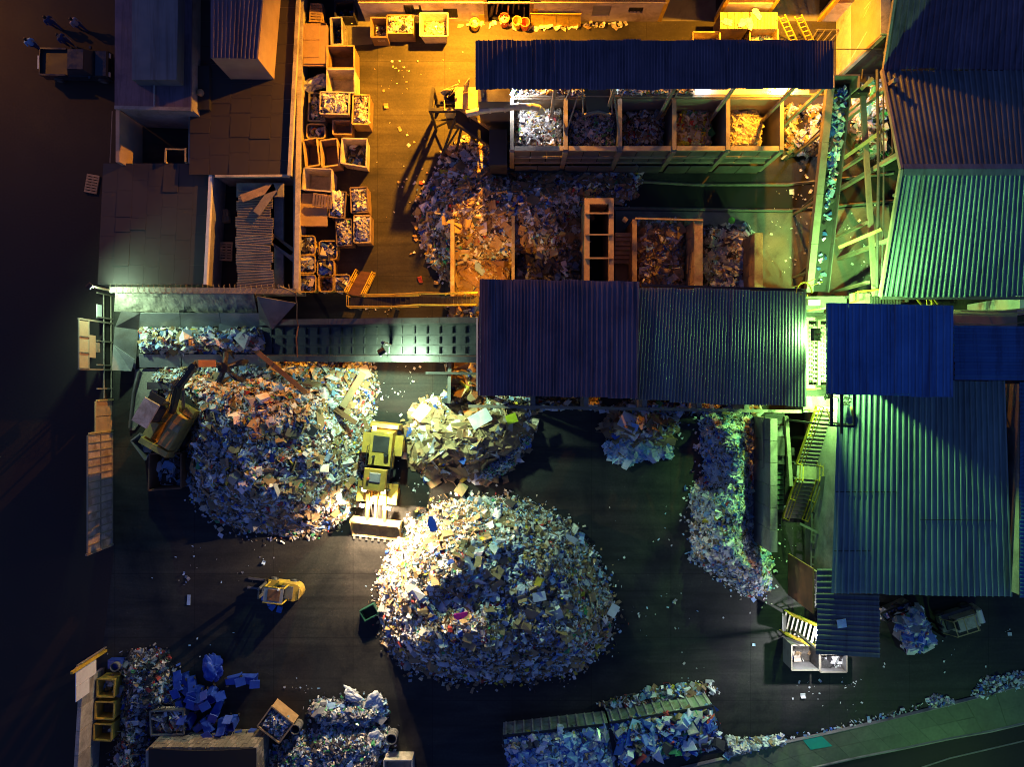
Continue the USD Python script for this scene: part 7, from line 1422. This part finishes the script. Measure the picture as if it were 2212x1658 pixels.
for k in range(2): PG.part('gate_panel', MB().box(gx - .03, G(0, 897 + 33 * k)[1], .1, gx + .03, G(0, 866 + 33 * k)[1], 2.1), TANWALL)
for y in (864, 931): PG.part('bar', MB().beam(G(244, y, 0), G(244, y, 2.9 if y > 900 else 2.0), .1), OCHRE)
PG.part('rail', MB().beam(G(244, 866, 2.15), G(244, 930, 2.15), .07), OCHRE)
SGT = Thing('sliding_gate', 'long sliding gate of ribbed sheet panels on the west boundary', 'gate', G(244, 1050))
gy = [935 + i * (1176 - 935) / 15 for i in range(16)]
for k in range(15):
    for z0_, z1_ in ((.12, 1.5), (1.56, 3.0)): SGT.part('gate_panel', MB().box(gx - .025, G(0, gy[k + 1] - 1)[1], z0_, gx + .02, G(0, gy[k])[1], z1_), BINPALE)
    SGT.part('upright', MB().beam(G(244.6, gy[k], .1), G(244.6, gy[k], 3.05), .06), CREAMSTEEL)
for z_ in (.1, 1.53, 3.05): SGT.part('rail', MB().beam([gx + .03, G(0, gy[0])[1], z_], [gx + .03, G(0, gy[-1])[1], z_], .08), CREAMSTEEL)
SGT.part('end_post', MB().beam(G(244, gy[-1] + 1, 0), G(244, gy[-1] + 1, 3.2), .12), CREAMSTEEL)
GP = Thing('gate_post_panel', 'yellow gate post and pale sheeted panel at the south end of the west wall', 'gate', G(228, 1420))
GP.part('yellow_post', MB().beam(G(229, 1406, 0), G(229, 1406, 4.0), .16), YELLOW); GP.part('brace', MB().beam(G(229, 1399, 0), G(229, 1399, 3.4), .08), CREAMSTEEL); GP.part('brace', MB().beam(G(229, 1399, 3.0), G(229, 1406, 3.9), .08), OCHRE)
for k in range(2): GP.part('panel', MB().box(G(228, 0)[0] - .03, G(0, 1412 + 30 * (k + 1) - 1)[1], 2.0 if k else 1.2, G(228, 0)[0] + .03, G(0, 1412 + 30 * k)[1], 3.5), WHITE)
W2 = Thing('west_yard_wall', 'pale plain wall along the west edge behind the tan bins', 'wall', G(224, 1560))
for k in range(5): W2.part('wall_panel', MB().hexa([G(218 - 3 * k, 1444 + 50 * k, 0), G(226 - 3 * k, 1444 + 50 * k, 0), G(223 - 3 * k, 1493 + 50 * k, 0), G(215 - 3 * k, 1493 + 50 * k, 0)][::-1], [G(218 - 3 * k, 1444 + 50 * k, 2.6), G(226 - 3 * k, 1444 + 50 * k, 2.6), G(223 - 3 * k, 1493 + 50 * k, 2.6), G(215 - 3 * k, 1493 + 50 * k, 2.6)][::-1]), STUCCO)
# block walled shed at the south edge
BS = Thing('block_shed', 'small block walled shed with dark arched roof at the bottom edge', 'shed', P(440, 1640, 0))
hz = 2.6; xs_ = np.linspace(P(321, 0, hz)[0], P(547, 0, hz)[0], 25); yt = P(0, 1616, hz)[1]; yb_ = yt - 4.0
for r_ in range(5):
    z0_, z1_ = hz * r_ / 5 + .01, hz * (r_ + 1) / 5 - .015
    for k in range(24): BS.part('wall_block', MB().box(xs_[k] + .012, yt - .2, z0_, xs_[k + 1] - .012, yt + R0.uniform(-.015, .02), z1_), SLAB if (k * 7 + r_ * 3) % 5 else CONC)
    for k in range(10): BS.part('wall_block', MB().box(xs_[-1] + .005, yt - .4 * (k + 1) + .012, z0_, xs_[-1] + .2 + R0.uniform(-.015, .02), yt - .4 * k - .012, z1_), SLAB if (k * 5 + r_) % 4 else CONC)
ar = np.linspace(0, np.pi, 13); ring = [(np.interp(t, [0, np.pi], [xs_[-1] + .18, xs_[0]]), hz - .06 + .34 * math.sin(t)) for t in ar]
mb = MB()
for k in range(12): (xa, za), (xb, zb_) = ring[k], ring[k + 1]; mb.hexa([[xa, yb_, za], [xb, yb_, zb_], [xb, yt - .05, zb_], [xa, yt - .05, za]], [[xa, yb_, za + .07], [xb, yb_, zb_ + .07], [xb, yt - .05, zb_ + .07], [xa, yt - .05, za + .07]])
BS.part('arched_roof', mb, NEARBLACK); BS.part('west_wall', MB().box(xs_[0] - .2, yb_, 0, xs_[0] - .005, yt - .21, hz - .05), CONC)

# ================================================================ lamp housings and posts
for name, pos, tgt, r in LAMP_HEADS:
    f = (tgt - pos) / np.linalg.norm(tgt - pos); back = pos - f * .04
    kind = name.split('_light')[0]
    where = {'sodium_light': 'above the dark doorway of the brick building', 'sodium_light_001': 'above the garage doorways of the brick building', 'mercury_light': 'under the tower eaves aimed at the hall roof', 'mercury_light_001': 'under the tower eaves aimed at the gabled shed', 'mercury_light_002': 'under the tower eaves aimed at the low shed', 'sodium_light_002': 'under the long canopy beside the last bay', 'sodium_light_003': 'under the north eaves of the sorting hall', 'mercury_light_006': 'above the long green lit stair', 'mercury_light_005': 'low under the tower eaves aimed at the inclined conveyor', 'tube_light_004': 'beside the white plastic sheeting at the shed columns', 'mercury_light_003': 'on the pole at the corner of the retaining wall', 'mercury_light_004': 'beside the feed conveyor aimed at the cardboard heap', 'tube_light': 'at the west end of the storage bays under the canopy edge', 'tube_light_001': 'over the walkway behind the second bay', 'tube_light_002': 'over the walkway behind the fourth bay', 'tube_light_003': 'over the walkway behind the last bay', 'stair_light': 'under the small canopy by the short stair', 'street_light': 'in the street beyond the north-west corner', 'street_light_001': 'on the road beyond the south-east corner'}[name]
    T = Thing('flood_lamp', 'boxy flood lamp ' + where, 'lamp', pos)
    T.part('housing', MB().beam(back - f * .01, back - f * .22, r * 2.3, r * 2.0), DARKSTEEL)
    for e in (-1, 1) if name != 'mercury_light' else (): T.part('hood_flap', MB().beam(back + np.array([e * r * 1.1, 0, 0]), back + np.array([e * r * 1.1, 0, 0]) + f * .16, .02, r * 2), DARKSTEEL)
    foot = {'sodium': pos + ([0, -.5, .6] if name.endswith('003') else [0, .35, 0]), 'mercury': pos + [.5, 0, .3], 'tube': pos + [0, .6, .35], 'stair': pos + [.3, 0, .15], 'street': pos * [1, 1, 0]}[kind]
    if name == 'mercury_light_003': foot = G(277, 637, 4.6)
    if name == 'mercury_light_004': foot = G(862, 752, 6.3)
    pts_ = [back - f * .2, [*pos[:2], pos[2] + .25], [0, 0, 0] + foot] if kind == 'street' else [back - f * .2, foot]
    T.part('bracket', MB().tube(pts_, .04, 6), STEEL)
single('lamp_pole', MB().tube([G(862, 752, 0), G(862, 752, 6.5)], .09, 8), STEEL, 'steel lamp pole on the lane beside the feed conveyor', 'lamp pole')
single('lamp_pole', MB().tube([G(277, 637, 2.3), G(277, 637, 4.7)], .07, 8), CREAMSTEEL, 'pale lamp pole standing on the wall corner above the feed pit', 'lamp pole')
